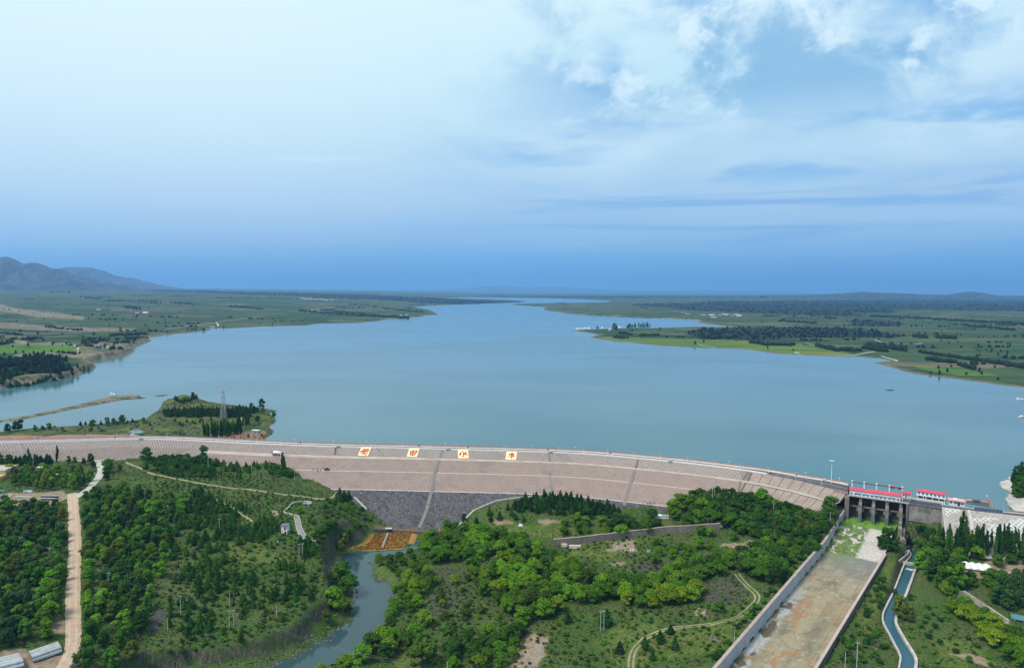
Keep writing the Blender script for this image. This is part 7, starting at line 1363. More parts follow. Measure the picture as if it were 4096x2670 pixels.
for nm, cs, x0, sh_, wd, y0, hd, strokes, sw in SIGNS:
    K = [on_dam(*so_px(*c), .45) for c in cs]; t = thing('name_sign', f'{nm} yellow panel with a red brush character from the west on the dam face', 'sign', K[0], 0, 'yellow name panels on the dam face')
    K = [k - K[0] for k in K]; nrm = (K[1] - K[0]).cross(K[0] - K[3]).normalized(); nrm = nrm if nrm.z > 0 else -nrm
    MB().hexa([k - nrm * .3 for k in (K[3], K[2], K[1], K[0])], [K[3], K[2], K[1], K[0]]).build('panel', M_YEL, t)
    def uv(x, y, h=.10):
        v_ = (y - y0) / hd; u_ = (x - x0 + sh_ * v_) / wd; return (K[0] * (1 - u_) + K[1] * u_) * (1 - v_) + (K[3] * (1 - u_) + K[2] * u_) * v_ + nrm * h
    c_ = MB(); lift = .06
    for si, st in enumerate(strokes):
        n = len(st)
        for i in range(n - 1):
            (ax, ay), (bx, by) = st[i], st[i + 1]; L = math.hypot(bx - ax, by - ay); sw_ = sw * 1.02; ex, ey = -(by - ay) / L, (bx - ax) / L; dx, dy = (bx - ax) / L, (by - ay) / L
            w0 = sw_ * .5 * (1.0 if i == 0 else .95); w1 = sw_ * .5 * (.55 if i == n - 2 and n > 2 else .9); l_ = lift + .012 * si + .003 * i
            c_.hexa([uv(ax + ex * w0 - dx * w0 * .5, ay + ey * w0 - dy * w0 * .5, .005), uv(ax - ex * w0 - dx * w0 * .5, ay - ey * w0 - dy * w0 * .5, .005), uv(bx - ex * w1 + dx * w1 * .5, by - ey * w1 + dy * w1 * .5, .005), uv(bx + ex * w1 + dx * w1 * .5, by + ey * w1 + dy * w1 * .5, .005)],
                    [uv(ax + ex * w0 - dx * w0 * .5, ay + ey * w0 - dy * w0 * .5, l_), uv(ax - ex * w0 - dx * w0 * .5, ay - ey * w0 - dy * w0 * .5, l_), uv(bx - ex * w1 + dx * w1 * .5, by - ey * w1 + dy * w1 * .5, l_), uv(bx + ex * w1 + dx * w1 * .5, by + ey * w1 + dy * w1 * .5, l_)])
    c_.build('character', M_CHAR, t)
# red lettered banner on the kerb near the gate house
pa, pb = at(3333, 1958, 6.2), at(3392, 1970, 6.2); bn = thing('banner', 'low white banner with red lettering on the kerb beside the gate house', 'banner')
MB().bar(Vector(pa), Vector(pb), .06, 1.1).build('cloth', mat('banner_cloth', (0.45, 0.30, 0.32)), bn)
for i in range(9):
    if i == 4: continue
    a = Vector(pa).lerp(Vector(pb), (i + .25) / 9); c = Vector(pa).lerp(Vector(pb), (i + .75) / 9); n_ = (c - a).cross(Vector((0, 0, 1))).normalized() * .06
    MB().bar(a + n_, c + n_, .03, .12).bar(a + n_ + Vector((0, 0, .28)), c + n_ + Vector((0, 0, .28)), .03, .12).bar(a + n_ + Vector((0, 0, -.28)), a.lerp(c, .6) + n_ + Vector((0, 0, -.28)), .03, .12).bar(a.lerp(c, .5) + n_ + Vector((0, 0, .4)), a.lerp(c, .5) + n_ + Vector((.001, 0, -.4)), .1, .03).build('letter', M_CHAR, bn)

# ------------------------------------------------------------------ vehicles and people on the dam
M_TYRE = mat('tyre', (0.025, 0.025, 0.027)); M_PAINT = mat('white_truck_paint', (0.74, 0.75, 0.76), (0.70, 0.71, 0.72), .6, .35)
def wheel(parent, x, y, r, w_=.35):
    t = MB().tube((x, y - w_ / 2, r), (x, y + w_ / 2, r), r, r, 12).build('wheel', M_TYRE, parent); MB().tube((x, y - w_ / 2 - .01, r), (x, y + w_ / 2 + .01, r), r * .5, r * .5, 8).build('rim', M_STEEL, t)
s_, o_ = so_px(1115, 1822); p = on_dam(s_, o_, .1); i = np.searchsorted(CS, s_); d_ = CREST[i + 1] - CREST[i - 1]
tk = thing('mixer_truck', 'white concrete mixer truck standing on the berm road of the dam', 'truck', p, math.atan2(d_[1], d_[0]))
MB().box(-4.6, 4.2, -.5, .5, .75, 1.05).build('chassis', M_GATE, tk)
for x in (-3.2, -1.9, 1.2, 3.6):
    for y in (-1.0, 1.0): wheel(tk, x, y, .52)
cb = MB().ext([(-1.2, .7), (1.2, .7), (1.2, 2.1), (1.1, 3.0), (-1.1, 3.0), (-1.2, 2.1)], 2.5, 4.5).build('cab', M_PAINT, tk); MB().box(4.5, 4.54, -1.0, 1.0, 1.75, 2.7).build('windscreen', M_WIN, cb)
for e in (-1, 1): MB().box(3.0, 4.1, e * 1.21 - .02, e * 1.21 + .02, 1.8, 2.6).build('side_window', M_WIN, cb)
MB().box(4.5, 4.75, -1.15, 1.15, .5, .9).build('bumper', M_STEEL, tk)
dr = MB(); X_ = [(-4.3, 1.0, .55), (-3.4, 1.0, .95), (-1.6, .55, 1.25), (-.2, .25, 1.2), (1.6, 0, .75), (2.1, 0, .5)]
for (x0, z0, r0), (x1, z1, r1) in zip(X_[:-1], X_[1:]): dr.tube((x0, 0, 2.25 + z0 * .45), (x1, 0, 2.25 + z1 * .45), r0, r1, 14)
dr.build('drum', M_PAINT, tk, smooth=False); MB().hexa([(-4.9, -.4, 2.7), (-4.2, -.4, 2.7), (-4.2, .4, 2.7), (-4.9, .4, 2.7)], [(-5.2, -.7, 3.6), (-4.2, -.7, 3.6), (-4.2, .7, 3.6), (-5.2, .7, 3.6)]).build('hopper', M_GATE, tk); MB().bar((-4.6, 0, 2.3), (-5.2, 0, 1.2), .5, .2).build('chute', M_GATE, tk)
for y in (-.9, .9): MB().bar((-4.0, y, 1.0), (-3.6, y, 2.7), .15, .15).build('drum_stand', M_GATE, tk)
def car(px, py, z, rz, m, label):
    p = at(px, py, z); t = thing('car', label, 'car', (p[0], p[1], z), rz); b = MB().ext([(-.86, .32), (.86, .32), (.9, .75), (.82, .95), (-.82, .95), (-.9, .75)], -2.2, 2.2).build('body', m, t)
    MB().hexa([(-1.7, -.8, .953), (1.0, -.8, .953), (1.0, .8, .953), (-1.7, .8, .953)], [(-1.3, -.66, 1.48), (.3, -.66, 1.48), (.3, .66, 1.48), (-1.3, .66, 1.48)]).build('cabin', M_WIN, t); MB().box(-1.32, .32, -.68, .68, 1.483, 1.53).build('roof', m, t)
    for x in (-1.35, 1.4):
        for y in (-.8, .8): wheel(t, x, y, .33, .22)
    for y in (-.6, .6): MB().box(2.2, 2.22, y - .2, y + .2, .6, .78).build('headlight', M_STEEL, t)
car(3303, 1924, 6.0, -.55, M_PAINT, 'white car parked by the parapet on the wide road')
s_, o_ = so_px(1302, 1880); p = on_dam(s_, o_, .15); ct = thing('cart', 'small blue motor cart on the ledge of the dam among workers', 'cart', p, math.atan2(d_[1], d_[0])); MB().hexa([(-1.7, -.7, .7), (.5, -.7, .7), (.5, .7, .7), (-1.7, .7, .7)], [(-1.9, -.85, 1.5), (.6, -.85, 1.5), (.6, .85, 1.5), (-1.9, .85, 1.5)]).build('bed', mat('cart_blue', (0.02, 0.03, 0.13)), ct); MB().box(.65, 1.7, -.6, .6, .55, 1.3).build('cab', mat('cart_blue', (0.02, .03, .13)), ct)
for x, y in ((-1.2, -.75), (-1.2, .75), (1.4, 0)): wheel(ct, x, y, .35, .2)
def person_mesh():
    P = {'pel': (0, 0, .95, .15), 'che': (0, 0, 1.3, .19), 'nec': (0, 0, 1.5, .07), 'hea': (0, .02, 1.62, .11), 'top': (0, .02, 1.74, .07)}; E_ = [('pel', 'che'), ('che', 'nec'), ('nec', 'hea'), ('hea', 'top')]
    for e, s in ((-1, 'l'), (1, 'r')):
        P |= {'hip' + s: (e * .1, 0, .88, .11), 'kne' + s: (e * .12, .05, .5, .075), 'ank' + s: (e * .12, 0, .09, .05), 'toe' + s: (e * .13, .16, .04, .045), 'sho' + s: (e * .2, 0, 1.42, .075), 'elb' + s: (e * .28, .03, 1.15, .05), 'wri' + s: (e * .26, .18, .95, .04)}
        E_ += [('pel', 'hip' + s), ('hip' + s, 'kne' + s), ('kne' + s, 'ank' + s), ('ank' + s, 'toe' + s), ('che', 'sho' + s), ('sho' + s, 'elb' + s), ('elb' + s, 'wri' + s)]
    ks = list(P); me = bpy.data.meshes.new('person_frame'); me.from_pydata([P[k][:3] for k in ks], [(ks.index(a), ks.index(b)) for a, b in E_], []); o = bpy.data.objects.new('person_frame', me); col.objects.link(o)
    md = o.modifiers.new('s', 'SKIN'); me.skin_vertices[0].data[0].use_root = True
    for i, k in enumerate(ks): me.skin_vertices[0].data[i].radius = (P[k][3], P[k][3])
    sb = o.modifiers.new('d', 'SUBSURF'); sb.levels = 1
    out = bpy.data.meshes.new_from_object(o.evaluated_get(bpy.context.evaluated_depsgraph_get())); bpy.data.objects.remove(o); out.name = 'person'; return out
PM = person_mesh()
def person(p, rz, m, label):
    me = PM.copy(); me.materials.clear(); me.materials.append(m); o = bpy.data.objects.new('person', me); col.objects.link(o); o.location = p; o.rotation_euler = (0, 0, rz); tag(o, label, 'person', 'people on the dam')
CLO = [mat('cloth_dark', (0.03, .03, .035)), mat('cloth_red', (0.22, .03, .03)), mat('cloth_navy', (0.03, .04, .09))]
for i, (x, y) in enumerate([(1254, 1878), (1256, 1882), (1263, 1878), (1265, 1885), (1269, 1884), (1276, 1884), (1282, 1884), (1288, 1872), (1316, 1877)]):
    s_, o_ = so_px(x, y); person(on_dam(s_, o_, .02), rng.uniform(0, 6), CLO[(1 if i in (1, 6) else 0) if i != 2 else 2], f'{"red" if i in (1, 6) else "navy" if i == 2 else "dark"} clothed worker, {ordw[i]} from the west by the blue cart on the dam')
p = at(3370, 1932, 6.0); person(p, 2.0, CLO[0], 'dark clothed person standing at the parapet near the gate house'); p = at(3296, 1927, 6.0); person(p, 1.0, CLO[2], 'navy clothed person standing beside the white car')

# ------------------------------------------------------------------ poles and wires
M_POLE = mat('concrete_pole', (0.46, 0.45, 0.43), (0.36, .35, .34), .6)
def pole(px, yb, yt, label, arm=True, twin=False, group='utility poles below the dam', z=None, steel=False):
    g = ground(px, min(yb, 2668)); 
    if yb > 2668: g = at(px, yb, float(zg(*at(px, yb, -18)[:2])))
    d = np.linalg.norm(g - CAM); h = max(5.5, (yb - yt) / (F / d * .95)); t = thing('utility_pole', label, 'pole', (g[0], g[1], g[2]), 0, group)
    MB().tube((0, 0, -.5), (0, 0, h), .17 if not steel else .22, .11 if not steel else .16, 7).build('post', M_POLE if not steel else M_STEEL, t)
    if twin:
        MB().tube((1.6, .6, -.5), (1.6, .6, h * 1.03), .17, .11, 7).build('post', M_POLE, t); MB().bar((-.7, -.3, h - .3), (2.3, .9, h - .3), .14, .18).build('crossarm', M_POLE, t)
        for k in (-.4, .8, 2.0): MB().tube((k, k * .4 - .1, h - .2), (k, k * .4 - .1, h + .25), .07, .05, 5).build('insulator', M_WHITE, t)
    elif arm:
        a = MB().bar((-.8, 0, h - .35), (.8, 0, h - .35), .10, .14).build('crossarm', M_POLE, t)
        for k in (-.7, .7): MB().tube((k, 0, h - .3), (k, 0, h + .05), .07, .05, 5).build('insulator', M_WHITE, a)
    return (g[0], g[1], g[2] + h - .2)
TOP = {}
for k, (px_, yb, yt, lb, kw) in enumerate([(134, 1876, 1838, 'concrete pole beside the blue kiosk', {}), (217, 1861, 1834, 'concrete pole between the dark tree row and the gravel road', {}), (329, 1945, 1908, 'concrete pole rising from trees at the beam yard road', {}), (482, 2000, 1962, 'concrete pole in the northern plantation east of the dirt road', {}), (672, 2066, 2026, 'concrete pole at the hillside edge of the plantation', {}),
    (82, 2205, 2160, 'first pole of the wire line, in the western plantation', {}), (199, 2252, 2202, 'second pole of the wire line, just west of the dirt road', {}), (436, 2358, 2303, 'third pole of the wire line, east of the dirt road', {}), (723, 2452, 2393, 'fourth pole of the wire line, among the junipers', {}), (671, 2518, 2488, 'short stub pole beside the dark stone scree', dict(arm=False)),
    (833, 1880, 1834, 'slim pole at the end of the berm road', dict(arm=False)), (1006, 1888, 1846, 'slim tall pole on the grassy slope beside the dam', dict(arm=False)), (1179, 1920, 1872, 'twin pole at the corner of the slope beside the dam face', dict(twin=True)), (878, 2124, 2080, 'concrete pole in the juniper wood near the stilted hut', {}), (1197, 2232, 2180, 'twin pole with crossarm standing on the mesa by the dark junipers', dict(twin=True)),
    (918, 2503, 2450, 'twin pole of the wire line on the mesa above the river', dict(twin=True)), (919, 2416, 2390, 'short pole hidden among the mesa junipers', dict(arm=False)), (1106, 2466, 2429, 'bare post near the scarp rim', dict(arm=False)), (2062, 2014, 1965, 'concrete pole on the open shoulder east of the rock toe', {}), (2849, 2010, 1947, 'twin pole in the hillside wood against the dam face', dict(twin=True)), (3094, 2048, 2003, 'concrete pole in the hillside wood below the masonry slabs', dict(arm=False)),
    (2402, 2523, 2452, 'pale twin steel pole on the scrub west of the wheel track', dict(twin=True)), (2937, 2575, 2530, 'thin bare rod by the channel wall', dict(arm=False)), (3426, 2690, 2591, 'grey steel pole with lamp arms between channel and canal', dict(steel=True)), (3379, 2700, 2625, 'thin pole beside the grey steel pole', dict(arm=False)), (4066, 2222, 2190, 'concrete pole among the poplars at the east edge', dict(arm=False)), (3320, 2092, 2052, 'concrete pole at the head of the channel wall', dict(arm=False)), (1790, 2700, 2650, 'bare pole at the bottom of the valley floor', dict(arm=False)), (2108, 2700, 2647, 'bare pole on the pale rubble slope', dict(arm=False))]):
    TOP[k] = pole(px_, yb, yt, lb, **kw)
def wire(a, b, off, sag, label):
    A_, B_ = Vector(a), Vector(b); d = (B_ - A_); n_ = Vector((-d.y, d.x, 0)).normalized() * off; m_ = MB(); K = 14; pts = [A_ + d * (i / K) + n_ - Vector((0, 0, sag * 4 * (i / K) * (1 - i / K))) for i in range(K + 1)]
    for p, q in zip(pts[:-1], pts[1:]): m_.tube(p, q, .022, n=4)
    tag(m_.build('power_cable', mat('cable', (0.30, .31, .31), rough=.5)), label, 'cable', 'cables of the wire line')
far_end = (at(1640, 2662, -20)[0], at(1640, 2662, -20)[1], -19.0); seq = [(-60, 0)] ; chain = [TOP[5], TOP[6], TOP[7], TOP[8], TOP[15], far_end]
names = ['first and second poles', 'second and third poles', 'third and fourth poles', 'fourth pole and the mesa twin pole', 'mesa twin pole and the far river bank']
for (a, b), nm in zip(zip(chain[:-1], chain[1:]), names):
    for off, w_ in ((-.7, 'northern'), (.7, 'southern')): wire(a, b, off, 1.2 if 'river' not in nm else 2.6, f'{w_} cable strung between the {nm}')
# ------------------------------------------------------------------ sheds, yards, pipes and ruins below the dam
M_YELW = mat('yellow_wall', (0.52, 0.38, 0.16), (0.47, .35, .16), .3, .8); M_ROOFG = mat('flat_roof_grey', (0.42, 0.39, 0.36), (0.33, .31, .29), .4)
a, b = ground(24, 1911), ground(74, 1889); L = float(np.hypot(*(b - a)[:2])); rz = math.atan2((b - a)[1], (b - a)[0]); yb_ = thing('building', 'yellow flat-roofed building at the west edge below the dam', 'building', (a[0], a[1], min(a[2], b[2])), rz)
MB().box(0, L, 0, 14, -1, 5.2).build('wall', M_YELW, yb_); MB().box(-.3, L + .3, -.3, 14.3, 5.203, 5.5).build('roof', M_ROOFG, yb_); MB().box(-.3, L + .3, -.3, 0, 5.503, 6.1).box(L, L + .3, .003, 14.3, 5.503, 6.1).build('parapet', M_YELW, yb_); MB().box(-7, -.003, 0, 10, -1, 2.6).build('annex', M_YELW, yb_)
for i in range(3): MB().box(L * (i + .5) / 3 - .8, L * (i + .5) / 3 + .8, -.05, -.001, 1.6, 3.2).build('window', M_WIN, yb_)
g = ground(160, 1881); kb = thing('kiosk', 'small bright blue site kiosk with white roof below the dam', 'kiosk', g, .15); MB().box(-2.1, 2.1, 0, 2.2, -.3, 2.2).build('wall', mat('kiosk_blue', (0.06, 0.15, 0.50)), kb); MB().box(-2.3, 2.3, -.2, 2.4, 2.203, 2.4).build('roof', M_WHITE, kb); MB().box(.4, 1.3, -.04, 0, 0, 1.8).build('door', M_WHITE, kb)
M_BEAM = mat('beam_concrete', (0.40, 0.41, 0.42), (0.27, 0.28, 0.29), .4, .8); M_BEAMD = mat('beam_dark', (0.025, 0.027, 0.04))
def beam(p, q, w_, h, label, z, group, m=None, dark=False):
    p, q = Vector((p[0], p[1], z)), Vector((q[0], q[1], z)); t = thing('concrete_beam', label, 'beam', p, math.atan2(q.y - p.y, q.x - p.x), group); L = (q - p).length
    MB().ext([(-w_ / 2, 0), (w_ / 2, 0), (w_ / 2, h * .62), (w_ * .36, h), (-w_ * .36, h), (-w_ / 2, h * .62)], 0, L).build('body', m or M_BEAM, t)
    for x in (-.06, L + .003): MB().box(x, x + .057, -w_ * .4, w_ * .4, .1, h * .7).build('end_plate', M_OLD, t)
def beams(c0, c1, c2, n, layers, place, w_=1.15, h=.95):
    """c0-c1: one long side, c2: across from c1"""
    A_, B_, C_ = [np.array(ground(*c)) for c in (c0, c1, c2)]; ac = (C_ - B_)[:2]; z0 = max(A_[2], B_[2], C_[2]); k = 0
    for l in range(layers):
        for i in range(n - l):
            o_ = ac * ((i + .5 + l * .5) / n); wdt = float(np.hypot(*ac)) / n * .94; beam(A_[:2] + o_, B_[:2] + o_, wdt, h, f'pale concrete beam, {ordw[k]} piece of the {place}', z0 + l * (h + .04), place); k += 1
beams((114, 2618), (229, 2578), (249, 2614), 5, 2, 'beam stack beside the dirt road'); beams((-40, 2650), (72, 2630), (100, 2678), 5, 2, 'beam stack at the west bottom corner')
for k, (p, q) in enumerate([((166, 1986), (232, 1989)), ((164, 1997), (224, 2000)), ((0, 1981), (52, 1979)), ((0, 1989), (46, 1987)), ((62, 1985), (130, 1990))]): a, b = ground(*p), ground(*q); beam(a, b, 1.2, 1.0 if k < 2 else .5, f'{"dark-sided" if k < 2 else "flat pale"} beam, {ordw[k]} one lying in the beam yard', max(a[2], b[2]), 'beams lying in the beam yard')
for k in range(2):
    o = [x for x in bpy.data.objects if x.get('label', '') == f'dark-sided beam, {ordw[k]} one lying in the beam yard'][0]; L = 12.4; MB().box(.2, L - .6, -.72, -.62, .05, .85).build('side_panel', M_BEAMD, o)
g = ground(112, 1966); tag(MB().hexa([(g[0] - 3, g[1] - 1.2, g[2]), (g[0] + 3, g[1] - 1, g[2]), (g[0] + 3.2, g[1] + 1.2, g[2]), (g[0] - 2.8, g[1] + 1, g[2])], [(g[0] - 2.4, g[1] - .6, g[2] + 1.1), (g[0] + 2.2, g[1] - .5, g[2] + .8), (g[0] + 2.4, g[1] + .6, g[2] + 1.2), (g[0] - 2.2, g[1] + .5, g[2] + .9)]).build('tarpaulin', mat('tarp_grey', (0.32, .40, .46))), 'crumpled grey-blue tarpaulin at the edge of the beam yard', 'tarpaulin')
g = ground(6, 1962); tag(MB().hexa([(g[0] - 2.6, g[1] - 1, g[2]), (g[0] + 2.4, g[1] - 1, g[2]), (g[0] + 2.4, g[1] + 1, g[2]), (g[0] - 2.6, g[1] + 1, g[2])], [(g[0] - 2, g[1] - .5, g[2] + .8), (g[0] + 1.8, g[1] - .5, g[2] + .6), (g[0] + 1.9, g[1] + .5, g[2] + .7), (g[0] - 1.8, g[1] + .5, g[2] + .9)]).build('tarpaulin', mat('tarp_green', (0.04, .22, .16))), 'green tarpaulin at the west edge of the beam yard', 'tarpaulin')
g = ground(330, 2668); sd_ = thing('shed', 'low black-roofed shed half under red earth at the end of the dirt road', 'shed', (g[0], g[1], g[2]), .05); MB().box(-3.5, 3.5, -1.5, 2.5, -.4, 1.4).build('wall', M_BRICK, sd_)
for k in range(4): MB().box(-3.8 + k * 1.9, -1.93 + k * 1.9, -1.9, 2.9, 1.403, 1.62).build('roof', M_GATE, sd_)
g = ground(1137, 2136); ht = thing('stilt_hut', 'white hut with dark slab roof standing on white legs on the hillside', 'hut', g, -.12)
for x in (-1.5, 1.5):
    for y in (.2, 2.8): MB().box(x - .2, x + .2, y - .2, y + .2, -.6, 1.9).build('leg', M_WHITE, ht)
MB().box(-1.8, 1.8, 0, 3.0, 1.903, 4.9).build('wall', M_WHITE, ht); MB().hexa([(-2.1, -.4, 4.903), (2.1, -.4, 4.903), (2.1, 3.4, 5.3), (-2.1, 3.4, 5.3)], [(-2.1, -.4, 5.15), (2.1, -.4, 5.15), (2.1, 3.4, 5.55), (-2.1, 3.4, 5.55)]).build('roof', mat('slate_roof', (0.13, .14, .16)), ht); MB().box(-.1, .8, -.06, -.001, 2.4, 4.2).build('door', mat('dark_red_door', (.16, .03, .035)), ht); MB().box(1.1, 1.5, -.06, -.001, 3.4, 4.1).build('window', M_WIN, ht); MB().bar((-.5, -2.4, 0), (-.1, -.1, 1.9), .9, .12).build('stairway', M_CONC, ht)
g = ground(1111, 2172); tag(MB().box(g[0] - .2, g[0] + .2, g[1] - .2, g[1] + .2, g[2] - .2, g[2] + 1.6).build('marker_post', M_WHITE), 'short white marker post on the grass below the stilted hut', 'post')
g = ground(1555, 2124); pp = thing('pump_stage', 'dark pump stage with black panels on a post frame at the marsh wall', 'pump', (g[0], g[1], g[2])); MB().box(-2.2, 2.2, -1.4, 1.2, 2.0, 2.2).build('deck', M_CONC, pp)
for k in range(3): MB().hexa([(-2.1 + k * 1.42, -1.6, .9), (-.76 + k * 1.42, -1.6, .9), (-.76 + k * 1.42, -1.45, 1.98), (-2.1 + k * 1.42, -1.45, 1.98)], [(-2.1 + k * 1.42, -1.75, .9), (-.76 + k * 1.42, -1.75, .9), (-.76 + k * 1.42, -1.6, 1.98), (-2.1 + k * 1.42, -1.6, 1.98)]).build('panel', M_BEAMD, pp)
for x in (-1.9, 1.9):
    for y in (-1.2, 1.0): MB().box(x - .12, x + .12, y - .12, y + .12, -.8, 1.998).build('post', M_GATE, pp)
p, q = ground(1552, 2137), ground(1529, 2197); pg = thing('pipe_walk', 'thin grey pipe walkway crossing the orange reeds', 'pipe')
for e in (-.35, .35): MB().tube((p[0] + e, p[1], p[2] + 1.3), (q[0] + e, q[1], q[2] + 1.3), .2, n=7).build('pipe', M_POLE, pg)
for u in (.1, .35, .6, .85): c = Vector(p).lerp(Vector(q), u); MB().box(c.x - .6, c.x + .6, c.y - .1, c.y + .1, c.z - .5, c.z + 1.1).build('trestle', M_OLD, pg)
a, b = ground(2617, 2073), ground(2676, 2073); L = float(np.hypot(*(b - a)[:2])); lw = thing('shed', 'long low white shed among willows below the dam face', 'shed', a, math.atan2((b - a)[1], (b - a)[0])); MB().box(0, L, 0, 3.2, -.6, 1.9).build('wall', M_WHITE, lw)
for k in range(4): MB().box(k * L / 4 - .05, (k + 1) * L / 4 - .1, -.3, 3.5, 1.903, 2.1).build('roof', M_WHITE if k < 2 else M_GREYR, lw)
g = ground(2082, 2102); tag(MB().hexa([(g[0] - 1.3, g[1] - .9, g[2] - .1), (g[0] + 1.5, g[1] - .8, g[2] - .1), (g[0] + 1.4, g[1] + .9, g[2]), (g[0] - 1.3, g[1] + .8, g[2])], [(g[0] - 1.0, g[1] - .5, g[2] + 1.3), (g[0] + 1.1, g[1] - .4, g[2] + 1.0), (g[0] + 1, g[1] + .6, g[2] + 1.1), (g[0] - .9, g[1] + .5, g[2] + 1.4)]).build('tarpaulin', M_WHITE), 'white tarpaulin mound on the grass east of the rock toe', 'tarpaulin')
g = ground(2542, 2095); vb = thing('cabin', 'little white cabin on the lawn beside the long white shed', 'cabin', g, .3); MB().box(-.9, .9, 0, 1.6, -.2, 1.7).build('wall', M_WHITE, vb); MB().box(-1.0, 1.0, -.1, 1.7, 1.703, 1.85).build('roof', M_GREYR, vb); MB().box(-.3, .3, -.04, -.001, 0, 1.4).build('door', M_OLD, vb)
# long grey retaining wall
pts = [ground(*q) for q in [(2213, 2184), (2300, 2176), (2400, 2163), (2520, 2148), (2635, 2134), (2720, 2127), (2803, 2122), (2880, 2116)]]; V = resample(np.array([p[:2] for p in pts]), 3.0)
wall_line('long_wall', V, zg(*V.T) - 1.5, zg(*V.T) + np.interp(np.arange(len(V)), [0, len(V)], [4.3, 3.8]), .8, mat('grey_brown_wall', (0.225, 0.185, 0.165), (0.15, 0.125, 0.115), .3), 'long grey-brown retaining wall crossing the slope below the dam', 'wall', M_CAP, .2, .1)
g = ground(2880, 2108); bx = thing('concrete_box', 'open concrete box at the east end of the long retaining wall', 'box', g, -.2)
for a in ((-1.6, 1.6, -.2, .0), (-1.6, 1.6, 2.4, 2.6), (-1.6, -1.4, .003, 2.397), (1.4, 1.6, .003, 2.397)): MB().box(*a, -.5, 2.6).build('side', M_CONC, bx)
# stacks of pale pipes
M_PIPE = mat('pipe_concrete', (0.44, 0.385, 0.35), (0.33, 0.285, 0.26), .5, .8)
def pipes(px, py, n, rows, L, rz, place, r=.5):
    g = ground(px, py); k = 0; cs_, sn = math.cos(rz), math.sin(rz)
    for l in range(rows):
        for i in range(n - l):
            y = (i + l * .5) * r * 2.1; z = g[2] + r + l * r * 1.75; x, yy_ = g[0] - sn * y, g[1] + cs_ * y; j = rng.uniform(-.3, .3)
            t = thing('concrete_pipe', f'pale concrete pipe, {ordw[k]} piece of the {place}', 'pipe', (x + j * cs_, yy_ + j * sn, z), rz, place)
            MB().tube((-L / 2, 0, 0), (L / 2, 0, 0), r, r, 10).build('barrel', M_PIPE, t); MB().tube((L / 2 + .003, 0, 0), (L / 2 + .3, 0, 0), r * 1.15, r * 1.15, 10).build('socket', M_PIPE, t); k += 1
pipes(2258, 2187, 4, 2, 2.9, .15, 'western pipe stack under the retaining wall', .42); pipes(2287, 2194, 4, 2, 3.1, -.02, 'middle pipe stack under the retaining wall', .46); pipes(2310, 2194, 4, 2, 3.1, -.05, 'eastern pipe stack under the retaining wall', .46)
pipes(2906, 2244, 6, 1, 4.0, -.3, 'bigger pipe tumble above the track', .48); pipes(2928, 2252, 5, 1, 3.6, -.3, 'smaller pipe tumble above the track', .46); pipes(2535, 2205, 3, 1, 3.2, 1.3, 'leaning pipe trio on the slope', .42); pipes(2597, 2206, 2, 1, 3.2, 1.3, 'pair of pipes leaning on the slope', .42)
# low stone ruin by the track
p, q = ground(2840, 2558), ground(2918, 2572); rn = thing('stone_ruin', 'low pinkish stone ruin lying in the grass beside the wheel track', 'ruin', p, math.atan2((q - p)[1], (q - p)[0])); L = float(np.hypot(*(q - p)[:2]))
for k in range(16): x = L * k / 16; h_ = rng.uniform(.7, 1.3) + (1.2 if k in (0, 1) else 0); MB().hexa([(x, -.4, -.5), (x + L / 16 - .05, -.4, -.5), (x + L / 16 - .05, .5, -.5), (x, .5, -.5)], [(x + .05, -.3, h_), (x + L / 16 - .1, -.25, h_ * rng.uniform(.8, 1)), (x + L / 16 - .1, .4, h_), (x + .05, .4, h_)]).build('stone', mat('ruin_stone', (0.27, 0.20, 0.19), (0.17, .13, .13), 1.2), rn)
# shed with a wavy white roof, its yard and blocks
a, b = ground(3842, 2300), ground(3905, 2306); L = 15.5; rz = math.atan2(*(at(3942, 2270, -12) - at(3842, 2258, -12))[:2][::-1]); zz = float(zg(a[0], a[1])); ws = thing('shed', 'cream shed with a white roof of five parallel waves beside the pale yard', 'shed', (a[0], a[1], zz), rz)
MB().box(0, L - .5, 0, 8.5, -1, 4.1).build('wall', mat('cream_wall', (0.52, 0.42, 0.30)), ws); MB().box(-.06, -.001, 2, 5, 0, 3).build('door', M_OLD, ws)
for k in range(5):
    x0 = k * L / 5 - .3; MB().add([(x0, -.6, 4.2), (x0 + L / 5, -.6, 4.2), (x0 + L / 10, -.6, 4.85), (x0, 9.1, 4.2), (x0 + L / 5, 9.1, 4.2), (x0 + L / 10, 9.1, 4.85)], [(0, 1, 2), (3, 5, 4), (0, 2, 5, 3), (1, 4, 5, 2), (0, 3, 4, 1)]).build('roof', M_WHITE, ws)
for px_, py_, w_, lb in ((4023, 2298, 1.6, 'dark upright concrete block standing in the pale yard'), (4034, 2304, 1.9, 'pinkish upright concrete block beside the dark one in the pale yard')): g = ground(px_, py_); tag(MB().box(g[0] - w_ / 2, g[0] + w_ / 2, g[1] - .6, g[1] + .6, g[2] - .2, g[2] + 2).build('concrete_block', M_OLD if w_ < 1.7 else M_CAP), lb, 'block')
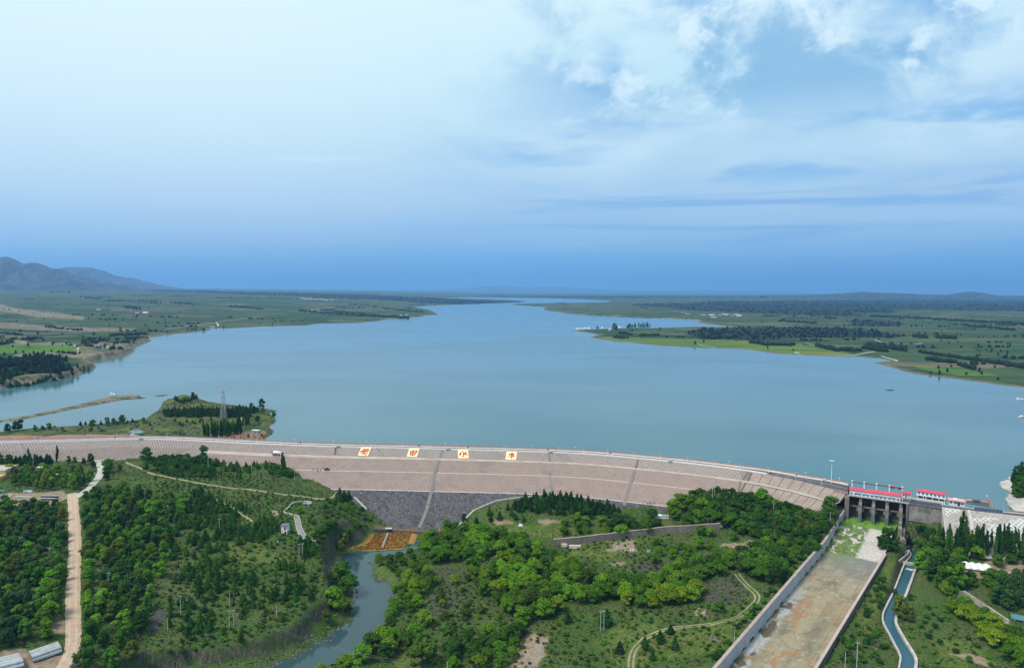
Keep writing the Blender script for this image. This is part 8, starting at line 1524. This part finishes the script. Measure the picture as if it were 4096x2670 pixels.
# ruined trough
tr = thing('trough', 'ruined long concrete trough with leaning walls and rusty stubs in the hedge', 'ruin')
def tw(a, b, h, m, name='wall', th=.6): p, q = Vector(ground(*a)), Vector(ground(*b)); MB().bar(p + Vector((0, 0, h / 2 - .3)), q + Vector((0, 0, h / 2 - .3)), th, h + .6).build(name, m, tr); return p, q
M_TR = mat('trough_concrete', (0.44, 0.39, 0.34), (0.31, .27, .235), .4); far_w = tw((3857, 2384), (4034, 2504), 3.0, M_TR); tw((3806, 2387), (3974, 2515), 2.4, M_TR); tw((3806, 2387), (3857, 2384), 2.6, M_TR); tw((3974, 2515), (4034, 2504), 2.0, M_TR)
for u in np.linspace(.28, .52, 9): c = far_w[0].lerp(far_w[1], u); MB().box(c.x - .16, c.x + .16, c.y - .16, c.y + .16, c.z + 2.6, c.z + 3.5).build('stub', M_COPE, tr)
g = ground(3866, 2400); tag(MB().box(g[0] - 1.1, g[0] + 1.1, g[1] - .5, g[1] + .5, g[2], g[2] + 1.5).build('tarpaulin', mat('bright_blue_tarp', (0.08, .22, .55))), 'bright blue tarpaulin lying in the ruined trough', 'tarpaulin')
g = ground(4080, 2482); tb = thing('trailer', 'open turquoise trailer body parked at the east edge', 'trailer', g, -.55); M_TQ = mat('turquoise', (0.14, 0.36, 0.44))
MB().box(-3.2, 3.2, -1.1, 1.1, .8, 1.0).build('floor', M_COPE, tb)
for a in ((-3.2, 3.2, -1.2, -1.1), (-3.2, 3.2, 1.1, 1.2), (-3.3, -3.2, -1.2, 1.2), (3.2, 3.3, -1.2, 1.2)): MB().box(*a, .8, 2.2).build('side', M_TQ, tb)
for x in (-2, 2):
    for y in (-1, 1): wheel(tb, x, y, .45)
g = ground(3412, 2433); tag(MB().bar(Vector(g) + Vector((0, 0, .4)), Vector(ground(3430, 2446)) + Vector((0, 0, .2)), .5, .5).build('outfall_pipe', M_PIPE), 'short white outfall pipe beside the rubble channel wall', 'pipe')
for px_, py_, r_, lb in ((1425, 2366, .9, 'dark boulder in the river below the scarp'), (1424, 2356, .7, 'pale boulder beside the dark one in the river'), (1425, 2390, 1.0, 'lone dark boulder out in the river')):
    p = at(px_, py_, -31); v, f = [], []; chunk(v, f, (p[0], p[1], -31), r_, .8); tag(link('boulder', raw_mesh(bpy.data.meshes.new('boulder'), v, f), M_ROCK), lb, 'boulder')
v, f = [], []
for _ in range(900):
    u = rng.random(); k = int(u * (len(RIVER) - 1)); p = RIVER[k] + (RIVER[k + 1] - RIVER[k]) * rng.random() + rng.normal(0, 1.6, 2)
    if p[1] < 235 or p[1] > 400: continue
    chunk(v, f, (p[0], p[1], max(float(zg(p[0], p[1])), -31.1)), rng.uniform(.2, .8) * (1 if rng.random() < .8 else 1.6))
tag(link('bank_stones', raw_mesh(bpy.data.meshes.new('bank_stones'), v, f), mat('bank_stone', (0.16, 0.135, 0.12), (0.07, .06, .055), .8)), kind='stuff')['label'] = 'stones strewn along the river banks'
v, f = [], []
for _ in range(3000):
    V_ = [gpoly([(2140, 2540), (2200, 2560), (2150, 2670), (2060, 2680)]), gpoly([(1290, 2200), (1360, 2210), (1370, 2300), (1320, 2320)]), gpoly([(2790, 2430), (2840, 2440), (2830, 2465), (2770, 2460)]), gpoly([(2440, 2165), (2540, 2165), (2540, 2200), (2450, 2200)])] if _ == 0 else V_
    W_ = V_[_ % 4]; c = W_[rng.integers(0, 4)] * rng.random(); w3 = rng.dirichlet(np.ones(4)); p = (W_ * w3[:, None]).sum(0); chunk(v, f, (p[0], p[1], float(zg(p[0], p[1]))), rng.uniform(.15, .5))
tag(link('rubble', raw_mesh(bpy.data.meshes.new('rubble'), v, f), mat('rubble_stone', (0.36, 0.28, 0.22), (0.20, .165, .14), .6)), kind='stuff')['label'] = 'loose rubble on the bare slopes'

# ------------------------------------------------------------------ haze: the damp air between here and the horizon
HAZE_D = 5.0e-5
hz = MB().box(-60000, 60000, -800, 75000, -45, 1150).build('haze', None)
hm = bpy.data.materials.new('haze_air'); hm.use_nodes = True; w = NT(hm.node_tree)
pv = w.n('ShaderNodeVolumePrincipled'); pv.inputs['Color'].default_value = (0.25, 0.53, 0.96, 1); pv.inputs['Density'].default_value = HAZE_D; pv.inputs['Anisotropy'].default_value = 0.2
w.put(w.n('ShaderNodeOutputMaterial').inputs['Volume'], pv.outputs[0])
hz.data.materials.append(hm); tag(hz, 'thin blue haze in the air over the whole valley', None, kind='stuff')
scn.cycles.volume_bounces = 1; scn.cycles.max_bounces = 6; scn.cycles.diffuse_bounces = 2; scn.cycles.glossy_bounces = 2; scn.cycles.transmission_bounces = 3
